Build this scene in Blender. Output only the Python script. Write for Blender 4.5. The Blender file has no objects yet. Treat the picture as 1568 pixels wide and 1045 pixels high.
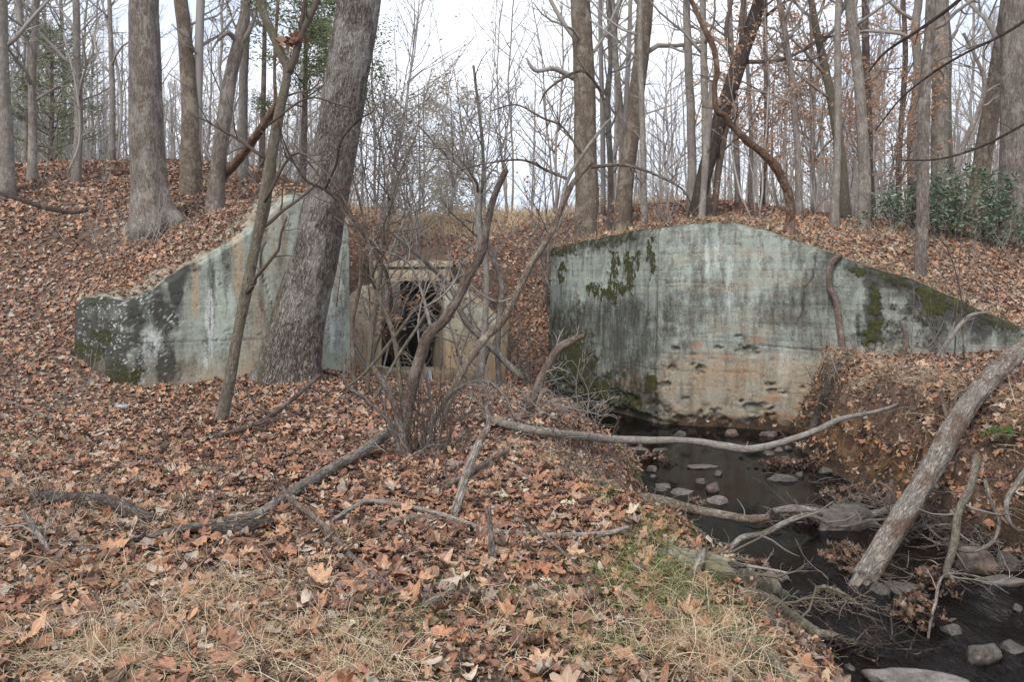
import bpy, math, random
import numpy as np
from mathutils import Vector

# ------------------------------------------------------------------ camera, sky, sun, exposure
scene = bpy.context.scene
COL = scene.collection
F = 1200.0          # focal length in pixels of the 1568 px wide photograph
CX, HY, ZC = 784.0, 430.0, 1.6
cam_d = bpy.data.cameras.new("camera")
cam = bpy.data.objects.new("camera", cam_d)
COL.objects.link(cam)
cam.location = (0, 0, ZC)
cam.rotation_euler = (math.radians(90), 0, 0)
cam_d.sensor_width = 36.0
cam_d.lens = 36.0 * F / 1568.0
cam_d.shift_y = (HY - 522.5) / 1568.0
cam_d.clip_start = 0.1
cam_d.clip_end = 2000.0
scene.camera = cam

SUN_EL, SUN_ROT = math.radians(42), math.radians(200)
world = bpy.data.worlds.new("World")
scene.world = world
world.use_nodes = True
wt = world.node_tree
for n in list(wt.nodes):
    wt.nodes.remove(n)
wo = wt.nodes.new("ShaderNodeOutputWorld")
sky = wt.nodes.new("ShaderNodeTexSky")
sky.sky_type = 'NISHITA'
sky.sun_disc = False
sky.sun_elevation = SUN_EL
sky.sun_rotation = SUN_ROT
bg1 = wt.nodes.new("ShaderNodeBackground"); bg1.inputs[1].default_value = 0.10
bg2 = wt.nodes.new("ShaderNodeBackground"); bg2.inputs[1].default_value = 0.95
tc = wt.nodes.new("ShaderNodeTexCoord")
mp = wt.nodes.new("ShaderNodeMapping"); mp.inputs['Scale'].default_value = (1.4, 1.4, 3.5)
nz = wt.nodes.new("ShaderNodeTexNoise"); nz.inputs['Scale'].default_value = 1.6; nz.inputs['Detail'].default_value = 5
cr = wt.nodes.new("ShaderNodeValToRGB")
cr.color_ramp.elements[0].position = 0.32; cr.color_ramp.elements[0].color = (0.54, 0.62, 0.79, 1)
cr.color_ramp.elements[1].position = 0.62; cr.color_ramp.elements[1].color = (0.93, 0.95, 0.98, 1)
mx = wt.nodes.new("ShaderNodeMixShader"); mx.inputs[0].default_value = 0.90
wt.links.new(tc.outputs['Generated'], mp.inputs[0]); wt.links.new(mp.outputs[0], nz.inputs[0])
wt.links.new(nz.outputs[0], cr.inputs[0]); wt.links.new(cr.outputs[0], bg2.inputs[0])
wt.links.new(sky.outputs[0], bg1.inputs[0])
wt.links.new(bg1.outputs[0], mx.inputs[1]); wt.links.new(bg2.outputs[0], mx.inputs[2])
wt.links.new(mx.outputs[0], wo.inputs[0])

sd = bpy.data.lights.new("sun", 'SUN'); sd.energy = 1.5; sd.angle = math.radians(12); sd.color = (1.0, 0.94, 0.86)
so = bpy.data.objects.new("sun", sd); COL.objects.link(so)
# light comes from behind the camera, a little to the left
so.rotation_euler = (math.radians(90 - 42), 0, math.radians(-25))
scene.view_settings.view_transform = 'Standard'
scene.view_settings.look = 'None'
scene.view_settings.exposure = 0.82
scene.view_settings.gamma = 1.0
scene.cycles.use_denoising = True
scene.cycles.max_bounces = 5
scene.cycles.diffuse_bounces = 3
scene.cycles.glossy_bounces = 2
scene.cycles.transparent_max_bounces = 8
scene.cycles.transmission_bounces = 3

# ------------------------------------------------------------------ helpers
def W(px, py, D):
    return np.array([(px - CX) / F * D, D, ZC - (py - HY) / F * D])

def _hash(ix, iy, iz, seed):
    h = (ix.astype(np.int64) * 374761393 + iy.astype(np.int64) * 668265263 + iz.astype(np.int64) * 2147483647 + seed * 974634777) & 0xffffffff
    h = ((h ^ (h >> 13)) * 1274126177) & 0xffffffff
    h = (h ^ (h >> 16)) & 0xffffffff
    return h / 4294967295.0

def vnoise(P, seed=0):
    P = np.asarray(P, float)
    i = np.floor(P).astype(np.int64); f = P - i
    f = f * f * (3 - 2 * f)
    r = 0
    for dx in (0, 1):
        wx = f[:, 0] if dx else 1 - f[:, 0]
        for dy in (0, 1):
            wy = f[:, 1] if dy else 1 - f[:, 1]
            for dz in (0, 1):
                wz = f[:, 2] if dz else 1 - f[:, 2]
                r = r + wx * wy * wz * _hash(i[:, 0] + dx, i[:, 1] + dy, i[:, 2] + dz, seed)
    return r * 2 - 1

def fbm(P, oct=4, seed=0, gain=0.5):
    P = np.asarray(P, float)
    a, s, t = 1.0, 0, 0
    for o in range(oct):
        s = s + a * vnoise(P * (2.03 ** o) + 17.3 * o, seed + o); t += a; a *= gain
    return s / t

def sstep(a, b, x):
    t = np.clip((x - a) / (b - a), 0, 1)
    return t * t * (3 - 2 * t)

def norm(v):
    return v / np.maximum(np.linalg.norm(v, axis=-1, keepdims=True), 1e-9)

COORD = {}

def build(name, parts, mat, parent=None, base=None, smooth=True, attrs=None):
    """parts: list of (V, [faces arrays]) joined into ONE mesh object. base: world origin of the thing."""
    Vs, Fs, off = [], [], 0
    cds = [COORD.get(id(p_[0])) for p_ in parts]
    if all(c_ is not None for c_ in cds):
        attrs = dict(attrs or {}); attrs['bc'] = np.concatenate([c_[1] for c_ in cds])
    for p_ in parts: COORD.pop(id(p_[0]), None)
    for V, fl in parts:
        Vs.append(V)
        for f in fl:
            if len(f):
                Fs.append(np.asarray(f, np.int64) + off)
        off += len(V)
    V = np.concatenate(Vs).astype(np.float64)
    b = np.zeros(3) if base is None else np.asarray(base, float)
    me = bpy.data.meshes.new(name)
    me.vertices.add(len(V))
    me.vertices.foreach_set("co", (V - b).astype(np.float32).ravel())
    li = np.concatenate([f.ravel() for f in Fs]).astype(np.int32)
    tot = np.concatenate([np.full(len(f), f.shape[1]) for f in Fs]).astype(np.int32)
    st = np.concatenate([[0], np.cumsum(tot)[:-1]]).astype(np.int32)
    me.loops.add(len(li)); me.loops.foreach_set("vertex_index", li)
    me.polygons.add(len(tot)); me.polygons.foreach_set("loop_start", st)
    me.polygons.foreach_set("loop_total", tot)
    if smooth:
        me.polygons.foreach_set("use_smooth", np.ones(len(tot), bool))
    if attrs:
        for k, a in attrs.items():
            a = np.asarray(a, np.float32)
            if a.ndim == 1:
                at = me.attributes.new(k, 'FLOAT', 'POINT'); at.data.foreach_set("value", a)
            else:
                at = me.attributes.new(k, 'FLOAT_COLOR', 'POINT'); at.data.foreach_set("color", a.ravel())
    me.update(calc_edges=True)
    me.validate()
    if mat: me.materials.append(mat)
    o = bpy.data.objects.new(name, me)
    COL.objects.link(o)
    if parent is not None:
        o.parent = parent
    else:
        o.location = b
    return o

def thing(name, label, cat, base, group=None):
    o = bpy.data.objects.new(name, None); COL.objects.link(o)
    o.empty_display_size = 0.2
    o.location = base
    o['label'] = label; o['category'] = cat
    if group: o['group'] = group
    return o

def tag(o, label=None, cat=None, group=None, kind=None):
    if label: o['label'] = label
    if cat: o['category'] = cat
    if group: o['group'] = group
    if kind: o['kind'] = kind
    return o

def tubes(P, R, k=5, flare=None, lump=0.0, lseed=0, lfreq=(1.0, 1.0), cap=True):
    """P (B,n,3), R (B,n) -> one (V, faces)"""
    P = np.asarray(P, float); R = np.asarray(R, float)
    if P.ndim == 2: P = P[None]; R = R[None]
    B, n, _ = P.shape
    T = np.empty_like(P)
    T[:, 1:-1] = P[:, 2:] - P[:, :-2]; T[:, 0] = P[:, 1] - P[:, 0]; T[:, -1] = P[:, -1] - P[:, -2]
    T = norm(T)
    ref = np.where(np.abs(T[:, 0, 2:3]) < 0.8, np.array([[0, 0, 1.0]]), np.array([[0, -1.0, 0]]))
    U = np.empty_like(P)
    u = norm(ref - (ref * T[:, 0]).sum(-1, keepdims=True) * T[:, 0])
    for i in range(n):
        u = norm(u - (u * T[:, i]).sum(-1, keepdims=True) * T[:, i])
        U[:, i] = u
    Vv = np.cross(T, U)
    th = np.arange(k) / k * 2 * math.pi
    rad = R[:, :, None] * np.ones(k)
    if flare is not None:
        amp, hgt, lob, ph = flare
        d = np.linalg.norm(P - P[:, :1], axis=-1)
        rad = rad * (1 + amp * np.exp(-d / hgt)[:, :, None] * (0.65 + 0.35 * np.cos(lob * th + ph) + 0.25 * np.cos((lob + 2) * th - ph * 2)))
    if lump:
        d = np.concatenate([np.zeros((B, 1)), np.cumsum(np.linalg.norm(P[:, 1:] - P[:, :-1], axis=-1), 1)], 1)
        q = np.stack([np.broadcast_to(np.cos(th) * lfreq[0], rad.shape), np.broadcast_to(np.sin(th) * lfreq[0], rad.shape), np.broadcast_to((d * lfreq[1])[:, :, None], rad.shape)], -1)
        q = q + (np.arange(B) * 7.7)[:, None, None, None]
        rad = rad * (1 + lump * fbm(q.reshape(-1, 3), 3, lseed).reshape(rad.shape))
    ring = P[:, :, None, :] + rad[..., None] * (np.cos(th)[None, None, :, None] * U[:, :, None, :] + np.sin(th)[None, None, :, None] * Vv[:, :, None, :])
    V = ring.reshape(-1, 3)
    if k >= 6:
        rm = np.maximum(R.mean(1), .004)[:, None, None] * np.ones((B, n, k))
        dd_ = np.concatenate([np.zeros((B, 1)), np.cumsum(np.linalg.norm(P[:, 1:] - P[:, :-1], axis=-1), 1)], 1)[:, :, None] + (np.arange(B) * 3.7)[:, None, None] + float(abs(P[0, 0, 0]) * 5.3)
        COORD[id(V)] = (V, np.stack([np.cos(th) * rm, np.sin(th) * rm, dd_ * np.ones((1, 1, k)), np.ones((B, n, k))], -1).reshape(-1, 4))
    b = np.arange(B)[:, None, None] * n * k
    i = np.arange(n - 1)[None, :, None] * k
    j = np.arange(k)[None, None, :]
    j2 = (j + 1) % k
    q = np.stack([b + i + j, b + i + j2, b + i + k + j2, b + i + k + j], -1).reshape(-1, 4)
    fl = [q]
    if cap and k > 3:
        bb = np.arange(B)[:, None] * n * k
        fl.append(bb + (n - 1) * k + np.arange(k)[None])
        fl.append(bb + np.arange(k)[None, ::-1])
    return V, fl

def grow(rng, P, R, m, ratio, ang, n=5, wig=0.18, up=0.1, rr=0.5, t0=0.2, t1=0.97, rmin=0.003, flat=1.0):
    B, N, _ = P.shape
    t = t0 + (t1 - t0) * (np.arange(m)[None] + rng.random((B, m))) / m
    x = t * (N - 1); i = np.minimum(x.astype(int), N - 2); f = (x - i)[..., None]
    bi = np.arange(B)[:, None]
    p0 = P[bi, i] * (1 - f) + P[bi, i + 1] * f
    tan = norm(P[bi, i + 1] - P[bi, i])
    L = np.linalg.norm(P[:, 1:] - P[:, :-1], axis=-1).sum(1)[:, None]
    r0 = (R[bi, i] * (1 - f[..., 0]) + R[bi, i + 1] * f[..., 0])
    az = rng.random((B, m)) * 2 * math.pi
    rnd = np.stack([np.cos(az), np.sin(az), rng.normal(0, 0.5, (B, m)) * flat], -1)
    side = norm(rnd - (rnd * tan).sum(-1, keepdims=True) * tan)
    a = np.radians(ang) * (0.7 + 0.6 * rng.random((B, m)))[..., None]
    d = norm(np.cos(a) * tan + np.sin(a) * side)
    ln = L * ratio * (1 - 0.55 * (t - t0) / (t1 - t0)) * (0.5 + 0.8 * rng.random((B, m)))
    d = d.reshape(-1, 3); p0 = p0.reshape(-1, 3); ln = ln.reshape(-1)
    Q = np.empty((B * m, n, 3)); Q[:, 0] = p0
    for k in range(1, n):
        Q[:, k] = Q[:, k - 1] + d * (ln / (n - 1))[:, None]
        d = norm(d + rng.normal(0, wig, d.shape) + np.array([0, 0, up]))
    rb = np.maximum(np.minimum(r0.reshape(-1) * rr, ln * 0.02 + 0.004), rmin)
    RR = rb[:, None] * np.linspace(1, 0.35, n)[None]
    RR = np.maximum(RR, rmin * 0.6)
    return Q, RR

def poly(pts, n):
    """smooth resample of points (m,d) to n points (Catmull-Rom)"""
    p = np.asarray(pts, float); m = len(p)
    if m == 2: return p[0] + (p[1] - p[0]) * np.linspace(0, 1, n)[:, None]
    e = np.concatenate([[2 * p[0] - p[1]], p, [2 * p[-1] - p[-2]]])
    x = np.linspace(0, m - 1, n); i = np.minimum(x.astype(int), m - 2); t = (x - i)[:, None]
    a, b, c, d = e[i], e[i + 1], e[i + 2], e[i + 3]
    return 0.5 * (2 * b + (c - a) * t + (2 * a - 5 * b + 4 * c - d) * t * t + (3 * b - a - 3 * c + d) * t ** 3)

# ------------------------------------------------------------------ materials
def new_mat(name):
    m = bpy.data.materials.new(name); m.use_nodes = True
    nt = m.node_tree
    return m, nt, nt.nodes['Principled BSDF']

def N(nt, t, **kw):
    n = nt.nodes.new(t)
    for k, v in kw.items():
        if k in n.inputs: n.inputs[k].default_value = v
        else: setattr(n, k, v)
    return n

def ramp(nt, stops, src=None, interp='LINEAR'):
    r = nt.nodes.new("ShaderNodeValToRGB"); e = r.color_ramp.elements
    r.color_ramp.interpolation = interp
    while len(e) < len(stops): e.new(0.5)
    for i, (p, c) in enumerate(stops):
        e[i].position = p
        e[i].color = (c[0], c[1], c[2], 1) if hasattr(c, '__len__') else (c, c, c, 1)
    if src is not None: nt.links.new(src, r.inputs[0])
    return r.outputs[0]

def noise(nt, scale, vec, detail=4, rough=0.55, dist=0.0):
    n = nt.nodes.new("ShaderNodeTexNoise")
    n.inputs['Scale'].default_value = scale; n.inputs['Detail'].default_value = detail
    n.inputs['Roughness'].default_value = rough; n.inputs['Distortion'].default_value = dist
    if vec is not None: nt.links.new(vec, n.inputs['Vector'])
    return n.outputs[0]

def mapping(nt, src, scale):
    m = nt.nodes.new("ShaderNodeMapping"); m.inputs['Scale'].default_value = scale
    nt.links.new(src, m.inputs[0]); return m.outputs[0]

def mixc(nt, fac, a, b, mode='MIX'):
    m = nt.nodes.new("ShaderNodeMix"); m.data_type = 'RGBA'; m.blend_type = mode
    for s, v in ((0, fac), (6, a), (7, b)):
        if isinstance(v, bpy.types.NodeSocket): nt.links.new(v, m.inputs[s])
        elif s == 0: m.inputs[0].default_value = v
        else: m.inputs[s].default_value = (*v, 1)
    return m.outputs[2]

def mathn(nt, op, a, b=0.0, clamp=False):
    m = nt.nodes.new("ShaderNodeMath"); m.operation = op; m.use_clamp = clamp
    for i, v in enumerate((a, b)):
        if isinstance(v, bpy.types.NodeSocket): nt.links.new(v, m.inputs[i])
        else: m.inputs[i].default_value = v
    return m.outputs[0]

def bump(nt, h, strength, dist, bsdf):
    b = nt.nodes.new("ShaderNodeBump"); b.inputs['Strength'].default_value = strength; b.inputs['Distance'].default_value = dist
    nt.links.new(h, b.inputs['Height']); nt.links.new(b.outputs[0], bsdf.inputs['Normal'])

def attr(nt, name, out=2):
    a = nt.nodes.new("ShaderNodeAttribute"); a.attribute_name = name
    return a.outputs['Fac'] if out == 2 else a.outputs['Color']

def bark_mat(name, dark, mid, light, sc=9.0, strz=0.14, bd=0.02, patch=None, psc=1.5, pamt=0.5, rough=0.95, furrow=0.6):
    """bark and bare wood: furrows run along the stem, from coordinates wrapped round it"""
    m, nt, bs = new_mat(name)
    ob = nt.nodes.new("ShaderNodeTexCoord").outputs['Object']
    a = nt.nodes.new("ShaderNodeAttribute"); a.attribute_name = 'bc'
    mv = nt.nodes.new("ShaderNodeMix"); mv.data_type = 'VECTOR'
    nt.links.new(a.outputs['Alpha'], mv.inputs[0]); nt.links.new(ob, mv.inputs[4]); nt.links.new(a.outputs['Vector'], mv.inputs[5])
    vec = mv.outputs[1]
    wv = nt.nodes.new('ShaderNodeVectorMath'); wv.operation = 'MULTIPLY_ADD'
    wn = nt.nodes.new("ShaderNodeTexNoise"); wn.inputs['Scale'].default_value = sc * .35; wn.inputs['Detail'].default_value = 3
    nt.links.new(vec, wn.inputs['Vector']); nt.links.new(wn.outputs['Color'], wv.inputs[0]); wv.inputs[1].default_value = (.45 / sc,) * 3; nt.links.new(vec, wv.inputs[2])
    v = mapping(nt, wv.outputs[0], (sc, sc, sc * strz))
    n1 = noise(nt, 1.0, v, 6, 0.68, 0.2)
    n2 = noise(nt, 3.3, v, 5, 0.65)
    n3 = noise(nt, 1.7, v, 2, 0.5)
    fur = ramp(nt, [(0.0, 0.0), (0.075, 1.0)], mathn(nt, 'ABSOLUTE', mathn(nt, 'SUBTRACT', n3, 0.5)))
    s = mathn(nt, 'ADD', mathn(nt, 'MULTIPLY', n1, 0.55), mathn(nt, 'MULTIPLY', n2, 0.45))
    c = ramp(nt, [(0.38, dark), (0.5, mid), (0.62, light)], s)
    big = noise(nt, max(1.2, sc * .12), vec, 4, .6)
    c = mixc(nt, ramp(nt, [(.40, .38), (.60, 0)], big), c, tuple(x * .5 for x in mid))
    c = mixc(nt, mathn(nt, 'MULTIPLY', mathn(nt, 'SUBTRACT', 1.0, fur), furrow), c, tuple(x * .8 for x in dark))
    if patch:
        pn = noise(nt, psc, mapping(nt, vec, (1, 1, .55)), 6, 0.72, 0.3)
        c = mixc(nt, ramp(nt, [(0.5, 0.0), (0.60, pamt)], pn), c, patch)
    nt.links.new(c, bs.inputs['Base Color'])
    bs.inputs['Roughness'].default_value = rough
    bs.inputs['Specular IOR Level'].default_value = 0.2
    bump(nt, mathn(nt, 'ADD', mathn(nt, 'MULTIPLY', fur, .5), s), 1.0, bd, bs)
    return m

M = {}
M['bark_poplar'] = bark_mat('bark_poplar', (0.10, 0.078, 0.065), (0.235, 0.20, 0.18), (0.42, 0.38, 0.345), 26, 0.2, 0.03, (0.50, 0.49, 0.46), 1.3, 0.55)
M['bark_grey'] = bark_mat('bark_grey', (0.10, 0.08, 0.066), (0.20, 0.168, 0.145), (0.35, 0.31, 0.275), 26, 0.22, 0.015, (0.40, 0.38, 0.34), 5, 0.45)
M['bark_grey_hazed'] = bark_mat('bark_grey_hazed', (0.15, 0.125, 0.105), (0.27, 0.235, 0.205), (0.42, 0.38, 0.345), 26, 0.22, 0.015, (0.46, 0.44, 0.40), 5, 0.45)  # paler grey bark for far trees, haze put into the colour
M['bark_scaly'] = bark_mat('bark_scaly', (0.10, 0.072, 0.052), (0.215, 0.168, 0.13), (0.37, 0.31, 0.245), 26, 0.5, 0.02, (0.42, 0.39, 0.31), 5, 0.5)
M['bark_brown'] = bark_mat('bark_brown', (0.055, 0.04, 0.032), (0.135, 0.10, 0.082), (0.25, 0.20, 0.168), 40, 0.3, 0.01, (0.25, 0.22, 0.19), 9, 0.6)
M['bark_dark'] = bark_mat('bark_dark', (0.030, 0.022, 0.018), (0.072, 0.053, 0.042), (0.15, 0.115, 0.095), 30, 0.25, 0.015)
M['bark_pale'] = bark_mat('bark_pale', (0.15, 0.13, 0.11), (0.285, 0.26, 0.23), (0.43, 0.405, 0.37), 26, 0.35, 0.008, (0.17, 0.14, 0.115), 7, 0.6, furrow=.35)
M['bark_hazed'] = bark_mat('bark_hazed', (0.19, 0.17, 0.155), (0.31, 0.285, 0.26), (0.43, 0.405, 0.38), 12, 0.3, 0.01, furrow=.3)  # distant bark, haze put into its pale colour
M['bark_mossy'] = bark_mat('bark_mossy', (0.09, 0.074, 0.055), (0.175, 0.15, 0.118), (0.30, 0.265, 0.22), 32, 0.35, 0.01, (0.13, 0.13, 0.075), 5, 0.5)
M['bark_rust'] = bark_mat('bark_rust', (0.06, 0.032, 0.02), (0.155, 0.088, 0.056), (0.32, 0.22, 0.155), 34, 0.3, 0.012, (0.30, 0.25, 0.20), 8, .6)
M['bark_vine'] = bark_mat('bark_vine', (0.075, 0.052, 0.042), (0.165, 0.12, 0.098), (0.29, 0.235, 0.20), 34, 0.35, 0.008, (.26, .23, .2), 10, .5)
M['twig_grey'] = bark_mat('twig_grey', (0.17, 0.148, 0.13), (0.27, 0.24, 0.215), (0.37, 0.34, 0.31), 20, 1, 0.003)
M['twig_hazed'] = bark_mat('twig_hazed', (0.28, 0.255, 0.235), (0.38, 0.35, 0.325), (0.48, 0.45, 0.43), 10, 1, 0.003, furrow=0)  # distant twigs paled, haze put into the colour
M['twig_brown'] = bark_mat('twig_brown', (0.09, 0.068, 0.056), (0.165, 0.13, 0.11), (0.26, 0.22, 0.19), 20, 1, 0.003)
M['twig_pale'] = bark_mat('twig_pale', (0.26, 0.235, 0.205), (0.37, 0.34, 0.305), (0.48, 0.455, 0.415), 20, 1, 0.003)
M['log_wood'] = bark_mat('log_wood', (0.15, 0.12, 0.098), (0.285, 0.25, 0.215), (0.44, 0.405, 0.365), 30, 0.22, 0.02, (0.13, 0.08, 0.055), 5.5, 0.85, furrow=.5)
M['rotten'] = bark_mat('rotten', (0.035, 0.027, 0.022), (0.10, 0.08, 0.067), (0.22, 0.19, 0.165), 24, 0.4, 0.02)
M['split_wood'] = bark_mat('split_wood', (0.16, 0.11, 0.07), (0.33, 0.25, 0.17), (0.50, 0.42, 0.31), 50, 0.08, 0.01)

def foliage_mat(name, c1, c2, c3, rough=0.6, trans=0.3):
    m, nt, bs = new_mat(name)
    c = ramp(nt, [(0.0, c1), (0.5, c2), (1.0, c3)], attr(nt, 'rnd'))
    nt.links.new(c, bs.inputs['Base Color']); bs.inputs['Roughness'].default_value = rough
    bs.inputs['Specular IOR Level'].default_value = 0.3
    tr = nt.nodes.new('ShaderNodeBsdfTranslucent'); nt.links.new(c, tr.inputs[0])
    mix = nt.nodes.new('ShaderNodeMixShader'); mix.inputs[0].default_value = trans
    nt.links.new(bs.outputs[0], mix.inputs[1]); nt.links.new(tr.outputs[0], mix.inputs[2])
    nt.links.new(mix.outputs[0], nt.nodes['Material Output'].inputs[0])
    return m
M['beech_leaf'] = foliage_mat('beech_leaf', (0.40, 0.21, 0.12), (0.58, 0.35, 0.22), (0.72, 0.50, 0.36), trans=.5)
M['dead_leaf'] = foliage_mat('dead_leaf', (0.13, 0.065, 0.04), (0.24, 0.12, 0.075), (0.38, 0.22, 0.14))
M['cedar'] = foliage_mat('cedar', (0.085, 0.105, 0.05), (0.16, 0.19, 0.09), (0.28, 0.31, 0.17), 0.7, 0.25)
M['pine'] = foliage_mat('pine', (0.26, 0.24, 0.18), (0.37, 0.34, 0.26), (0.46, 0.42, 0.34), 0.7, 0.5)  # needles paled, distance haze put into the colour
M['laurel'] = foliage_mat('laurel', (0.05, 0.08, 0.045), (0.11, 0.16, 0.095), (0.23, 0.30, 0.20), 0.4, 0.1)
M['fern'] = foliage_mat('fern', (0.04, 0.085, 0.02), (0.08, 0.15, 0.03), (0.14, 0.22, 0.05), 0.5, 0.3)
# ------------------------------------------------------------------ terrain height
def tps_fit(pts):
    p = np.array(pts, float); n = len(p)
    xy = p[:, :2] / 10
    d2 = ((xy[:, None] - xy[None]) ** 2).sum(-1)
    K = np.where(d2 > 0, 0.5 * d2 * np.log(np.maximum(d2, 1e-12)), 0) + np.eye(n) * 2e-3
    A = np.zeros((n + 3, n + 3)); A[:n, :n] = K; A[:n, n] = 1; A[:n, n + 1:] = xy; A[n:, :n] = A[:n, n:].T
    b = np.concatenate([p[:, 2], np.zeros(3)])
    return xy, np.linalg.solve(A, b)

def tps_eval(fit, x, y):
    xy, w = fit; n = len(xy)
    X = np.stack([x, y], 1) / 10
    out = np.empty(len(X))
    for s in range(0, len(X), 20000):
        q = X[s:s + 20000]
        d2 = ((q[:, None] - xy[None]) ** 2).sum(-1)
        out[s:s + 20000] = (0.5 * d2 * np.log(np.maximum(d2, 1e-12))) @ w[:n] + w[n] + q @ w[n + 1:]
    return out

def c(*a): return tuple(W(*a))
SHARED = [(-7.2, 10.8, .15), (-8.5, 10, .6), (-12, 10.5, 1.7), (-10, 6, .6), (-14, 3, 1.2), (-20, 8, 3.0), (-30, 20, 4), (-30, -5, 2), (-7.3, 12.2, .75),
          c(60, 450, 13.6), c(0, 350, 15.5), c(0, 276, 18.2), c(100, 280, 17.8), c(100, 380, 14.6), c(150, 330, 15.6),
          (30, 10, 3), (30, -5, 2), (14, 8, 1.2), (12, 3, .7), (15, 14, 2.4), (0, 50, 0.0), (-20, 50, 0.5), (20, 50, 0.5),
          (0, 33.5, -1.1), (-5.5, 33.5, -1.4), (-5.5, 38, -1.4), (15, 34, 0), (-15, 34, 1), (0, -8, 0), (-8, -6, .2)]
LOWER = SHARED + [(-1, 3, 0), (-4, 3, .05), (2, 3, -.05), (0, 7, 0), (-3, 7, .05), (1, 6, -.08), (-5.5, 11.0, .02), (-6.4, 11.5, .42),
         c(430, 590, 11.4), c(380, 580, 11.9), (-2.66, 12.7, .06), (-1.8, 14.5, -.3), (-2.7, 16.5, -.5), (0, 12, -.1), (.6, 10, -.1),
         (-6, 8, .1), (-7.5, 7, .25), (-3, 18.5, -.7), (0.4, 15.5, -.6), (-.4, 19, -.2),
         c(1300, 550, 12.8), c(1560, 560, 10), c(1450, 550, 11.8), (5.9, 9, .40), (6.3, 7, .5), (6.3, 4, .4), c(1540, 537, 12.1), (7, 0, .4), (10.5, 11, .9)]
UPPER = SHARED + [(-6.38, 11.7, 1.2), (-5.5, 11.3, 1.25), c(285, 409, 11.6), c(315, 394, 11.7), c(380, 355, 12.1), c(440, 306, 12.4), c(500, 302, 12.6), (-2.66, 13.0, 2.93),
         c(215, 400, 13), c(300, 340, 15), c(300, 288, 18.5), c(420, 292, 19), c(480, 312, 20.5), c(540, 345, 17), c(560, 430, 18.2), c(540, 325, 23),
         (-4.2, 19.9, 2.0), (-3, 20, 2.05), (-1.5, 19.9, 2.0), c(560, 400, 20.3), c(600, 360, 23), c(700, 360, 23.5),
         c(700, 333, 27), c(560, 330, 26), c(850, 333, 26), c(800, 430, 20.5), c(800, 540, 19.2), c(775, 480, 19.3),
         c(855, 382, 17.7), c(940, 364, 15.8), c(1006, 356, 14.3), c(1075, 348, 14.1), c(1130, 348, 13.9), c(1215, 374, 13.6),
         c(1300, 403, 13.3), c(1400, 435, 12.9), c(1500, 483, 12.3), c(1600, 512, 12), c(1450, 400, 14), c(1568, 400, 14.5), c(1568, 352, 18), c(1400, 354, 17),
         c(1200, 338, 17), c(1000, 334, 20), c(1300, 340, 22), c(900, 335, 22.5), c(1500, 345, 22), (11, 11.8, .95), (0, 29, 3.3), (10, 27, 3.3), (-12, 27, 4.3)]
FL, FU = tps_fit(LOWER), tps_fit(UPPER)

# division line between the low ground and the high ground (x, y, start, end of the step behind it)
DIV = np.array([(-60, 9, 0, 6), (-12, 10.5, 0, 5), (-7.2, 12.0, .2, 2.0), (-6.5, 11.7, .15, .6), (-5.5, 11.1, .12, .6), (-2.66, 12.8, .12, .6), (-2.75, 13.7, .1, 1.6), (-3.9, 18.9, .1, 1.2),
                (-3.9, 19.6, .1, .45), (-1.6, 19.6, .1, .45), (-0.26, 18.7, .1, .45), (0.0, 19.4, 0, 1.4), (0.8, 18.4, 0, 1.0), (0.88, 17.8, .1, .5), (2.63, 14.2, .12, .6),
                (4.95, 13.45, .12, .6), (6.48, 12.66, .12, .6), (8.0, 12.05, .12, .6), (9.5, 11.6, .1, 1.8), (14, 11, 0, 4), (60, 10, 0, 6)], float)

def seg_near(x, y, L):
    """nearest segment of polyline L: distance, index, t"""
    P = np.stack([x, y], 1); best = np.full(len(P), 1e9); bi = np.zeros(len(P), int); bt = np.zeros(len(P))
    for i in range(len(L) - 1):
        a, b = L[i, :2], L[i + 1, :2]; ab = b - a
        t = np.clip(((P - a) @ ab) / (ab @ ab), 0, 1)
        d = np.hypot(*(P - a - t[:, None] * ab).T)
        m = d < best
        best[m] = d[m]; bi[m] = i; bt[m] = t[m]
    return best, bi, bt

def inside(x, y, L):
    r = np.zeros(len(x), bool); n = len(L)
    for i in range(n):
        x1, y1 = L[i, 0], L[i, 1]; x2, y2 = L[(i + 1) % n, 0], L[(i + 1) % n, 1]
        cnd = ((y1 > y) != (y2 > y))
        with np.errstate(divide='ignore', invalid='ignore'):
            xx = (x2 - x1) * (y - y1) / (y2 - y1) + x1
        r ^= cnd & (x < xx)
    return r

UP_POLY = np.concatenate([DIV[:, :2], [(60, 600), (-60, 600)]])
WATER = np.array([(-3.25, 22), (-3.25, 19.7), (-3.3, 18.6), (-2.6, 17.3), (-0.95, 15.4), (0.3, 13.8), (1.35, 12.5), (1.8, 11), (1.7, 9.9), (1.45, 8.3), (1.35, 7.2), (1.9, 6.35), (2.2, 5.3), (2.2, 4), (2.0, 1), (1.0, -6),
                  (6, -6), (5.2, 1), (4.9, 4), (4.75, 7.2), (4.6, 8), (4.35, 9.5), (4.3, 11.3), (4.75, 13.5), (2.63, 14.2), (0.9, 17.8), (-0.2, 18.3), (-0.3, 18.7), (-1.7, 19.5), (-1.7, 22)], float)
WS = 15  # segments before this index belong to the near (left) bank
WZ = -1.0
RIGHT_STEEP = np.array([2.4 if 15 <= i <= 23 else (0.85 if i < 15 else 1.0) for i in range(len(WATER))])

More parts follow.
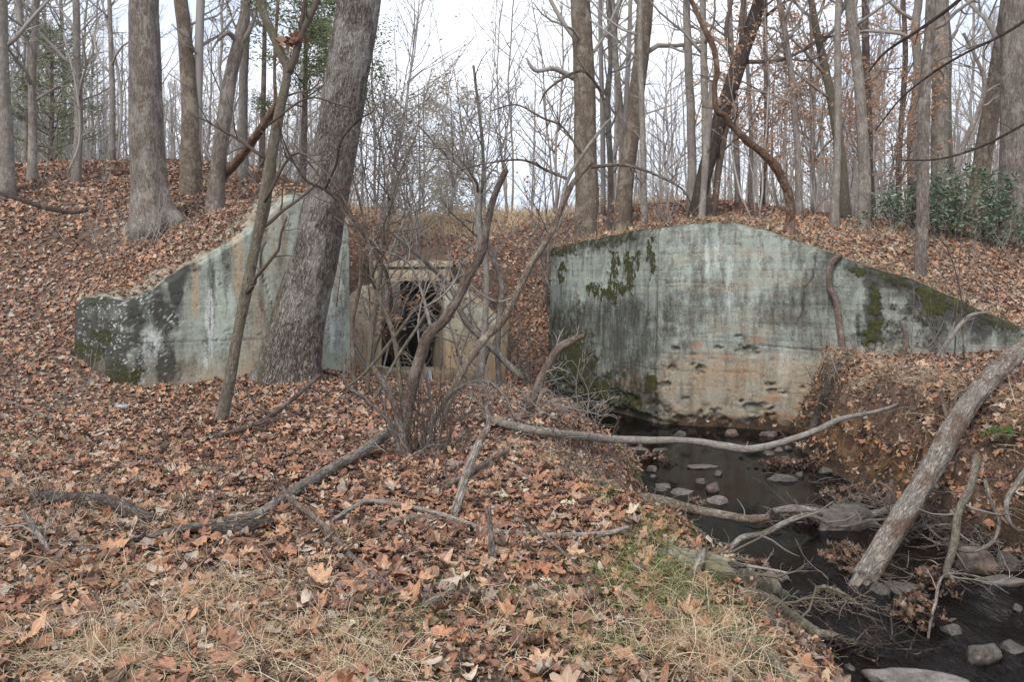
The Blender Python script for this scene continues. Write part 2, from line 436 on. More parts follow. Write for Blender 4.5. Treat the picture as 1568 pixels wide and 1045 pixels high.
def H0(x, y):
    x = np.clip(np.asarray(x, float).ravel(), -45, 45); y = np.clip(np.asarray(y, float).ravel(), -8, 60)
    lo, hi = tps_eval(FL, x, y), tps_eval(FU, x, y)
    up = inside(x, y, UP_POLY)
    d, i, t = seg_near(x, y, DIV)
    s0 = DIV[i, 2] * (1 - t) + DIV[i + 1, 2] * t; s1 = DIV[i, 3] * (1 - t) + DIV[i + 1, 3] * t
    s = np.where(up, d, -d)
    S = sstep(0, 1, (s - s0) / (s1 - s0))
    # creek
    q = np.stack([x, y, x * 0], 1)
    ins = inside(x, y, WATER)
    dw, wi, _ = seg_near(x, y, np.concatenate([WATER, WATER[:1]]))
    st = RIGHT_STEEP[wi]
    wob = fbm(q * 1.7, 3, 5) * 0.13 + fbm(q * 6, 3, 15) * 0.05
    right = st > 2
    bank = WZ - 0.06 + np.where(right, np.maximum(dw + wob * 1.5, 0) * 2.4, st * np.maximum(dw + wob, 0) + 0.10 * (1 - np.exp(-dw / .12)))
    bed = WZ - 0.06 - np.minimum(0.35, dw * 0.5)
    k = 0.10
    hh = np.clip(0.5 + 0.5 * (bank - lo) / k, 0, 1)
    m = bank * (1 - hh) + lo * hh - k * hh * (1 - hh)
    near = y < 31
    m = np.where((y > 19.5), lo, m)
    lo = np.where(ins, np.where(y < 21, bed, np.minimum(lo, bed)), m)
    h = lo * (1 - S) + hi * S
    return h, S, dw, right & ~ins, ins

def H(x, y):
    h, S, dw, right, ins = H0(x, y)
    x = np.clip(np.asarray(x, float).ravel(), -45, 45); y = np.clip(np.asarray(y, float).ravel(), -8, 60)
    q = np.stack([x, y, x * 0], 1)
    n = fbm(q * 0.9, 3, 9) * 0.07 + fbm(q * 4.5, 3, 21) * 0.035
    rb = right & (dw < 0.9)
    n = n + np.where(rb, fbm(np.stack([x * 2.5, y * 2.5, h * 3.5], 1), 5, 33, .62) * 0.42, 0)
    wall = (S > 0.0) & (S < 1)
    return h + n * np.where(wall, 0.3, 1)

def hz(x, y):
    return float(H(np.array([x]), np.array([y]))[0])

def gp(px, py, lift=0.0):
    """the ground (or water) point seen at this pixel"""
    D = np.concatenate([np.arange(2.2, 20, .02), np.arange(20, 45, .1)])
    X = (px - CX) / F * D; Z = ZC - (py - HY) / F * D
    h = np.maximum(H(X, D), WZ)
    k = np.argmax(Z <= h + lift)
    if not (Z <= h + lift).any(): k = len(D) - 1
    return np.array([X[k], D[k], h[k] + lift])

# ground sheet
def axis(dense0, dense1, step, outs):
    a = list(np.arange(dense0, dense1 + 1e-6, step))
    lo, hi, st = [], [], step
    v = dense0; s = step
    while v > outs[0]:
        s *= 1.12; v -= s; lo.append(v)
    v = dense1; s = step
    while v < outs[1]:
        s *= 1.12; v += s; hi.append(v)
    return np.array(lo[::-1] + a + hi)
gx = axis(-8.5, 9.0, 0.075, (-500, 500)); gy = axis(2.2, 20.5, 0.075, (-120, 700))
GX, GY = np.meshgrid(gx, gy)
GZ = H(GX, GY).reshape(GX.shape)
far = sstep(60, 140, np.hypot(GX, GY))
GZ = GZ * (1 - far) + 0.3 * far
# undercut lip on the steep far bank
V = np.stack([GX, GY, GZ], -1).reshape(-1, 3)
nx_, ny_ = len(gx), len(gy)
i = np.arange(ny_ - 1)[:, None] * nx_ + np.arange(nx_ - 1)[None]
Q = np.stack([i, i + 1, i + 1 + nx_, i + nx_], -1).reshape(-1, 4)
cq = V[Q].mean(1)
# footprint of the culvert barrel: opening at (-3.25..-1.75, 19.6) to (-6.2..-4.6, 32)
BT = (cq[:, 1] - 19.6) / (32 - 19.6)
bl = -3.25 + (-6.2 + 3.25) * BT; br = -1.70 + (-4.6 + 1.70) * BT
cut = (cq[:, 1] > 19.62) & (cq[:, 1] < 32.3) & (cq[:, 0] > bl - .05) & (cq[:, 0] < br + .05) & (V[Q][:, :, 2].min(1) < 1.25)
Q = Q[~cut]
h_, S_, dw_, rt_, in_ = H0(V[:, 0], V[:, 1])
clay = np.where(rt_ & (dw_ < 0.62), sstep(.62, .25, dw_), 0) * (V[:, 1] < 14)
clay = clay * np.where(V[:, 1] > 8.6, sstep(.15, -.45, V[:, 2] + .25 * fbm(V * 2, 3, 91)) * .95, .45 * sstep(-.1, -.5, V[:, 2])) + 0 * clay
clay = np.maximum(clay, in_ * 0.4)
wet = sstep(WZ + .35, WZ + .02, V[:, 2]) * (V[:, 1] < 22)
grassy = sstep(22.5, 25, V[:, 1]) * (V[:, 2] > 2) * (V[:, 0] > -6)
m, nt, bs = new_mat('forest_floor')
ob = nt.nodes.new("ShaderNodeTexCoord").outputs['Object']
n1 = noise(nt, 9, ob, 6, 0.7); n2 = noise(nt, 45, ob, 4, 0.6)
s_ = mathn(nt, 'ADD', mathn(nt, 'MULTIPLY', n1, .5), mathn(nt, 'MULTIPLY', n2, .5))
soil = ramp(nt, [(0.36, (0.030, 0.020, 0.014)), (0.47, (0.09, 0.058, 0.042)), (0.56, (0.20, 0.125, 0.09)), (0.66, (0.33, 0.24, 0.18))], s_)
n3 = noise(nt, 3.5, ob, 6, 0.7, 0.5)
clayc = ramp(nt, [(0.38, (0.025, 0.015, 0.010)), (0.49, (0.075, 0.042, 0.024)), (0.58, (0.22, 0.115, 0.045)), (0.66, (0.10, 0.09, 0.032)), (0.8, (0.17, 0.11, 0.06))], n3)
msk = nt.nodes.new("ShaderNodeSeparateColor"); nt.links.new(attr(nt, 'mask', 0), msk.inputs[0])
cc = mixc(nt, msk.outputs[0], soil, clayc)
gr = ramp(nt, [(0.38, (0.12, 0.075, 0.04)), (0.5, (0.30, 0.19, 0.11)), (0.62, (0.42, 0.31, 0.18)), (0.7, (0.27, 0.28, 0.12))], s_)
cc = mixc(nt, msk.outputs[2], cc, gr)
cc = mixc(nt, mathn(nt, 'MULTIPLY', msk.outputs[1], .75), cc, (0.018, 0.013, 0.009))
nt.links.new(cc, bs.inputs['Base Color'])
rg = mathn(nt, 'SUBTRACT', 0.95, mathn(nt, 'MULTIPLY', msk.outputs[1], 0.45)); nt.links.new(rg, bs.inputs['Roughness'])
bs.inputs['Specular IOR Level'].default_value = 0.25
bump(nt, s_, 1.0, 0.06, bs)
ground = build('ground', [(V, [Q])], m, attrs={'mask': np.stack([clay, wet, grassy, np.ones(len(V))], 1)})
tag(ground, kind='structure')

# water
m, nt, bs = new_mat('creek_water')
ob = nt.nodes.new("ShaderNodeTexCoord").outputs['Object']
nt.nodes.remove(bs)
v1 = mapping(nt, ob, (1.0, 0.55, 1)); w1 = noise(nt, 3.2, v1, 3, 0.5, 0.3); w2 = noise(nt, 13, mapping(nt, ob, (1.6, .6, 1)), 3, 0.6, 0.6)
rip = attr(nt, 'riffle')
hgt = mathn(nt, 'ADD', mathn(nt, 'MULTIPLY', w1, mathn(nt, 'ADD', mathn(nt, 'MULTIPLY', rip, 2.2), .07)), mathn(nt, 'MULTIPLY', w2, mathn(nt, 'ADD', mathn(nt, 'MULTIPLY', rip, 2.0), .025)))
bm = nt.nodes.new('ShaderNodeBump'); bm.inputs['Strength'].default_value = 0.6; bm.inputs['Distance'].default_value = 0.05; nt.links.new(hgt, bm.inputs['Height'])
gl = N(nt, 'ShaderNodeBsdfGlossy'); gl.inputs['Roughness'].default_value = 0.025; gl.inputs['Color'].default_value = (.58, .61, .66, 1)
tr = N(nt, 'ShaderNodeBsdfTransparent'); tr.inputs[0].default_value = (0.34, 0.22, 0.13, 1)
df = N(nt, 'ShaderNodeBsdfDiffuse'); df.inputs[0].default_value = (0.012, 0.008, 0.005, 1)
m1 = N(nt, 'ShaderNodeMixShader'); m1.inputs[0].default_value = 0.45
nt.links.new(tr.outputs[0], m1.inputs[1]); nt.links.new(df.outputs[0], m1.inputs[2])
fr = N(nt, 'ShaderNodeFresnel'); fr.inputs[0].default_value = 1.33
m2 = N(nt, 'ShaderNodeMixShader')
nt.links.new(bm.outputs[0], gl.inputs['Normal']); nt.links.new(bm.outputs[0], fr.inputs['Normal'])
nt.links.new(fr.outputs[0], m2.inputs[0]); nt.links.new(m1.outputs[0], m2.inputs[1]); nt.links.new(gl.outputs[0], m2.inputs[2])
nt.links.new(m2.outputs[0], nt.nodes['Material Output'].inputs[0])
wx = np.arange(-8, 8.01, .1); wy = np.arange(-6, 36.01, .1)
X, Y = np.meshgrid(wx, wy)
r_ = sstep(8.0, 6.2, Y) * sstep(1.8, 3.0, X + (Y - 6) * .3) + sstep(.5, 0, np.abs(Y - 19)) * .8
Vw = np.stack([X, Y, np.full(X.shape, WZ) + (fbm(np.stack([X, Y, X * 0], -1).reshape(-1, 3) * np.array([3, 2, 1]), 3, 4).reshape(X.shape)) * .028 * r_], -1).reshape(-1, 3)
i = np.arange(len(wy) - 1)[:, None] * len(wx) + np.arange(len(wx) - 1)[None]
Qw = np.stack([i, i + 1, i + 1 + len(wx), i + len(wx)], -1).reshape(-1, 4)
water = build('water', [(Vw, [Qw])], m, attrs={'riffle': r_.ravel()})
tag(water, kind='structure')
# ------------------------------------------------------------------ concrete
def blob(px, py, x, y, rx, ry, warp=None):
    d = np.sqrt(((px - x) / rx) ** 2 + ((py - y) / ry) ** 2)
    if warp is not None: d = d + warp
    return sstep(1.15, 0.75, d)

def lineM(px, py, pts, w, warp):
    L = np.array([(a, b, 0, 0) for a, b in pts], float)
    d, _, _ = seg_near((px + warp * 5).ravel(), (py + warp * 3).ravel(), L)
    return np.clip(1 - d / w, 0, 1).reshape(px.shape)

def wall_strip(front, zt, zb, thick, step=0.025, batter=0.03, disp=None, mask=None, ztz=None, seed=0, rise=0.0):
    """front: polyline xy; zt(s): top height by pixel column; returns V, faces, masks"""
    front = np.array(front, float)
    seg = np.hypot(*(front[1:] - front[:-1]).T); L = np.concatenate([[0], np.cumsum(seg)])
    nu = int(L[-1] / step) + 1
    u = np.linspace(0, L[-1], nu)
    fx = np.interp(u, L, front[:, 0]); fy = np.interp(u, L, front[:, 1])
    # smoothed normals
    tx = np.gradient(fx); ty = np.gradient(fy); l = np.hypot(tx, ty); tx, ty = tx / l, ty / l
    nx, ny = ty, -tx          # towards the camera
    px = CX + F * fx / fy
    top = zt(px, fx, fy)
    q = np.stack([u, u * 0, u * 0], 1)
    top = top + fbm(q * 5, 4, seed + 3) * .022
    zbv = np.full(nu, zb)
    nv = int((top.max() - zb) / step) + 1
    nt_ = 14
    t = np.linspace(0, 1, nv)
    Z = zbv[:, None] + (top - zbv)[:, None] * t[None]
    U = np.broadcast_to(u[:, None], Z.shape)
    X = np.broadcast_to(fx[:, None], Z.shape).copy(); Y = np.broadcast_to(fy[:, None], Z.shape).copy()
    off = -(Z - zb) * batter + batter * (2.6)
    PX = CX + F * X / Y; PY = HY + F * (ZC - Z) / Y
    edge = sstep(.10, 0, top[:, None] - Z)
    off = off - edge * (.035 + .03 * fbm(np.stack([U, Z, U * 0], -1).reshape(-1, 3) * 6, 3, seed + 8).reshape(Z.shape))
    mk, dd = mask(U, Z, PX, PY, top[:, None] - Z)
    off = off + dd
    X = X + nx[:, None] * off; Y = Y + ny[:, None] * off
    Vf = np.stack([X, Y, Z], -1)
    # cap
    ct = np.linspace(0, 1, nt_ + 1)[1:]
    lastx, lasty = Vf[:, -1, 0], Vf[:, -1, 1]
    CXp = lastx[:, None] - nx[:, None] * ct * thick; CYp = lasty[:, None] - ny[:, None] * ct * thick
    rim = fbm(np.stack([np.broadcast_to(u[:, None], CXp.shape), np.broadcast_to(ct * thick, CXp.shape), CXp * 0], -1).reshape(-1, 3) * 5, 4, seed + 5).reshape(CXp.shape)
    CZp = top[:, None] + 0.02 * np.sin(ct * math.pi)[None] + rise * ct[None] + rim * .025
    Vc = np.stack([CXp, CYp, CZp], -1)
    Vb = Vc[:, -1:].copy(); Vb[..., 2] = zb
    G = np.concatenate([Vf, Vc, Vb], 1)
    mc = np.zeros(Vc.shape[:2] + (4,)); mc[..., 2] = .8; mc[..., 0] = .42 + .4 * rim; mc[..., 3] = 1
    mb = np.zeros(Vb.shape[:2] + (4,)); mb[..., 3] = 1
    MK = np.concatenate([mk, mc, mb], 1)
    a, b = G.shape[:2]
    i = np.arange(a - 1)[:, None] * b + np.arange(b - 1)[None]
    q = np.stack([i, i + b, i + b + 1, i + 1], -1).reshape(-1, 4)
    # end caps as fans of quads front row against back
    V = G.reshape(-1, 3); Mk = MK.reshape(-1, 4)
    fl = [q]
    for e in (0, a - 1):
        base = e * b
        loop = np.arange(base, base + b)
        fl.append((loop if e == 0 else loop[::-1])[None])
    return V, fl, Mk

def concrete(name, c_mint, c_grey, c_dark, c_tan):
    m, nt, bs = new_mat(name)
    ob = nt.nodes.new("ShaderNodeTexCoord").outputs['Object']
    mk = nt.nodes.new("ShaderNodeSeparateColor"); a = nt.nodes.new("ShaderNodeAttribute"); a.attribute_name = 'mask'
    nt.links.new(a.outputs['Color'], mk.inputs[0])
    mk2 = nt.nodes.new("ShaderNodeSeparateColor"); a2 = nt.nodes.new("ShaderNodeAttribute"); a2.attribute_name = 'mask2'
    nt.links.new(a2.outputs['Color'], mk2.inputs[0])
    streak = noise(nt, 1.0, mapping(nt, ob, (7, 7, 1.6)), 8, 0.72, 0.3)
    lift = noise(nt, 1.0, mapping(nt, ob, (1.1, 1.1, 9)), 6, 0.7, 0.2)
    fine = noise(nt, 30, ob, 8, 0.8)
    blot = noise(nt, 2.2, ob, 6, 0.65)
    sp = mathn(nt, 'ADD', mathn(nt, 'MULTIPLY', streak, .6), mathn(nt, 'MULTIPLY', fine, .4))
    base = ramp(nt, [(0.40, c_grey), (0.50, tuple(.5 * (x + y) for x, y in zip(c_grey, c_mint))), (0.58, c_mint)], sp)
    base = mixc(nt, ramp(nt, [(0.52, 0.0), (0.64, .55)], blot), base, tuple(0.8 * x for x in c_grey))
    base = mixc(nt, ramp(nt, [(0.50, 0.0), (0.62, .6)], lift), base, tuple(x * .72 for x in c_grey))
    base = mixc(nt, ramp(nt, [(0.36, .45), (0.46, 0.0)], lift), base, (.34, .31, .25))
    # extra lichen
    li = mathn(nt, 'MULTIPLY', mk2.outputs[0], ramp(nt, [(0.42, 0.0), (0.56, 1.0)], sp))
    base = mixc(nt, li, base, tuple(min(1, x * 1.25) for x in c_mint))
    mot = noise(nt, 6.5, ob, 7, 0.75, .4)
    base = mixc(nt, ramp(nt, [(0.34, .65), (0.47, 0.0)], mot), base, tuple(.55 * x for x in c_grey))
    base = mixc(nt, ramp(nt, [(0.56, .0), (0.66, .5)], mot), base, (.36, .35, .30))
    # tan
    tf = mathn(nt, 'MULTIPLY', mk.outputs[2], ramp(nt, [(0.36, 0.35), (0.58, 1.0)], blot))
    tanc = ramp(nt, [(0.4, c_tan), (0.6, tuple(x * 1.3 for x in c_tan)), (0.7, (0.42, 0.36, 0.27))], fine)
    base = mixc(nt, tf, base, tanc)
    base = mixc(nt, mathn(nt, 'MULTIPLY', mk2.outputs[1], ramp(nt, [(.42, 0.0), (.56, .85)], fine)), base, (0.34, 0.185, 0.10))   # orange patches
    # dark algae and cracks, plus recess shade painted in, broken up by pale flecks
    brk = mathn(nt, 'MULTIPLY', mathn(nt, 'SUBTRACT', 0.5, sp), 3.6)
    df = mathn(nt, 'ADD', mathn(nt, 'MULTIPLY', mk.outputs[0], 1.0), mathn(nt, 'SUBTRACT', brk, 0.12), True)
    df = mathn(nt, 'MULTIPLY', df, 0.86)
    base = mixc(nt, df, base, c_dark)
    # white efflorescence
    ef = mathn(nt, 'MULTIPLY', mk2.outputs[2], ramp(nt, [(0.44, 0.0), (0.55, 1.0)], sp))
    base = mixc(nt, ef, base, (0.66, 0.68, 0.66))
    # moss
    mn_ = noise(nt, 1.0, mapping(nt, ob, (11, 11, 7)), 6, .75)
    mf = mathn(nt, 'MULTIPLY', mathn(nt, 'SUBTRACT', mathn(nt, 'MULTIPLY', mk.outputs[1], .62), mathn(nt, 'ADD', mathn(nt, 'MULTIPLY', mn_, 2.2), -.72)), 5.0, True)
    mossc = ramp(nt, [(0.35, (0.022, 0.022, 0.010)), (0.55, (0.06, 0.062, 0.020)), (0.7, (0.11, 0.105, 0.035))], fine)
    base = mixc(nt, mf, base, mossc)
    nt.links.new(base, bs.inputs['Base Color'])
    bs.inputs['Roughness'].default_value = 0.93; bs.inputs['Specular IOR Level'].default_value = 0.2
    hh = mathn(nt, 'ADD', mathn(nt, 'MULTIPLY', fine, .5), mathn(nt, 'MULTIPLY', streak, .5))
    hh = mathn(nt, 'ADD', hh, mathn(nt, 'MULTIPLY', mf, .6))
    bump(nt, hh, 0.9, 0.022, bs)
    return m
MC = concrete('old_concrete', (0.315, 0.365, 0.325), (0.18, 0.175, 0.157), (0.040, 0.037, 0.032), (0.29, 0.22, 0.15))
MCL = concrete('old_concrete_pale', (0.34, 0.385, 0.335), (0.235, 0.235, 0.205), (0.030, 0.029, 0.025), (0.35, 0.28, 0.20))
MCT = concrete('rust_stained_concrete', (0.42, 0.46, 0.40), (0.34, 0.29, 0.22), (0.05, 0.04, 0.03), (0.37, 0.26, 0.16))

def r3(U, Z, f, seed, o=4):
    return fbm(np.stack([U * f[0], Z * f[1], U * 0], -1).reshape(-1, 3), o, seed).reshape(U.shape)

# ---- right wing wall
RTOP = np.array([(838, 381), (855, 378), (905, 366), (940, 360), (975, 352), (1006, 349), (1040, 345), (1060, 342), (1130, 341), (1150, 348), (1180, 353), (1215, 367), (1240, 376), (1300, 398), (1400, 430), (1440, 447), (1500, 475), (1530, 487), (1568, 505), (1700, 560)], float)
FR = [(0.86, 17.8), (2.55, 14.30), (2.63, 14.17), (2.74, 14.10), (4.95, 13.45), (6.48, 12.66), (8.6, 11.8)]
def zt_r(px, x, y):
    return ZC - (np.interp(px, RTOP[:, 0], RTOP[:, 1]) - HY) / F * y
_m2 = {}
def mask_r(U, Z, PX, PY, dt):
    w = r3(U, Z, (3, 3), 11) * .6 + r3(U, Z, (11, 11), 19) * .35; w2 = r3(U, Z, (10, 5), 12) * .5; st = r3(U, Z, (6, .5), 13)
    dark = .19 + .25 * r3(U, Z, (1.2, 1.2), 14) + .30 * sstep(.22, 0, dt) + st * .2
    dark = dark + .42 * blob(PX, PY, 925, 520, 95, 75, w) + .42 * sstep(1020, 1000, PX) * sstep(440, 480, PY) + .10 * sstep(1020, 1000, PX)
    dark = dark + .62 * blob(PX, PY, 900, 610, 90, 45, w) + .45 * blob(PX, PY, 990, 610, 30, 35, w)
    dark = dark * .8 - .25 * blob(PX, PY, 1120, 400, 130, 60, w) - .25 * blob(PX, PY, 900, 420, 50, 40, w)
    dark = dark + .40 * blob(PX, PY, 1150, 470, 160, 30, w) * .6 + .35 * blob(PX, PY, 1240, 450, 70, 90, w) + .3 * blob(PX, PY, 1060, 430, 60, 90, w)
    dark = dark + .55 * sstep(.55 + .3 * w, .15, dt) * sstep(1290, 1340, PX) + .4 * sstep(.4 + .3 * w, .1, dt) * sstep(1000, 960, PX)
    for x, y, a, b, k in [(1335, 430, 12, 85, .7), (1330, 500, 22, 30, .8), (1440, 470, 55, 30, .8), (1390, 430, 40, 20, .7), (1490, 490, 40, 30, .7), (1280, 400, 30, 14, .5), (1430, 515, 20, 30, .6), (1350, 520, 60, 15, .5), (1265, 590, 14, 20, .5), (1050, 600, 12, 20, .3)]:
        dark = dark + k * blob(PX, PY, x, y, a, b, w)
    moss = 0 * U
    for x, y, a, b in [(941, 415, 7, 38), (965, 412, 8, 34), (953, 440, 12, 14), (928, 448, 22, 9), (908, 440, 12, 10), (993, 380, 6, 18), (860, 408, 6, 8), (858, 425, 4, 10), (880, 515, 22, 8), (975, 395, 5, 18), (998, 405, 5, 20), (860, 385, 20, 6), (925, 600, 28, 30), (970, 620, 20, 30), (880, 560, 25, 35), (1440, 470, 36, 16), (1335, 510, 15, 16), (1338, 455, 9, 22), (1420, 452, 16, 12), (1370, 470, 6, 6), (1320, 415, 12, 10), (1000, 585, 8, 16)]:
        moss = np.maximum(moss, blob(PX, PY, x, y, a * 1.1, b, w * .9 + w2 * 1.6 + r3(U, Z, (18, 14), 18) * .9))
    moss = np.maximum(moss, .8 * sstep(.30 + .25 * w, .08, dt) * np.maximum(sstep(1310, 1360, PX), sstep(990, 960, PX)))
    moss = np.maximum(moss, .55 * sstep(.1, .5, r3(U, Z, (1.6, 1.2), 77) + .15) * np.maximum(sstep(1290, 1330, PX), sstep(1010, 990, PX)))
    tan = sstep(520, 575, PY + 25 * w) * sstep(1000, 1030, PX + 12 * w2) * .9 + .35 * blob(PX, PY, 1150, 430, 120, 90, w) * (r3(U, Z, (.8, 9), 15) > .1)
    tan = np.maximum(tan, .8 * blob(PX, PY, 1100, 600, 170, 50, w)); tan = np.maximum(tan, .5 * blob(PX, PY, 955, 600, 60, 30, w))
    tan = np.maximum(tan, .9 * sstep(625, 640, PY))
    org = 0 * U
    for x, y, a, b in [(1068, 528, 9, 6), (1070, 545, 14, 5), (1108, 548, 18, 6), (1132, 568, 22, 7), (955, 588, 26, 9), (1230, 625, 16, 8), (1160, 520, 14, 5), (1100, 640, 30, 6), (1190, 640, 30, 9), (1180, 610, 16, 5)]:
        org = np.maximum(org, blob(PX, PY, x, y, a, b, w))
    li = .5 * blob(PX, PY, 1120, 395, 140, 70, w) + .7 * blob(PX, PY, 905, 430, 60, 50, w) + .5 * blob(PX, PY, 980, 480, 60, 30, w2) + .5 * blob(PX, PY, 1205, 560, 14, 50, w) + .5 * blob(PX, PY, 1150, 590, 12, 60, w)
    ef = .5 * blob(PX, PY, 1100, 390, 7, 26, w) + .45 * blob(PX, PY, 1118, 430, 8, 40, w) + .5 * blob(PX, PY, 1163, 385, 5, 30, w) + .5 * blob(PX, PY, 1082, 400, 5, 30, w) + .2 * blob(PX, PY, 1200, 570, 8, 40, w)
    # relief
    dd = r3(U, Z, (1.5, 1.5), 16) * .012 + r3(U, Z, (12, 12), 17) * .004
    bd = (Z / .30 + .1 * r3(U, Z, (.4, .4), 22)); fr_ = np.abs(bd - np.round(bd)) * .30
    k_ = _hash(np.round(bd).astype(int).ravel(), (U * .35).astype(int).ravel(), np.zeros(U.size, int), 4).reshape(U.shape)
    ln = np.clip(1 - fr_ / .012, 0, 1) * (k_ > .35)
    dd = dd + .009 * ln * np.sign(k_ - .7)
    dark = dark + .35 * ln * (k_ < .7)
    dd = dd + (_hash(np.floor(bd + .5).astype(int).ravel(), np.zeros(U.size, int), np.zeros(U.size, int), 7).reshape(U.shape) - .5) * .006
    ck = lineM(PX, PY, [(1250, 388), (1245, 425), (1232, 440), (1228, 475), (1218, 500), (1213, 520)], 1.6, w)
    ck = np.maximum(ck, lineM(PX, PY, [(1160, 528), (1200, 532), (1250, 536), (1285, 541)], 1.8, w2 * .5))
    ck = np.maximum(ck, lineM(PX, PY, [(1020, 433), (1070, 432), (1128, 434)], 1.2, w2 * .5) * .7)
    ck = np.maximum(ck, lineM(PX, PY, [(1076, 375), (1150, 373)], 1.2, w2 * .5) * .7)
    ck = np.maximum(ck, lineM(PX, PY, [(1006, 350), (1006, 640)], 1.6, w2 * .3) * .6)
    # honeycombed voids
    vo = 0 * U
    w3 = r3(U, Z, (22, 22), 41) * 1.3
    for x, y, a, b in [(1142, 535, 14, 6), (1155, 540, 8, 4), (1035, 534, 8, 3), (1072, 565, 8, 9), (1028, 563, 8, 5), (1185, 598, 11, 6), (1180, 590, 9, 4), (1200, 602, 6, 3), (1230, 593, 4, 3), (1135, 614, 4, 2.5), (1020, 588, 10, 4), (1020, 632, 10, 9), (1040, 640, 10, 6), (1090, 642, 10, 8), (1098, 636, 7, 6), (1005, 620, 8, 10), (1060, 640, 8, 4), (1168, 620, 7, 4), (1180, 626, 5, 4), (1050, 610, 6, 3), (930, 625, 10, 8), (955, 640, 12, 6), (890, 610, 9, 7), (1240, 610, 6, 5), (1100, 533, 8, 3), (1060, 558, 4, 2), (1130, 515, 5, 2)]:
        vo = np.maximum(vo, sstep(1.2, .6, np.sqrt(((PX - x) / a) ** 2 + ((PY - y) / b) ** 2) + w3))
    low = sstep(-.45, -.75, Z) * (r3(U, Z, (3.5, 3.5), 43) + .15)
    vo = np.maximum(vo, sstep(.02, .25, low) * .9)
    pit = np.maximum(0, r3(U, Z, (14, 14), 44, 2) - .38) * 2.5
    dd = dd - .02 * ck - .13 * vo * (0.6 + .6 * w3) - .03 * pit * sstep(430, 600, PY)
    dd = dd + .05 * sstep(540, 560, PY) * sstep(1170, 1290, PX) * sstep(655, 640, PY)
    dd = dd + .022 * sstep(.2, .9, moss + .8 * r3(U, Z, (16, 12), 47)) * (moss > .05)
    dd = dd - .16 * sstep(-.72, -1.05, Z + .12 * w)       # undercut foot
    dark = dark + ck * .9 + vo * .38 + .35 * sstep(-.85, -1.0, Z)  # recess shade painted into the voids; cracks and foot darkened too
    mk = np.stack([dark, moss, tan, np.ones_like(tan)], -1)
    _m2['r'] = np.stack([li, org, ef, np.ones_like(tan)], -1)
    return mk, dd
def pad2(m2, Mk, V):
    full = np.zeros((len(V), 4)); b = len(V) // m2.shape[0]
    full = full.reshape(m2.shape[0], b, 4); full[:, :m2.shape[1]] = m2; return full.reshape(-1, 4)
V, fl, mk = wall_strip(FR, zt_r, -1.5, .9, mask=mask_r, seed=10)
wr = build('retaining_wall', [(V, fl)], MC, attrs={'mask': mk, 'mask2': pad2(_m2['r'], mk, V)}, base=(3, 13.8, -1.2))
tag(wr, 'long stained grey green concrete retaining wall rising straight out of the creek, rust toned and honeycombed at its foot', 'retaining wall')
wr['label'] = 'long stained concrete retaining wall standing in the creek, with pitted tan foot and long sloping end'

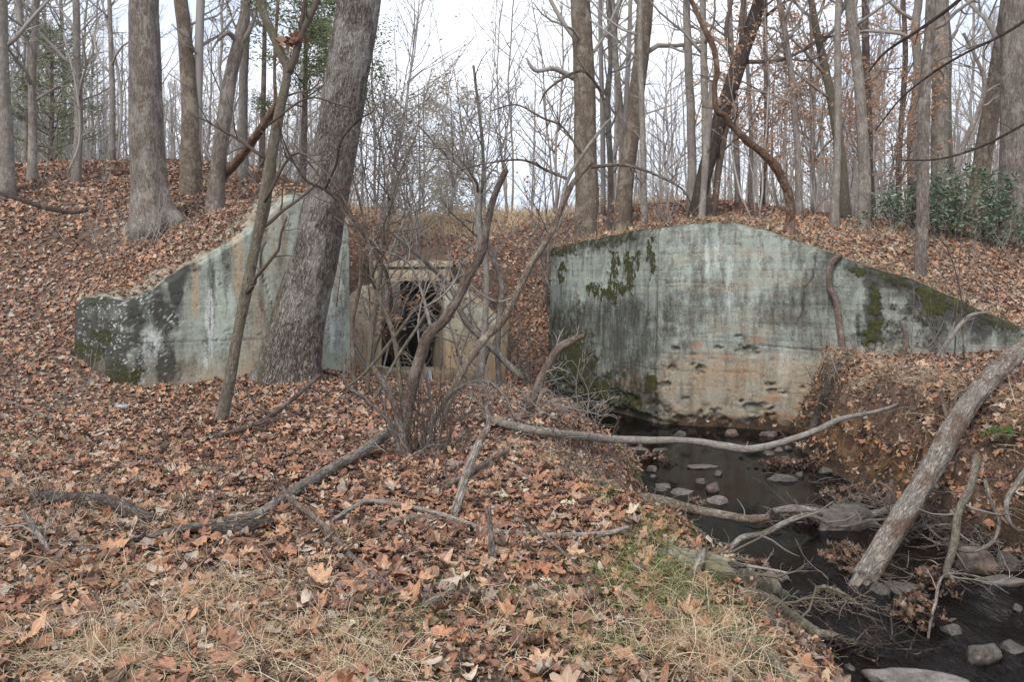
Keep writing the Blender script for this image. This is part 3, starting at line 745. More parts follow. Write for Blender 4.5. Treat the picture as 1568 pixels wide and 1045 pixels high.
# ---- left wing wall
LTOP = np.array([(100, 456), (124, 457), (150, 455), (190, 464), (212, 456), (234, 445), (262, 424), (284, 407), (295, 404), (315, 392), (340, 378), (365, 362), (400, 334), (432, 303), (445, 298), (540, 298)], float)
FL_ = [(-6.45, 11.62), (-5.52, 11.14), (-5.44, 11.13), (-2.66, 12.8)]
def zt_l(px, x, y):
    return ZC - (np.interp(px, LTOP[:, 0], LTOP[:, 1]) - HY) / F * y
def mask_l(U, Z, PX, PY, dt):
    w = r3(U, Z, (3, 3), 51) * .6; w2 = r3(U, Z, (12, 6), 52) * .5; st = r3(U, Z, (9, .35), 53)
    dark = .10 + .3 * st + .22 * r3(U, Z, (1.4, 1.4), 54)
    for x, y, a, b, k in [(155, 490, 60, 60, 1.25), (150, 560, 45, 40, .9), (220, 480, 50, 50, 1.1), (285, 430, 12, 40, .4), (240, 560, 40, 40, .35), (262, 465, 28, 45, .8), (270, 425, 18, 50, .85), (255, 540, 14, 50, .75), (190, 560, 28, 40, .5), (345, 395, 12, 55, .45), (322, 400, 7, 50, .5), (330, 430, 10, 40, .3), (300, 560, 30, 20, .2), (290, 410, 25, 10, .6), (400, 420, 4, 70, .55), (500, 400, 5, 90, .3)]:
        dark = dark + k * blob(PX, PY, x, y, a, b, w + w2 * .5)
    dark = dark + .4 * sstep(.12, 0, dt) * sstep(330, 280, PX)
    dark = dark - .55 * blob(PX, PY, 228, 512, 16, 14, w2) - .4 * blob(PX, PY, 258, 500, 10, 20, w2)
    moss = 0 * U
    for x, y, a, b in [(140, 542, 26, 20), (180, 580, 30, 28), (165, 515, 25, 12), (195, 595, 20, 18), (125, 560, 14, 40), (150, 462, 20, 5)]:
        moss = np.maximum(moss, .85 * blob(PX, PY, x, y, a, b, w + w2))
    tan = .6 * (st > .12) * sstep(280, 300, PX) + .8 * blob(PX, PY, 298, 450, 9, 60, w) + .7 * sstep(535, 575, PY + 15 * w) + .5 * blob(PX, PY, 365, 400, 8, 60, w) + .5 * blob(PX, PY, 242, 470, 5, 15, w)
    org = .25 * blob(PX, PY, 420, 405, 8, 40, w)
    li = .5 * sstep(280, 300, PX) + .7 * blob(PX, PY, 225, 505, 22, 20, w2) + .5 * blob(PX, PY, 335, 470, 30, 60, w)
    fl_ = (r3(U, Z, (40, 40), 61, 2) > .42) * 1.0
    ef = .9 * blob(PX, PY, 320, 480, 6, 42, w) + .7 * blob(PX, PY, 318, 540, 9, 30, w) + .45 * blob(PX, PY, 228, 525, 16, 22, w2) + .35 * blob(PX, PY, 252, 520, 12, 22, w2) + .8 * blob(PX, PY, 504, 480, 7, 50, w) + .6 * blob(PX, PY, 522, 470, 6, 60, w) + .8 * fl_ * blob(PX, PY, 200, 500, 90, 70, w) + .2 * blob(PX, PY, 160, 480, 30, 12, w2)
    dd = r3(U, Z, (1.5, 1.5), 56) * .010 + r3(U, Z, (12, 12), 57) * .004
    ck = np.zeros_like(U)
    for zz, k, x0, x1 in [(.70, 1, 196, 540), (1.24, .5, 190, 540), (1.02, .35, 190, 540), (1.75, .5, 270, 540), (2.25, .6, 380, 540)]:
        ck = np.maximum(ck, k * np.clip(1 - np.abs(Z - zz - .012 * w) / .016, 0, 1) * sstep(x0, x0 + 4, PX) * (.6 + .5 * w2))
    ck = np.maximum(ck, lineM(PX, PY, [(398, 360), (402, 420), (415, 470), (418, 500)], 1.5, w))
    ck = np.maximum(ck, lineM(PX, PY, [(409, 370), (404, 380), (400, 400)], 1.3, w))
    pit = np.maximum(0, r3(U, Z, (19, 19), 64, 2) - .52) * 3
    dd = dd - .02 * ck - .03 * pit
    dd = dd - .05 * sstep(.08, 0, dt) * sstep(.1, .5, r3(U, Z, (4, 4), 66) + .2)
    dark = dark + ck * .8 + pit * .3
    _m2['l'] = np.stack([li, org, np.clip(ef, 0, 1), np.ones_like(tan)], -1)
    return np.stack([dark, moss, tan, np.ones_like(tan)], -1), dd
V, fl, mk = wall_strip(FL_, zt_l, -.5, .9, mask=mask_l, seed=30, rise=.22)
wl = build('retaining_wall', [(V, fl)], MCL, attrs={'mask': mk, 'mask2': pad2(_m2['l'], mk, V)}, base=(-4.2, 12, 0))
tag(wl, 'pale green concrete wing wall behind the big leaning tree, its low blackened end set into the leafy slope', 'retaining wall')
wl['label'] = 'pale green concrete wall behind the big leaning trunk, with blackened low stepped end'

# ---- culvert
cul = thing('culvert', 'small square concrete culvert with dark opening under the embankment', 'culvert', (-2.45, 19.6, -1))
def mask_c(hue):
    def f(U, Z, PX, PY, dt):
        w = r3(U, Z, (3, 3), 71 + hue) * .6; st = r3(U, Z, (7, .5), 72)
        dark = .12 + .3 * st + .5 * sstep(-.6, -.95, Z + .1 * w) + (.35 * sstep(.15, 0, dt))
        tan = np.clip(1.0 - sstep(-.3, .7, Z + .4 * w + .3 * st) * (1.0 if hue else .45), 0, 1)
        li = .5 * sstep(0, 1.2, Z); org = .45 * sstep(-.1, -.6, Z + .3 * w); ef = 0 * U
        _m2['c'] = np.stack([li, org, ef, np.ones_like(li)], -1)
        return np.stack([dark, 0 * U, tan, np.ones_like(li)], -1), r3(U, Z, (3, 3), 75) * .02
    return f
def cwall(name, front, zt, zb, th, hue, label=None):
    V, fl, mk = wall_strip(front, zt, zb, th, step=.05, mask=mask_c(hue), seed=70 + hue, batter=0.0)
    o = build(name, [(V, fl)], MCT, parent=cul, attrs={'mask': mk, 'mask2': pad2(_m2['c'], mk, V)}, base=(-2.45, 19.6, -1))
    if label: o['label'] = label
    return o
def zf(pts):
    p = np.array(pts, float)
    return lambda px, x, y: ZC - (np.interp(px, p[:, 0], p[:, 1]) - HY) / F * y
cwall('wing_wall', [(-1.72, 19.55), (-0.26, 18.7)], zf([(660, 432), (690, 436), (715, 452), (745, 480), (765, 494), (775, 500)]), -1.5, .4, 1)
cwall('wing_wall', [(-4.35, 18.9), (-3.25, 19.55)], zf([(500, 480), (530, 462), (560, 440), (590, 432)]), -1.4, .4, 0)
flat = lambda z: (lambda px, x, y: x * 0 + z)
cwall('lintel', [(-3.45, 19.50), (-1.55, 19.50)], flat(1.93), 1.60, .55, 0)
V, fl, mk = wall_strip([(-3.5, 19.44), (-1.5, 19.44)], flat(2.09), 1.945, .6, step=.04, mask=mask_c(0), seed=79, batter=0)
cap = build('coping', [(V, fl)], MCT, parent=cul, attrs={'mask': mk, 'mask2': pad2(_m2['c'], mk, V)}, base=(-2.45, 19.6, -1))
# barrel: floor, two walls, roof from (-3.25..-1.7) to (-6.2..-4.6)
def slab(a, b, c_, d, n=30):
    a, b, c_, d = map(np.array, (a, b, c_, d)); s = np.linspace(0, 1, n)[:, None, None]; t = np.linspace(0, 1, 12)[None, :, None]
    G = (a * (1 - t) + b * t) * (1 - s) + (d * (1 - t) + c_ * t) * s
    V = G.reshape(-1, 3); V = V + (fbm(V * 2, 3, 88) * .02)[:, None]
    i = np.arange(n - 1)[:, None] * 12 + np.arange(11)[None]
    return V, [np.stack([i, i + 1, i + 13, i + 12], -1).reshape(-1, 4)]
P0, P1, Q0, Q1 = (-3.25, 19.62), (-1.70, 19.62), (-6.2, 32.2), (-4.6, 32.2)
bz, tz = -1.45, 1.62
prt = [slab((*P0, bz), (*P0, tz), (*Q0, tz), (*Q0, bz)), slab((*P1, tz), (*P1, bz), (*Q1, bz), (*Q1, tz)),
       slab((*P0, tz), (*P1, tz), (*Q1, tz), (*Q0, tz)), slab((*P1, bz), (*P0, bz), (*Q0, bz), (*Q1, bz))]
nv = sum(len(p[0]) for p in prt)
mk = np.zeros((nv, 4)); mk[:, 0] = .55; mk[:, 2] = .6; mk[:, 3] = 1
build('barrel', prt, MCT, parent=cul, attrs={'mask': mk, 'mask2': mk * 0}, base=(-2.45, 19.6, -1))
# ------------------------------------------------------------------ trees
RS = np.random.default_rng(11)

def trunk_curve(pts, D, n=26, ext=3.0, wob=0.012, rng=RS, ground=True):
    """pts: [(px, py, width px)], bottom first; continues above the frame by ext metres"""
    P, R = [], []
    for a in pts:
        d = a[3] if len(a) > 3 else D
        P.append(W(a[0], a[1], d)); R.append(a[2] / F * d / 2)
    P = np.array(P); R = np.array(R)
    if ground:
        P[0, 2] = hz(P[0, 0], P[0, 1]) - .02
    if ext > 0:
        d = norm(P[-1] - P[-2]); d = norm(d + np.array([0, 0, .35]))
        P = np.concatenate([P, [P[-1] + d * ext * .5], [P[-1] + norm(d + [0, 0, .2]) * ext]])
        R = np.concatenate([R, [R[-1] * .85], [R[-1] * .6]])
    q = poly(np.concatenate([P, R[:, None]], 1), n)
    p, r = q[:, :3], np.maximum(q[:, 3], .004)
    L = np.linalg.norm(p[-1] - p[0])
    if ground:
        p = np.concatenate([[p[0] - [0, 0, .3]], p[1:]])
    w = np.stack([fbm(np.stack([np.linspace(0, L * .8, n), np.full(n, s), np.full(n, P[0, 0])], 1), 3, 3) for s in (1.5, 9.5)], 1)
    p[1:, 0] += w[1:, 0] * wob * L * .5; p[1:, 1] += w[1:, 1] * wob * L * .5
    return p, r

def twigs(rng, p, r, m1, t0=.3, ratio=.35, ang=55, lv=3, up=.06, rmin=.004, rr=.5, m2=5, m3=4, wig=.2, n1=6, k=(5, 3, 3), rat2=.5):
    parts = []
    P, R = grow(rng, p[None], r[None], m1, ratio, ang, n1 + 1, wig, up, rr, t0, .99, rmin * 1.3)
    parts.append(tubes(P, R, k[0])); last = (P, R)
    if lv > 1:
        P2, R2 = grow(rng, P, R, m2, rat2, 50, n1, wig * 1.1, up * .8, .6, .2, 1, rmin)
        parts.append(tubes(P2, R2, k[1])); last = (P2, R2)
        if lv > 2:
            P3, R3 = grow(rng, P2, R2, m3, .5, 48, 4, wig * 1.1, up * .6, .7, .15, 1, rmin * .8)
            parts.append(tubes(P3, R3, k[2])); last = (P3, R3)
    return parts, last

def leafbits(rng, pos, size, asp=.55, droop=0.0, clus=1, spread=0.0):
    """small folded leaves (2 quads each) at pos"""
    n = len(pos) * clus
    p = np.repeat(pos, clus, 0) + rng.normal(0, spread, (n, 3))
    d = rng.normal(0, 1, (n, 3)); d[:, 2] = d[:, 2] * .6 - droop; d = norm(d)
    s = norm(np.cross(d, rng.normal(0, 1, (n, 3)))); nn = np.cross(d, s)
    L = (size * (.6 + .8 * rng.random(n)))[:, None]; w = L * asp * .5
    f = (rng.random(n)[:, None] - .5) * .9
    a, b = p, p + d * L + nn * L * (rng.random(n)[:, None] - .5) * .4
    mid = p + d * L * .5
    V = np.stack([a, mid + s * w + nn * w * f, b, mid - s * w + nn * w * f, mid + nn * L * .06 - nn * w * .3], 1).reshape(-1, 3)
    i = np.arange(n)[:, None] * 5
    return V, [np.concatenate([i + [[0, 1, 4]], i + [[1, 2, 4]], i + [[2, 3, 4]], i + [[3, 0, 4]]])], np.repeat(rng.random(n), 5)

def tree(name, label, cat, pts, D, bark='bark_grey', twig='twig_grey', group=None, m1=10, t0=.35, ratio=.3, lv=3, k=12, flare=(.55, .42), ext=3.5, leaves=None, seed=None, extra=None, ang=55, rmin=.004, m2=5, m3=4, wob=.012, lump=.06, up=.06, n=26, nk=1.0):
    rng = np.random.default_rng(seed if seed is not None else int(abs(pts[0][0]) * 7 + D * 13) % 99991)
    if D >= 16.9 and twig == 'twig_grey': twig = 'twig_hazed'  # far trees take paler twigs with haze in their colour
    if D >= 16.9 and bark == 'bark_grey': bark = 'bark_grey_hazed'  # and paler bark, likewise hazed by colour
    p, r = trunk_curve(pts, D, n=n, ext=ext, rng=rng, wob=wob)
    t = thing(name, label, cat, p[0], group)
    fl = (flare[0], flare[1], 5, rng.random() * 6) if flare else None
    parts = [tubes(p, r, k, flare=fl, lump=lump, lseed=int(rng.integers(99)), lfreq=(1.5, 2.2))]
    build('trunk', parts, M[bark], parent=t, base=p[0])
    tw = []
    last = None
    if m1:
        tw, last = twigs(rng, p, r, m1, t0, ratio, ang, lv, up, rmin, m2=m2, m3=m3)
    for e in (extra or []):
        q = poly([W(a, b, c_) for a, b, c_, _ in e], 14); rr_ = np.interp(np.linspace(0, 1, 14), np.linspace(0, 1, len(e)), [x[3] / F * x[2] / 2 for x in e])
        rr_ = np.maximum(rr_, .004)
        tw.append(tubes(q, rr_, 7, lump=.08))
        q2, l2 = twigs(rng, q, rr_, 7, .25, .35, 50, 2, .05, rmin, m2=4)
        tw += q2
    if tw: build('twigwork', tw, M[twig], parent=t, base=p[0])
    if leaves and last is not None:
        mat, size, frac, clus = leaves
        tips = last[0].reshape(-1, 3)
        z = tips[:, 2]
        tips = tips[rng.random(len(tips)) < frac]
        V, fl_, rd = leafbits(rng, tips, size, clus=clus, spread=size * .6, droop=.3)
        build('foliage', [(V, fl_)], M[mat], parent=t, base=p[0], attrs={'rnd': rd}, smooth=False)
    return t

# ---- the big leaning trunk in front of the left wall
def big_tree():
    D = 11.7
    p, r = trunk_curve([(441, 592, 86), (446, 550, 82), (455, 500, 78), (467, 450, 74), (481, 400, 69), (491, 350, 66), (501, 300, 64), (519, 200, 63), (534, 100, 62), (550, 0, 62)], D, n=180, ext=3, wob=.004)
    t = thing('leaning_tree', 'huge grey leaning tree trunk with furrowed bark in front of the pale left wall', 'tree', p[0])
    V, fl = tubes(p, r, 96, flare=(.62, .42, 5, 1.0), lump=.05, lseed=5, lfreq=(1.2, .8))
    ax = np.repeat(p, 96, 0); rad = V - ax; L = np.linalg.norm(rad, axis=1, keepdims=True)
    th = np.tile(np.arange(96) / 96 * 2 * math.pi, len(p)); hh = np.repeat(np.linspace(0, 12, len(p)), 96)
    R0 = L[:, 0]
    q = np.stack([np.cos(th) * R0 * 22, np.sin(th) * R0 * 22, hh * 2.2], 1)
    q[:, :2] += fbm(q * .15, 2, 8)[:, None] * 2
    ridge = 1 - np.abs(fbm(q, 3, 6)) * 2.4
    cd = COORD[id(V)][1]
    V = V + rad / L * (ridge * .016)[:, None]
    COORD[id(V)] = (V, cd)
    build('trunk', [(V, fl)], M['big_bark'], parent=t, base=p[0], attrs={'th': th, 'hh': hh})
    tw = []
    for e, rr_ in [([(528, 190, D - .3), (545, 200, D - .5), (575, 205, D - .9), (598, 195, D - 1.1)], (.008, .004)), ([(498, 245, 11.3), (450, 250, 10.9), (425, 220, 10.7), (400, 200, 10.6)], (.01, .004)),
                   ([(515, 470, 11.2), (520, 430, 11.0), (526, 380, 10.8)], (.008, .004))]:
        q = poly([W(*a) for a in e], 12); rr2 = np.linspace(rr_[0], rr_[1], 12)
        tw.append(tubes(q, rr2, 5)); tw += twigs(RS, q, rr2, 7, .1, .5, 50, 2, .02, .003, m2=4)[0]
    build('twigwork', tw, M['twig_brown'], parent=t, base=p[0])
M['big_bark'] = bark_mat('big_bark', (0.06, 0.047, 0.04), (0.20, 0.168, 0.145), (0.43, 0.385, 0.345), 30, 0.2, 0.04, (0.46, 0.44, 0.41), 1.6, 0.55, furrow=.8)
_nt = M['big_bark'].node_tree; _bs = _nt.nodes['Principled BSDF']
_src = _bs.inputs['Base Color'].links[0].from_socket
_th = attr(_nt, 'th'); _hh = attr(_nt, 'hh')
_ob = _nt.nodes.new("ShaderNodeTexCoord").outputs['Object']
_mn = noise(_nt, 5, _ob, 5, .65)
_sx = _nt.nodes.new('ShaderNodeSeparateXYZ'); _nt.links.new(_nt.nodes.new('ShaderNodeNewGeometry').outputs['Normal'], _sx.inputs[0])
_side = ramp(_nt, [(.45, 0), (.95, 1)], mathn(_nt, 'MULTIPLY', _sx.outputs[0], -1.0))
_low = ramp(_nt, [(.0, 1.0), (.5, .55), (1, .25)], mathn(_nt, 'DIVIDE', _hh, 8.0))
_mf = mathn(_nt, 'MULTIPLY', mathn(_nt, 'MULTIPLY', _side, _low), ramp(_nt, [(.40, 0), (.58, 1.0)], _mn))
_nt.links.new(mixc(_nt, _mf, _src, (0.085, 0.08, 0.035)), _bs.inputs['Base Color'])
big_tree()

T = tree
# ---- left side
T('tree', 'thick straight dark grey tree with flared foot on the left slope above the wall', 'tree', [(240, 345, 62), (232, 300, 50), (224, 200, 49), (221, 100, 46), (222, 0, 42)], 15.2, 'bark_grey', k=40, m1=4, t0=.7, flare=(.75, .6), lump=.05, n=60, seed=5)
T('tree', 'pale scarred twin trunked tree just behind the small leaning tree on the left crest', 'tree', [(292, 285, 30), (292, 200, 27), (286, 100, 22), (277, 0, 20)], 17.5, 'bark_scaly', k=20, m1=7, t0=.4, lump=.12, n=40, ext=3,
  extra=[[(300, 240, 17.5, 14), (303, 150, 17.6, 14), (305, 60, 17.6, 13), (309, -40, 17.6, 12)]], seed=6)
T('broken_tree', 'slim grey leaning tree with knobbly broken head, leaning right on the left slope', 'tree', [(328, 318, 27), (333, 260, 22), (343, 180, 22), (355, 110, 20), (367, 60, 17), (376, 10, 13)], 15.6, 'bark_grey', k=20, m1=3, t0=.6, lump=.12, n=40, ext=1.0, seed=7,
  extra=[[(363, 65, 15.6, 8), (350, 50, 15.4, 8), (335, 60, 15.2, 4), (322, 80, 15.1, 2)], [(365, 70, 15.6, 10), (380, 50, 15.6, 8), (392, 20, 15.6, 5)]])
T('tree', 'pale smooth tree rising between the small leaning tree and the dead brown limb', 'tree', [(372, 285, 15), (372, 180, 14), (374, 90, 13), (377, 0, 13)], 19.5, 'bark_pale', m1=6, lv=2)
T('tree', 'thick pale trunk cut by the far left edge of the photo', 'tree', [(8, 262, 28), (5, 150, 22), (1, 0, 20)], 17, 'bark_pale', k=16, m1=6, t0=.3, seed=9)
T('tree', 'grey tree second from the left edge with dark twigs', 'tree', [(50, 262, 13), (50, 150, 11), (56, 0, 10)], 18, 'bark_grey', m1=14, t0=.2, leaves=('dead_leaf', .09, .006, 1))
T('tree', 'pale mottled tree with a thin dark vine, standing left of the thick grey trunk', 'tree', [(116, 265, 13), (120, 200, 12), (117, 100, 11), (116, 0, 10)], 18, 'bark_pale', m1=12, t0=.25,
  extra=[[(105, 262, 17.6, 4), (122, 215, 17.7, 4), (118, 140, 17.6, 3), (97, 50, 17.6, 3)]])
T('tree', 'two thin crossing pale trees left of the thick grey trunk', 'tree', [(172, 262, 9), (172, 120, 8), (168, 0, 6)], 21, 'bark_pale', m1=12, t0=.2, extra=[[(178, 260, 21, 4), (186, 150, 21, 4), (165, 40, 21, 3), (150, -20, 21, 3)]])
# dead brown limb leaning on the thin tree
def limb(name, label, cat, pts, bark, k=12, n=26, group=None, ground0=False, lump=.08, twig=None, tm=6, tk=2, tr=.35, t0=.2, parent=None, split=None, seed=3, tpm='twig_pale', lfreq=(1.5, 4), up=0, smoothn=True, wob=.0, trm=.003):
    P = np.array([W(a, b, d) for a, b, d, w in pts]); R = np.array([w / F * d / 2 for a, b, d, w in pts])
    if ground0: P[0, 2] = hz(P[0, 0], P[0, 1]) - .03
    q = poly(np.concatenate([P, R[:, None]], 1), n); p, r = q[:, :3], np.maximum(q[:, 3], .003)
    if wob:
        for s in range(3): p[:, s] += fbm(np.stack([np.linspace(0, n * .35, n), np.full(n, 3.3 * s + seed), np.full(n, P[0, 0])], 1), 3, seed) * wob
    rng = np.random.default_rng(seed)
    root = parent
    if parent is None:
        root = thing(name, label, cat, p[0], group)
        nm = 'limb'; base = p[0]
    else:
        nm = name; base = np.array(parent.location)
    o = build(nm, [tubes(p, r, k, lump=lump, lseed=seed, lfreq=lfreq)], M[bark], parent=root, base=base)
    if twig:
        tw, _ = twigs(rng, p, r, tm, t0, tr, 55, tk, up, trm)
        build('twigwork', tw, M[twig], parent=root, base=base)  # side twigs branching off the limb
    if split:      # splintered pale end
        d = norm(p[-1] - p[-2]); parts = []
        for s in range(9):
            o_ = rng.normal(0, 1, 3); o_ = norm(o_ - (o_ @ d) * d) * r[-1] * rng.uniform(.2, .75)
            L = r[-1] * (.3 + 2.2 * rng.random() ** 2)
            parts.append(tubes(np.array([p[-1] + o_ - d * r[-1], p[-1] + o_ * 1.05 + d * L * .5, p[-1] + o_ * 1.2 + d * L]), np.array([r[-1] * .34, r[-1] * .2, .0015]), 5))
        build('splintered_end', parts, M['split_wood'], parent=root, base=base)
    return root

limb('dead_limb', 'dark brown dead limb leaning from the left crest up to the thin crooked tree', 'dead limb', [(338, 272, 15.9, 16), (362, 248, 15.5, 14), (392, 208, 14.8, 13), (415, 175, 14.2, 13), (430, 152, 13.9, 12)], 'bark_rust', split=True, seed=8, lump=.12)
T('hollow_thin_tree', 'thin dark pole of a dead tree behind the crooked forked tree', 'tree', [(420, 300, 6), (421, 200, 6), (421, 100, 5), (425, 0, 5)], 17, 'bark_rust', m1=3, lv=2)

# crooked forked tree in front of the left wall
t = T('forked_tree', 'thin crooked grey tree forking high up, in front of the left wall with mossy foot', 'tree', [(337, 655, 21), (350, 590, 18), (362, 520, 16), (378, 440, 17), (392, 370, 15), (403, 320, 19), (413, 250, 17), (428, 170, 15), (440, 112, 13), (432, 85, 13), (415, 45, 13), (397, 0, 12)], 8.6, 'bark_mossy', 'twig_brown', k=16, m1=7, t0=.2, ratio=.14, lv=2, flare=(.5, .12), ext=2.5, lump=.1, n=60, wob=.004, seed=12, rmin=.003, up=.03,
  extra=[[(441, 112, 8.6, 13), (452, 85, 8.6, 11), (462, 50, 8.6, 10), (480, 15, 8.6, 9), (492, -20, 8.6, 8)], [(455, 75, 8.6, 6), (462, 30, 8.6, 6), (468, -10, 8.6, 5)],
         [(405, 310, 8.5, 5), (450, 235, 8.3, 4), (500, 265, 8.1, 3), (540, 330, 8, 2)], [(412, 190, 8.5, 4), (470, 150, 8.4, 3), (520, 160, 8.4, 3), (545, 165, 8.4, 2)]])
# curled dry leaves caught in its fork
rng = np.random.default_rng(3)
V, fl, rd = leafbits(rng, np.repeat(W(451, 62, 8.55)[None], 26, 0) + rng.normal(0, .035, (26, 3)), .10, .7)
tag(build('leaf_bundle', [(V, fl)], M['dead_leaf'], base=W(451, 62, 8.55), attrs={'rnd': rd}, smooth=False), 'bundle of curled dead leaves caught in the fork of the crooked tree', 'dead leaves')

# ---- behind the embankment, centre and right (pixel columns from the photograph)
T('tree', 'large tall rough barked tree on the crest behind the left end of the right wall', 'tree', [(897, 352, 36), (897, 300, 36), (896, 200, 34), (893, 100, 32), (888, 0, 30)], 19, 'bark_scaly', k=30, m1=6, t0=.45, ratio=.2, lump=.07, n=50, flare=(.2, .5), seed=21,
  extra=[[(880, 120, 19, 9), (850, 105, 18.8, 8), (820, 108, 18.5, 6), (806, 88, 18.4, 3)], [(882, 60, 19, 8), (860, 30, 19, 7), (838, -10, 19, 6)]])
T('tree', 'leaning scaly tree with greenish upper bark, right of the large rough tree', 'tree', [(950, 335, 27), (958, 280, 25), (970, 190, 23), (982, 90, 24), (990, 0, 25)], 20, 'bark_scaly', k=22, m1=6, t0=.5, lump=.12, n=40, seed=22)
T('tree', 'slim straight grey tree crossing in front of the greenish scaly trunk', 'tree', [(987, 335, 10), (984, 200, 9), (982, 100, 9), (981, 0, 8)], 18.5, 'bark_pale', m1=7, t0=.4, lv=2, seed=23)
T('tree', 'slim pair of grey stems immediately right of the large rough tree', 'tree', [(936, 330, 9), (934, 240, 9), (931, 170, 9), (935, 90, 7), (932, 0, 6)], 21, 'bark_grey', m1=9, seed=24, extra=[[(924, 330, 21, 8), (923, 200, 21, 8), (920, 80, 21, 7), (919, -30, 21, 6)]])
T('tree', 'two stemmed slender tree left of the greenish scaly trunk', 'tree', [(953, 320, 11), (952, 200, 10), (944, 90, 9), (938, 0, 8)], 23, 'bark_grey', m1=9, seed=25, extra=[[(955, 210, 23, 8), (962, 100, 23, 8), (966, -20, 23, 6)]])
T('tree', 'pale straight birch like tree standing alone between the greenish trunk and the dark leaning trunk', 'tree', [(1060, 330, 14), (1058, 200, 13), (1054, 90, 12), (1052, 0, 11)], 19, 'bark_pale', k=14, m1=5, t0=.5, lv=2, seed=26)
T('dead_tree', 'bleached white broken snag standing at the middle of the right wall top', 'dead tree', [(1074, 338, 10), (1078, 280, 10), (1083, 200, 11), (1087, 160, 9), (1089, 125, 4)], 14.6, 'bark_pale', m1=3, lv=1, ext=0, seed=27, lump=.15, flare=(.5, .08))
T('tree', 'straight pale grey tree directly behind the bleached snag', 'tree', [(1082, 335, 14), (1080, 200, 12), (1078, 100, 11), (1077, 0, 10)], 18, 'bark_pale', m1=6, lv=2, seed=28)
T('leaning_tree', 'dark leaning tree with two stems rising from the middle of the right wall', 'tree', [(1063, 335, 20), (1072, 290, 22), (1092, 215, 23), (1115, 145, 24), (1138, 80, 23), (1162, 0, 20)], 17.5, 'bark_dark', 'twig_brown', k=20, m1=6, t0=.5, lump=.08, n=40, seed=29,
  extra=[[(1092, 335, 17.6, 10), (1102, 250, 17.5, 11), (1116, 170, 17.5, 11), (1128, 110, 17.5, 8)], [(1140, 75, 17.5, 10), (1135, 40, 17.4, 9), (1140, -10, 17.4, 7)], [(1128, 115, 17.5, 7), (1112, 50, 17.3, 7), (1122, -5, 17.3, 5)]])
for (a, b, w, D, lab, bk) in [(1130, 1118, 9, 20, 'thin grey tree just right of the dark leaning trunk', 'bark_grey'), (1150, 1140, 7, 22, 'thin pole second to the right of the dark leaning trunk, among orange leaves', 'bark_grey'),
                              (1168, 1172, 8, 21, 'thin straight tree behind the hooked brown limb', 'bark_brown')]:
    T('tree', lab, 'tree', [(a, 340, w), ((a + b) / 2 + 3, 170, w * .9), (b, 0, w * .8)], D, bk, m1=12, t0=.2, leaves=('beech_leaf', .06, .05, 1))
T('tree', 'slender curved grey tree right of the hooked brown limb', 'tree', [(1224, 338, 10), (1222, 250, 10), (1214, 130, 9), (1204, 60, 9), (1193, 0, 8)], 17.5, 'bark_grey', m1=12, t0=.25, leaves=('beech_leaf', .06, .03, 1), seed=31)
T('tree', 'mossy tree leaning left behind the white dead pole', 'tree', [(1296, 340, 15), (1286, 240, 14), (1272, 150, 13), (1255, 70, 12), (1243, 0, 10)], 18, 'bark_mossy', k=14, m1=9, t0=.3, leaves=('beech_leaf', .06, .05, 2), seed=32)
T('dead_tree', 'white barkless dead pole on the crest above the right wall slope', 'dead tree', [(1279, 336, 13), (1281, 250, 10), (1283, 150, 10), (1284, 0, 9)], 16.5, 'bark_pale', k=14, m1=3, t0=.5, lv=2, ext=2, seed=33, lump=.1)
T('tree', 'smooth grey tree leaning slightly left, in front of a brown trunk', 'tree', [(1325, 342, 19), (1322, 250, 17), (1316, 140, 16), (1306, 50, 15), (1301, 0, 14)], 17, 'bark_grey', k=18, m1=5, t0=.5, seed=34)
T('tree', 'brown trunk partly hidden by the smooth grey tree left of the laurel', 'tree', [(1334, 335, 12), (1330, 200, 11), (1326, 100, 11), (1324, 0, 10)], 20, 'bark_brown', m1=12, t0=.2, leaves=('beech_leaf', .06, .10, 2), seed=35)
T('tree', 'thin wavy brownish tree rising from the left end of the laurel', 'tree', [(1374, 338, 8), (1380, 200, 8), (1386, 80, 8), (1384, 0, 6)], 20, 'bark_brown', m1=10, t0=.2, leaves=('beech_leaf', .06, .05, 1), seed=36)
T('tree', 'grey tree on the near slope left of the laurel, foot on the wall edge', 'tree', [(1411, 428, 17), (1412, 330, 18), (1413, 240, 17), (1417, 150, 17), (1422, 60, 15), (1425, 0, 14)], 13.3, 'bark_grey', k=18, m1=5, t0=.6, lv=2, flare=(.3, .1), seed=37, n=40)
T('tree', 'pale sinuous tree behind the grey slope tree, rising out of the laurel', 'tree', [(1396, 300, 13), (1398, 200, 14), (1405, 120, 13), (1402, 50, 13), (1406, 0, 12)], 19, 'bark_pale', k=14, m1=6, t0=.4, seed=38)
T('tree', 'stout straight grey tree rising out of the middle of the laurel', 'tree', [(1440, 340, 26), (1440, 200, 24), (1441, 100, 23), (1442, 0, 20)], 18.5, 'bark_grey', k=24, m1=5, t0=.5, n=40, seed=39)
T('tree', 'narrow mossy trunk hugging the right side of the stout straight tree', 'tree', [(1458, 335, 9), (1455, 200, 9), (1452, 80, 8), (1449, 0, 7)], 19.5, 'bark_mossy', m1=8, seed=40)
T('leaning_tree', 'reddish grey tree leaning right near the right edge of the photo', 'tree', [(1490, 350, 28), (1500, 280, 26), (1514, 190, 25), (1530, 100, 26), (1548, 0, 28)], 18, 'bark_scaly', k=24, m1=5, t0=.5, n=40, seed=41)
T('tree', 'thick dark rough tree at the right edge of the photo', 'tree', [(1552, 372, 46), (1552, 280, 38), (1553, 150, 36), (1556, 0, 34)], 16, 'bark_grey', k=36, m1=4, t0=.7, n=60, flare=(.3, .4), seed=42)
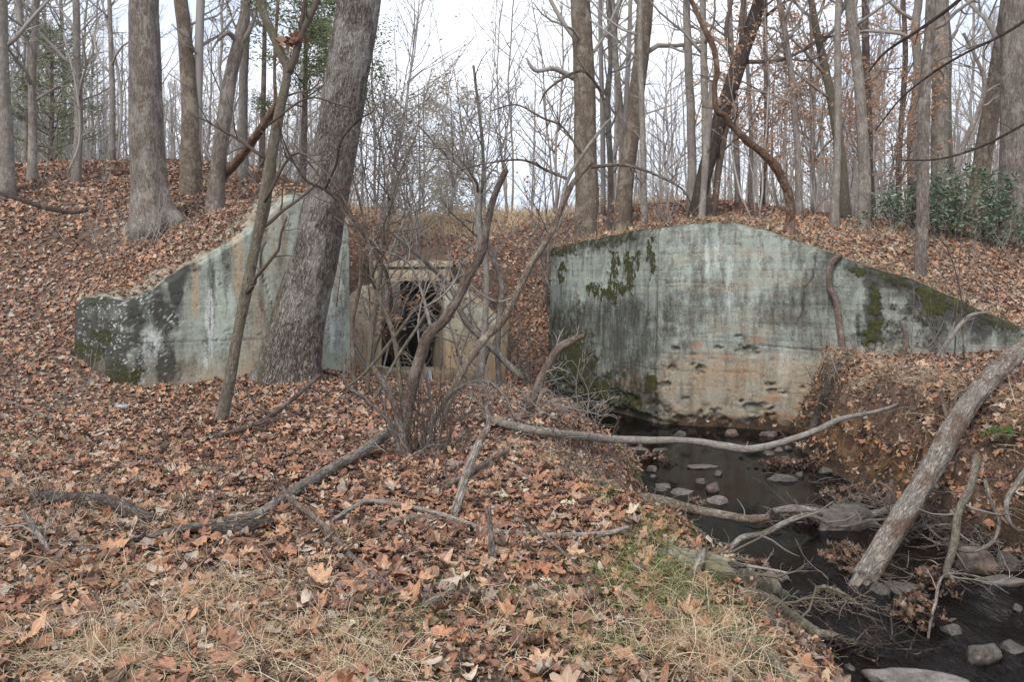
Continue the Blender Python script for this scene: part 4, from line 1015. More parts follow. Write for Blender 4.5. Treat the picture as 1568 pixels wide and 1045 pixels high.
T('sapling', 'thin bent sapling leaning right between the stout tree and the reddish leaning tree', 'sapling', [(1450, 300, 9), (1470, 240, 9), (1495, 180, 7), (1508, 130, 6), (1495, 90, 5), (1475, 50, 4)], 17, 'bark_grey', m1=12, t0=.3, flare=None, ext=0, seed=43, lv=2)

# hooked brown limb/vine at the right wall top
limb('hooked_vine', 'thick rust brown twisted vine arching from the right wall top up out of frame', 'vine', [(1210, 352, 14.2, 15), (1210, 318, 14.1, 14), (1203, 283, 14, 14), (1188, 256, 13.9, 14), (1165, 232, 13.8, 12), (1135, 208, 13.7, 11), (1112, 182, 13.6, 9), (1096, 165, 13.5, 9), (1094, 140, 13.5, 8), (1098, 105, 13.5, 9), (1094, 75, 13.5, 9), (1078, 40, 13.5, 8), (1060, 5, 13.5, 7), (1048, -40, 13.5, 6)], 'bark_rust', k=14, n=90, ground0=True, lump=.16, seed=15, lfreq=(2, 9), wob=.03,
     twig='twig_brown', tm=5, t0=.1, tr=.12)
limb('hanging_branch', 'dark slender branch overhanging from the top right corner of the photo', 'branch', [(1490, -20, 9, 7), (1450, 15, 9.2, 6), (1400, 50, 9.5, 5), (1355, 80, 9.8, 4), (1330, 110, 10, 3)], 'bark_dark', k=6, twig='twig_brown', tm=6, tk=1, tr=.2, seed=16)
limb('hanging_branch', 'long dark branch sagging across in front of the stout straight tree', 'branch', [(1600, 10, 8.5, 5), (1540, 50, 8.8, 5), (1480, 80, 9, 4), (1430, 110, 9.3, 4), (1380, 150, 9.6, 3), (1340, 200, 9.8, 2)], 'bark_dark', k=6, twig='twig_brown', tm=9, tk=2, tr=.25, seed=17)
limb('hanging_branch', 'dark branch crossing low over the laurel from the right edge', 'branch', [(1600, 170, 8.5, 5), (1550, 200, 8.7, 4), (1500, 225, 8.9, 4), (1440, 243, 9.1, 3), (1380, 245, 9.3, 2)], 'bark_dark', k=6, twig='twig_brown', tm=8, tk=2, tr=.25, seed=18)

# ---- wood beyond: repeats of a few prototypes
protos = []
for i in range(6):
    rng = np.random.default_rng(100 + i)
    H_ = 11.0
    lean = rng.normal(0, .3, 2)
    n = 18
    z = np.linspace(0, H_, n)
    p = np.stack([lean[0] * (z / H_) * 2 + np.cumsum(rng.normal(0, .05, n)), lean[1] * (z / H_) + np.cumsum(rng.normal(0, .05, n)), z], 1)
    r = np.linspace(.085, .035, n) * (1 + .3 * np.exp(-z / .4))
    tk = tubes(p, r, 8, lump=.08, lseed=i)
    tw, last = twigs(rng, p, r, 30, .10, .27, 48, 3, .12, .006, m2=7, m3=5)
    lf = None
    if i >= 4:
        tips = last[0].reshape(-1, 3); tips = tips[(rng.random(len(tips)) < .08) & (tips[:, 2] < 6)]
        lf = leafbits(rng, tips, .08, clus=2, spread=.05)
    protos.append((p, tk, tw, lf))
pm = []
for i, (p, tk, tw, lf) in enumerate(protos):
    a = build('trunk', [tk], M['bark_hazed'], base=(0, 0, 0)); b = build('twigwork', tw, M['twig_hazed'], base=(0, 0, 0))
    c2 = build('foliage', [lf[:2]], M['beech_leaf'], base=(0, 0, 0), attrs={'rnd': lf[2]}, smooth=False) if lf else None
    pm.append((a, b, c2))
rng = np.random.default_rng(77)
GROUPS = {0: ('bare slender grey trees of the wood seen past the left crest', 'bare slender pale tree in the wood beyond the left crest'),
          1: ('bare slender trees beyond the middle of the embankment', 'bare slender tree in the wood beyond the middle of the embankment'),
          2: ('bare slender trees of the wood beyond the right wall', 'bare slender tree in the wood beyond the right wall')}
spots = []
tries = 0
while len(spots) < 112 and tries < 9000:
    tries += 1
    Y = 21 + 30 * rng.random() ** .8
    px = rng.uniform(-120, 1700)
    if 600 < px < 860 and Y < 40: continue
    if 600 < px < 900 and rng.random() < .5: continue
    if px > 860 and rng.random() < .68: continue
    X = (px - CX) / F * Y
    if Y < 33 and -7.5 < X < -2.5: continue
    if any((X - a) ** 2 + (Y - b) ** 2 < .6 for a, b, _ in spots): continue
    spots.append((X, Y, px))
used = set()
for j, (X, Y, px) in enumerate(spots):
    i = int(rng.integers(6)) if (px > 1080 or 500 < px < 720) else int(rng.integers(4))
    a, b, c2 = pm[i]
    g = 0 if px < 560 else (1 if px < 900 else 2)
    t = thing('background_tree', GROUPS[g][1], 'tree', (X, Y, hz(X, Y) - .1), GROUPS[g][0])
    t.rotation_euler = (0, 0, rng.random() * 6.28)
    s = rng.uniform(.75, 1.25); t.scale = (s * rng.uniform(.7, 1.2),) * 2 + (s * 1.1,)
    for src in (a, b, c2):
        if src is None: continue
        if src.name in used:
            o = src.copy(); COL.objects.link(o)
        else:
            o = src; used.add(src.name)
        o.parent = t
for trio in pm:
    for o in trio:
        if o is not None and o.parent is None: bpy.data.objects.remove(o)

# far wood: a mass of stems and twigs past 50 m
rng = np.random.default_rng(5)
n = 620
Y = rng.uniform(46, 85, n); px = rng.uniform(-150, 1720, n)
keep = ~((px > 640) & (px < 900) & (rng.random(n) < .8)); Y, px = Y[keep], px[keep]; n = len(Y)
X = (px - CX) / F * Y; Z = H(X, Y)
hgt = rng.uniform(9, 17, n) * np.where((px > 560) & (px < 900), .6, 1)
z = np.linspace(0, 1, 8)[None]
ln = rng.normal(0, .04, (n, 2))
P = np.stack([X[:, None] + ln[:, :1] * z * hgt[:, None] + rng.normal(0, .08, (n, 8)), Y[:, None] + 0 * z, Z[:, None] + z * hgt[:, None]], -1)
R = (rng.uniform(.05, .15, n)[:, None]) * (1 - .7 * z)
parts = [tubes(P, R, 4)]
P1, R1 = grow(rng, P, R, 16, .25, 45, 4, .2, .15, .5, .10, 1, .016); parts.append(tubes(P1, R1, 3))
P2, R2 = grow(rng, P1, R1, 7, .5, 45, 3, .2, .1, .7, .2, 1, .011); parts.append(tubes(P2, R2, 3))
tag(build('distant_woods', parts, M['twig_hazed'], base=(0, 60, 0)), 'hazy mass of bare far off woodland behind the embankment', 'woodland', kind='stuff')

# ---- saplings and brush on the slopes
def brush(label, px, py, D, h, nst, group=None, mat='twig_grey', leaves=None, seed=0, name='sapling', cat='sapling', spread=.25, r0=.012, m1=7, lv=2, lean=.25, rmin=.003, z=None):
    rng = np.random.default_rng(seed)
    X = (px - CX) / F * D; Z = hz(X, D) if z is None else z
    t = thing(name if spread < 1 else 'undergrowth', label, cat if spread < 1 else 'undergrowth', (X, D, Z), group)
    if spread >= 1: t['kind'] = 'stuff'
    n = 9
    p0 = np.array([X, D, Z - .03]) + np.concatenate([rng.normal(0, spread * .25, (nst, 2)), np.zeros((nst, 1))], 1)
    d = norm(np.concatenate([rng.normal(0, lean, (nst, 2)), np.ones((nst, 1))], 1)); L = h * rng.uniform(.55, 1.1, nst)
    P = np.empty((nst, n, 3)); P[:, 0] = p0
    for k in range(1, n):
        P[:, k] = P[:, k - 1] + d * (L / (n - 1))[:, None]; d = norm(d + rng.normal(0, .09, d.shape) + [0, 0, .02])
    R = np.linspace(1, .35, n)[None] * (r0 * rng.uniform(.6, 1.2, nst))[:, None]
    parts = [tubes(P, R, 6, lump=.06)]
    P1, R1 = grow(rng, P, R, m1, .35, 45, 6, .16, .08, .6, .2, 1, rmin); tw = [tubes(P1, R1, 4)]; last = P1
    if lv > 1:
        P2, R2 = grow(rng, P1, R1, 5, .5, 45, 5, .16, .05, .7, .2, 1, rmin * .8); tw.append(tubes(P2, R2, 3)); last = P2
    build('stems', parts, M[mat], parent=t, base=(X, D, Z)); build('twigwork', tw, M[mat], parent=t, base=(X, D, Z))  # upright stems, then the twigs growing off them
    if leaves:
        m_, size, frac, clus = leaves
        tips = last.reshape(-1, 3); tips = tips[rng.random(len(tips)) < frac]
        V, f_, rd = leafbits(rng, tips, size, clus=clus, spread=size * .5, droop=.3)
        build('foliage', [(V, f_)], M[m_], parent=t, base=(X, D, Z), attrs={'rnd': rd}, smooth=False)
    return t
BL = lambda f, c_=1, s=.06: ('beech_leaf', s * 1.25, f, c_ + 1)
DL = lambda f, c_=1, s=.06: ('dead_leaf', s, f, c_)
brush('young beech with dusty pink leaves on the slope directly above the culvert', 640, 400, 22, 4.6, 5, leaves=DL(.35, 1, .08), seed=1, r0=.03, m1=12, lean=.3, mat='twig_hazed')
brush('wide spreading bare dogwood left of the culvert with crossing dark twigs', 566, 500, 15.5, 4.6, 4, mat='twig_grey', seed=2, r0=.028, m1=12, lean=.35, leaves=DL(.02))
brush('pale slim sapling right of the culvert hung with withered leaves', 735, 470, 17, 5.2, 3, leaves=DL(.25, 1, .08), seed=3, r0=.04, m1=14, lean=.2)
brush('small beech with pale copper leaves left of the culvert mouth', 575, 560, 13.8, 2.4, 4, leaves=BL(.22, 1, .07), seed=4, r0=.018, m1=9, lean=.4)
brush('low copper leaved beech on the embankment above the left wing of the culvert', 560, 430, 20, 2.0, 5, leaves=BL(.3, 1, .08), seed=5, r0=.02, m1=9, lean=.5)
brush('brush of withered leaves at the foot of the large rough tree', 862, 380, 18.2, 3.0, 7, leaves=DL(.25, 1, .08), seed=6, r0=.02, m1=9, lean=.4)
brush('thicket of bare saplings in the gully beside the left end of the right wall', 815, 480, 18.0, 2.6, 8, seed=7, r0=.016, m1=6, lean=.2)
brush('upright bare shoots on the embankment between the culvert and the gully', 720, 400, 21, 2.4, 12, seed=8, r0=.016, m1=4, lean=.18, spread=3, lv=1)
brush('copper leaved beech sapling under the dark leaning tree', 1160, 340, 17.2, 5.5, 4, leaves=BL(.42, 2), seed=9, r0=.022, m1=12, lean=.18, mat='twig_hazed')
brush('copper leaved beech sapling between the curved tree and the white dead pole', 1250, 338, 18.5, 5.2, 4, leaves=BL(.5, 2), seed=10, r0=.022, m1=12, lean=.22, mat='twig_hazed')
brush('copper leaved beech sapling just left of the laurel', 1352, 340, 18.5, 4.4, 4, leaves=BL(.5, 2), seed=11, r0=.03, m1=14, lean=.2)
brush('scrubby bare bush on the crest between the scaly trees and the white snag', 1020, 345, 16.5, 1.6, 7, seed=12, r0=.012, m1=5, lean=.5)
brush('orange leaved brush along the crest right of the large rough tree', 925, 350, 18, 1.6, 9, leaves=BL(.12), seed=13, r0=.012, m1=6, lean=.4, spread=2.5)
brush('mat of bare stalks on the left slope below the thick grey tree', 175, 400, 14, .9, 16, seed=14, r0=.006, m1=5, lean=.6, spread=2.5, mat='twig_pale')
brush('tangle of pale vine stems around the foot of the thick grey tree', 215, 345, 14.2, 1.3, 14, seed=15, r0=.008, m1=4, lean=.5, spread=1.5, mat='twig_pale')
brush('bare bush between the left edge and the mottled tree on the crest', 85, 270, 17.5, 2.6, 10, seed=16, r0=.012, m1=7, lean=.35, spread=3, leaves=DL(.02))
brush('bare undergrowth on the left crest behind the small leaning tree', 420, 300, 18.5, 3.2, 9, seed=17, r0=.014, m1=8, lean=.3, spread=3, leaves=DL(.03))
brush('brush of thin stems at the foot of the laurel on the right slope', 1480, 420, 14, 1.3, 10, seed=18, r0=.008, m1=6, lean=.5, spread=2.5, mat='twig_grey')
brush('pale stalks standing before the right wall slope end', 1430, 520, 12.0, 1.6, 7, seed=19, r0=.007, m1=5, lean=.5, spread=1.2, mat='twig_grey')
brush('slim upright sapling in front of the right wall tail', 1468, 530, 11.4, 3.2, 2, seed=20, r0=.014, m1=6, lean=.08, mat='twig_brown')
brush('thin leafless shoots on the left bank just below the middle shrub', 690, 790, 6.0, .9, 6, seed=21, r0=.005, m1=5, lean=.5, mat='twig_brown')
brush('thin forked twigs standing among leaves right of the middle of the bank', 885, 760, 6.4, 1.0, 5, seed=22, r0=.005, m1=5, lean=.3, mat='twig_brown')
brush('spindly twigs at the left bank beside the dark rotten log', 75, 850, 4.6, .6, 4, seed=23, r0=.004, m1=4, lean=.6, mat='twig_grey', rmin=.002)
brush('fine bare twigs growing before the forked stick', 300, 800, 5.0, .9, 5, seed=24, r0=.004, m1=5, lean=.4, mat='twig_brown', rmin=.002)
brush('wiry dead weeds at the left end wall foot', 75, 640, 9.8, .9, 14, seed=25, r0=.005, m1=5, lean=.6, spread=2, mat='twig_grey')

brush('tall copper leaved beech behind the smooth grey leaning tree', 1300, 336, 20, 6.5, 5, leaves=BL(.5, 2, .07), seed=61, r0=.024, m1=13, lean=.2, mat='twig_hazed')
brush('thin beech hung with copper leaves right of the dark leaning tree', 1195, 338, 19, 6.0, 4, leaves=BL(.45, 2, .07), seed=62, r0=.022, m1=12, lean=.22, mat='twig_hazed')
brush('bare grey thicket of thin poles on the crest left of the large rough tree', 835, 345, 20, 6.5, 4, leaves=DL(.08, 1, .08), seed=63, r0=.03, m1=16, lean=.2)
brush('pale slender bare tree branching wide above the embankment field', 780, 335, 27, 8.5, 3, leaves=DL(.05, 1, .09), seed=64, r0=.05, m1=18, lean=.15, rmin=.005, mat='twig_hazed')
brush('pale bare sapling clump on the field edge behind the pink leaved beech', 690, 335, 26, 7.5, 5, leaves=DL(.1, 1, .09), seed=65, r0=.04, m1=18, lean=.2, rmin=.005, mat='twig_hazed')
brush('pale fine twigged tree in the open sky left of the large rough tree', 850, 335, 26, 9.5, 3, seed=71, r0=.05, m1=22, lean=.15, rmin=.004, mat='twig_hazed')
brush('pale fine twigged tree right of the leaning trunk against the sky', 600, 335, 26, 9.5, 4, seed=72, r0=.05, m1=22, lean=.15, rmin=.004, mat='twig_hazed')
brush('slight pale tree with a wide bare crown behind the snapped stem', 740, 335, 28, 9.0, 3, seed=73, r0=.045, m1=22, lean=.18, rmin=.004, mat='twig_hazed')
brush('slender bare tree spreading fine twigs above the middle of the right wall', 1020, 338, 19, 8.0, 3, seed=74, r0=.035, m1=20, lean=.15, rmin=.004, mat='twig_hazed')
brush('bare bush before the field at the right of the leaning trunk', 575, 350, 21, 5.5, 6, seed=66, r0=.03, m1=14, lean=.3, leaves=DL(.06, 1, .08))
brush('weedy stalks on the left slope between the wall and the thick grey tree', 260, 380, 13.5, .7, 22, seed=67, r0=.005, m1=4, lean=.7, spread=3, mat='twig_pale')
brush('weedy stalks by the left edge low on the slope', 40, 430, 12.5, .8, 22, seed=68, r0=.005, m1=4, lean=.7, spread=4, mat='twig_grey')
brush('dry weeds on the right slope under the laurel', 1330, 380, 15, .7, 22, seed=69, r0=.005, m1=4, lean=.7, spread=5, mat='twig_pale')
brush('dead weeds on top of the far bank before the wall tail', 1400, 545, 11.2, .6, 24, seed=70, r0=.004, m1=5, lean=.7, spread=4, mat='twig_pale')
# evergreens
def evergreen(label, px, D, zb, zt, rad, mat, n, size, seed, tr='bark_brown', shape=1.0, cat='cedar', name='cedar_tree'):
    rng = np.random.default_rng(seed); X = (px - CX) / F * D; Z = hz(X, D)
    t = thing(name, label, cat, (X, D, Z)); Hh = zt
    p = np.stack([X + .1 * np.sin(np.linspace(0, 3, 12)), np.full(12, D), Z + np.linspace(-.1, Hh, 12)], 1)
    build('trunk', [tubes(p, np.linspace(.09, .02, 12), 8)], M[tr], parent=t, base=(X, D, Z))
    P, R = grow(rng, p[None], np.linspace(.09, .02, 12)[None], 46, rad / Hh * 1.5, 70, 6, .12, -.01, .3, zb / Hh, .98, .008)
    build('branches', [tubes(P, R, 4)], M[tr], parent=t, base=(X, D, Z))
    P2, _ = grow(rng, P, R, 8, .55, 50, 4, .15, 0, .5, .2, 1, .004)
    q = np.concatenate([P2[:, 1:].reshape(-1, 3)])
    idx = rng.integers(0, len(q), n)
    V, f, rd = leafbits(rng, q[idx] + rng.normal(0, size * 1.0, (n, 3)), size, .28, 0.1)
    build('foliage', [(V, f)], M[mat], parent=t, base=(X, D, Z), attrs={'rnd': rd}, smooth=False)
evergreen('feathery green cedar behind the crooked forked tree', 462, 19.5, 2.6, 9, 1.5, 'cedar', 30000, .10, 1)
evergreen('second feathery cedar higher up left of the big leaning trunk', 400, 22, 5.0, 10, 1.3, 'cedar', 16000, .10, 2)
evergreen('small dusty green cedar near the left edge beyond the crest', 75, 24, .3, 4.6, 1.2, 'cedar', 9000, .10, 3)
evergreen('dull olive pine far behind the culvert slope', 640, 42, 1.0, 13.2, 2.8, 'pine', 8000, .2, 4, cat='pine', name='pine_tree')
evergreen('dull olive pine with rounded top, right of the first far pine', 690, 40, 1.0, 12.6, 2.0, 'pine', 7000, .2, 5, cat='pine', name='pine_tree')
# laurel thicket
def laurel(label, px, py, D, rx, h, n, seed):
    rng = np.random.default_rng(seed); X = (px - CX) / F * D; Z = hz(X, D)
    t = thing('laurel_bush', label, 'evergreen bush', (X, D, Z))
    ns = 16
    d = norm(np.concatenate([rng.normal(0, .55, (ns, 2)), np.ones((ns, 1))], 1)); L = rng.uniform(.6, 1, ns) * h
    P = np.array([X, D, Z])[None, None] + np.concatenate([rng.uniform(-rx, rx, (ns, 1)), rng.uniform(-.5, .5, (ns, 1)), np.zeros((ns, 1))], 1)[:, None] + d[:, None] * L[:, None, None] * np.linspace(0, 1, 6)[None, :, None]
    R = np.linspace(.018, .007, 6)[None].repeat(ns, 0)
    P1, R1 = grow(rng, P, R, 8, .5, 50, 5, .2, .05, .6, .1, 1, .005)
    build('stems', [tubes(P, R, 5), tubes(P1, R1, 4)], M['bark_brown'], parent=t, base=(X, D, Z))
    q = np.concatenate([P1[:, 2:].reshape(-1, 3), P[:, 3:].reshape(-1, 3)]); q = q[rng.integers(0, len(q), n // 7)]
    V, f, rd = leafbits(rng, q, .10, .38, .1, 7, .06)
    build('foliage', [(V, f)], M['laurel'], parent=t, base=(X, D, Z), attrs={'rnd': rd}, smooth=True)
laurel('dark glossy laurel bush behind the grey tree on the right slope', 1400, 360, 16.5, .42, 1.3, 1300, 1)
laurel('broad glossy laurel bush between the stout tree and the reddish leaning tree', 1470, 370, 15.8, .7, 1.5, 2700, 2)
laurel('low laurel clump at the foot of the thick right edge tree', 1540, 375, 15.2, .4, .8, 700, 3)
# ------------------------------------------------------------------ the many stemmed broken tree on the bank
def G(px, py, w, lift=0.0):
    """ground control point -> (px, py, D, w)"""
    g = gp(px, py, lift)
    return (px, py, g[1], w)

def stemset():
    t = thing('broken_tree', 'many stemmed half dead tree on the bank, its thick middle stem snapped off high up', 'broken tree', gp(632, 703))
    D = gp(632, 703)[1]
    L_ = lambda nm, pts, bark, **k: limb(nm, None, None, [(a, b, d, w * .8) for a, b, d, w in pts], bark, parent=t, **k)
    L_('stem', [(622, 712, D, 34), (619, 660, D, 27), (629, 600, D, 24), (645, 545, D, 22), (656, 513, D, 22), (680, 490, D, 20), (701, 457, D, 18), (719, 420, D, 17), (738, 387, D, 16), (746, 345, D, 14), (757, 300, D, 13), (775, 260, D, 12)], 'bark_brown', k=22, n=80, lump=.13, split=True, seed=31, lfreq=(1.4, 5))
    L_('snapped_stem', [(622, 705, D, 20), (614, 655, D - .05, 17), (604, 620, D - .1, 14), (590, 592, D - .15, 12), (573, 566, D - .2, 9)], 'log_wood', k=14, n=30, lump=.15, split=True, seed=32)
    L_('stem', [(626, 705, D + .1, 12), (618, 640, D + .15, 10), (610, 560, D + .2, 9), (600, 505, D + .2, 9), (582, 460, D + .2, 9), (570, 425, D + .2, 8), (566, 380, D + .2, 6), (548, 300, D + .1, 4), (530, 240, D, 3)], 'bark_mossy', k=10, n=50, seed=33, twig='twig_brown', tm=12, tk=3, tr=.28, t0=.4, up=.05)
    L_('stem', [(640, 705, D + .1, 11), (655, 660, D + .3, 8), (690, 605, D + .5, 9), (728, 585, D + .5, 8), (752, 588, D + .4, 7), (775, 610, D + .3, 6), (790, 645, D + .2, 5)], 'bark_grey', k=8, n=40, seed=34, twig='twig_grey', tm=8, tk=2, tr=.35)
    L_('stem', [(615, 700, D, 12), (598, 650, D - .1, 9), (560, 612, D - .2, 8), (530, 590, D - .3, 8), (528, 560, D - .3, 6), (530, 540, D - .3, 3)], 'bark_grey', k=8, n=40, seed=35, twig='twig_grey', tm=5, tk=2, tr=.3)
    L_('stem', [(650, 712, D + .1, 10), (662, 640, D + .2, 7), (650, 560, D + .2, 5), (640, 500, D + .2, 4), (655, 420, D + .2, 3)], 'twig_grey', k=6, n=30, seed=36, twig='twig_grey', tm=9, tk=2, tr=.35)
    L_('branch', [(662, 512, D, 8), (652, 470, D, 6), (640, 430, D, 5), (622, 400, D - .1, 4), (590, 385, D - .2, 3), (560, 375, D - .3, 2)], 'bark_pale', k=8, n=30, seed=37, twig='twig_pale', tm=9, tk=2, tr=.4)
    L_('branch', [(652, 470, D, 5), (675, 455, D, 4), (697, 430, D + .1, 4), (710, 400, D + .1, 3), (735, 380, D + .2, 2)], 'bark_pale', k=8, n=24, seed=38, twig='twig_pale', tm=8, tk=2, tr=.4)
    L_('branch', [(575, 610, D - .2, 6), (610, 545, D, 6), (640, 500, D + .05, 6), (665, 460, D + .1, 6), (700, 427, D + .2, 5), (727, 415, D + .3, 3)], 'bark_mossy', k=8, n=26, seed=39)
    rng = np.random.default_rng(4)     # basal suckers and dead shoots
    n = 34; a = rng.uniform(-.20, .26, n); b0 = gp(640, 700)
    p0 = b0 + np.stack([a, rng.normal(0, .12, n), np.full(n, -.02)], 1)
    d = norm(np.stack([a * 1.4 + rng.normal(0, .3, n), rng.normal(0, .25, n), np.ones(n)], 1)); L = rng.uniform(.15, 1.0, n)
    P = p0[:, None] + d[:, None] * L[:, None, None] * np.linspace(0, 1, 7)[None, :, None] + np.cumsum(rng.normal(0, .018, (n, 7, 3)), 1)
    P1, R1 = grow(rng, P, np.linspace(.009, .003, 7)[None].repeat(n, 0), 4, .5, 40, 5, .15, .05, .5, .3, 1, .002)
    build('suckers', [tubes(P, np.linspace(.008, .002, 7)[None].repeat(n, 0), 5), tubes(P1, R1, 3)], M['bark_brown'], parent=t, base=np.array(t.location))
    return D
DS = stemset()

# second snapped tree leaning right, with its dead arching branches
D2 = 9.6
t2 = thing('broken_tree', 'leaning snapped tree right of the many stemmed one, splintered top before the large rough tree', 'broken tree', gp(664, 668))
L2 = lambda nm, pts, bark, **k: limb(nm, None, None, [(a, b, d, w * .85) for a, b, d, w in pts], bark, parent=t2, **k)
L2('stem', [(664, 668, D2 - 1.2, 15), (683, 623, D2 - .8, 15), (709, 566, D2 - .4, 14), (741, 520, D2, 15), (767, 495, D2, 13), (790, 453, D2, 12), (813, 405, D2, 13), (829, 381, D2, 11), (845, 354, D2, 11), (856, 327, D2, 10), (875, 284, D2, 10), (906, 248, D2, 8)], 'bark_scaly', k=18, n=70, split=True, lump=.14, seed=41, lfreq=(1.4, 5))
L2('branch', [(856, 330, D2, 7), (864, 292, D2, 7), (876, 262, D2, 7), (904, 220, D2, 7), (935, 180, D2, 4)], 'bark_pale', k=10, n=30, split=True, seed=42)
L2('branch', [(905, 256, D2, 7), (950, 252, D2, 6), (985, 260, D2 - .1, 5), (1020, 275, D2 - .2, 4), (1045, 290, D2 - .3, 4), (1060, 315, D2 - .3, 3)], 'bark_brown', k=8, n=30, seed=43, twig='twig_brown', tm=7, tk=2, tr=.25)
L2('branch', [(932, 182, D2, 6), (922, 145, D2, 6), (905, 118, D2 - .1, 5), (890, 108, D2 - .1, 5), (868, 116, D2 - .2, 5), (838, 138, D2 - .3, 4), (826, 160, D2 - .3, 2)], 'bark_brown', k=8, n=36, seed=44, twig='twig_brown', tm=7, tk=2, tr=.25)
L2('branch', [(872, 275, D2, 6), (840, 262, D2, 5), (800, 245, D2 - .1, 4), (745, 250, D2 - .2, 3), (700, 262, D2 - .3, 2)], 'bark_brown', k=6, n=26, seed=45, twig='twig_brown', tm=9, tk=2, tr=.3)
L2('branch', [(890, 235, D2, 5), (862, 195, D2, 4), (830, 180, D2, 4), (790, 160, D2, 3), (750, 170, D2, 2)], 'bark_brown', k=6, n=26, seed=46, twig='twig_brown', tm=9, tk=2, tr=.35)
L2('branch', [(788, 455, D2, 4), (760, 462, D2 - .05, 4), (725, 440, D2 - .1, 3), (700, 400, D2 - .1, 2)], 'twig_grey', k=6, n=22, seed=47, twig='twig_grey', tm=7, tk=2, tr=.35)

limb('sapling', 'thin brownish sapling standing beside the left side of the culvert mouth', 'sapling', [(562, 590, 11.0, 8), (566, 540, 11.0, 8), (574, 467, 11.0, 8), (583, 410, 11.0, 6), (592, 350, 11.0, 5), (606, 280, 11, 4), (640, 200, 11, 2)], 'bark_mossy', k=8, n=40, ground0=True, seed=48, twig='twig_brown', tm=14, tk=2, tr=.3, t0=.4)
limb('sapling', 'thin straight dead pole slanting across the dark culvert mouth', 'dead branch', [(520, 602, 10.5, 4), (560, 570, 10.5, 5), (605, 515, 10.5, 5), (640, 470, 10.5, 4), (680, 440, 10.4, 3), (700, 430, 10.4, 2)], 'bark_mossy', k=8, n=30, seed=49, twig='twig_grey', tm=7, tk=2, tr=.25)
limb('sapling', 'bare sapling standing against the right end of the leaning trunk with arched dark branches', 'sapling', [(545, 590, 10.8, 7), (540, 500, 10.8, 6), (552, 430, 10.8, 6), (548, 360, 10.8, 5), (530, 330, 10.8, 4), (505, 290, 10.8, 3), (450, 220, 10.6, 2)], 'bark_brown', k=6, n=40, ground0=True, seed=50, twig='twig_brown', tm=10, tk=2, tr=.3, t0=.4)
limb('sapling', 'tall grey sapling right of the culvert forking towards the sky', 'sapling', [(735, 520, 13.5, 10), (745, 430, 13.5, 9), (733, 350, 13.5, 9), (730, 285, 13.5, 9), (705, 255, 13.5, 5), (680, 235, 13.5, 4), (640, 190, 13.5, 2)], 'bark_pale', k=8, n=40, seed=51, twig='twig_grey', tm=12, tk=2, tr=.35, t0=.4, ground0=True)
limb('sapling', 'slender leaning grey sapling crossing the right wing of the culvert', 'sapling', [(800, 580, 14, 10), (760, 540, 14, 10), (712, 490, 14, 9), (690, 440, 14, 8), (650, 400, 14, 7), (600, 355, 14, 5)], 'bark_grey', k=8, n=30, seed=52, twig='twig_grey', tm=8, tk=2, tr=.3)
limb('sapling', 'upright grey sapling at the end of the right culvert wing', 'sapling', [(768, 600, 15, 10), (762, 520, 15, 9), (768, 440, 15, 9), (750, 380, 15, 8), (735, 330, 15, 6), (740, 240, 15, 5), (725, 100, 15, 4)], 'bark_grey', k=8, n=34, seed=53, ground0=True, twig='twig_grey', tm=10, tk=2, tr=.25, t0=.4)
# arching dark branch from the left crossing in front of the leaning trunk
limb('arching_branch', 'long dark arching branch crossing low in front of the leaning trunk', 'branch', [(425, 185, 8.4, 2), (440, 230, 8.3, 3), (468, 275, 8.2, 4), (497, 290, 8.1, 5), (530, 320, 8, 5), (560, 365, 7.8, 6), (592, 420, 7.6, 6), (600, 480, 7.5, 7)], 'bark_dark', k=7, n=50, seed=54, twig='twig_brown', tm=6, tk=1, tr=.2)
limb('arching_branch', 'dark forked branch reaching up right before the leaning trunk', 'branch', [(498, 289, 8.1, 4), (515, 250, 8.1, 4), (522, 215, 8.0, 4), (548, 185, 8.0, 3), (572, 170, 7.9, 2)], 'bark_dark', k=6, n=26, seed=55, twig='twig_brown', tm=7, tk=2, tr=.35)

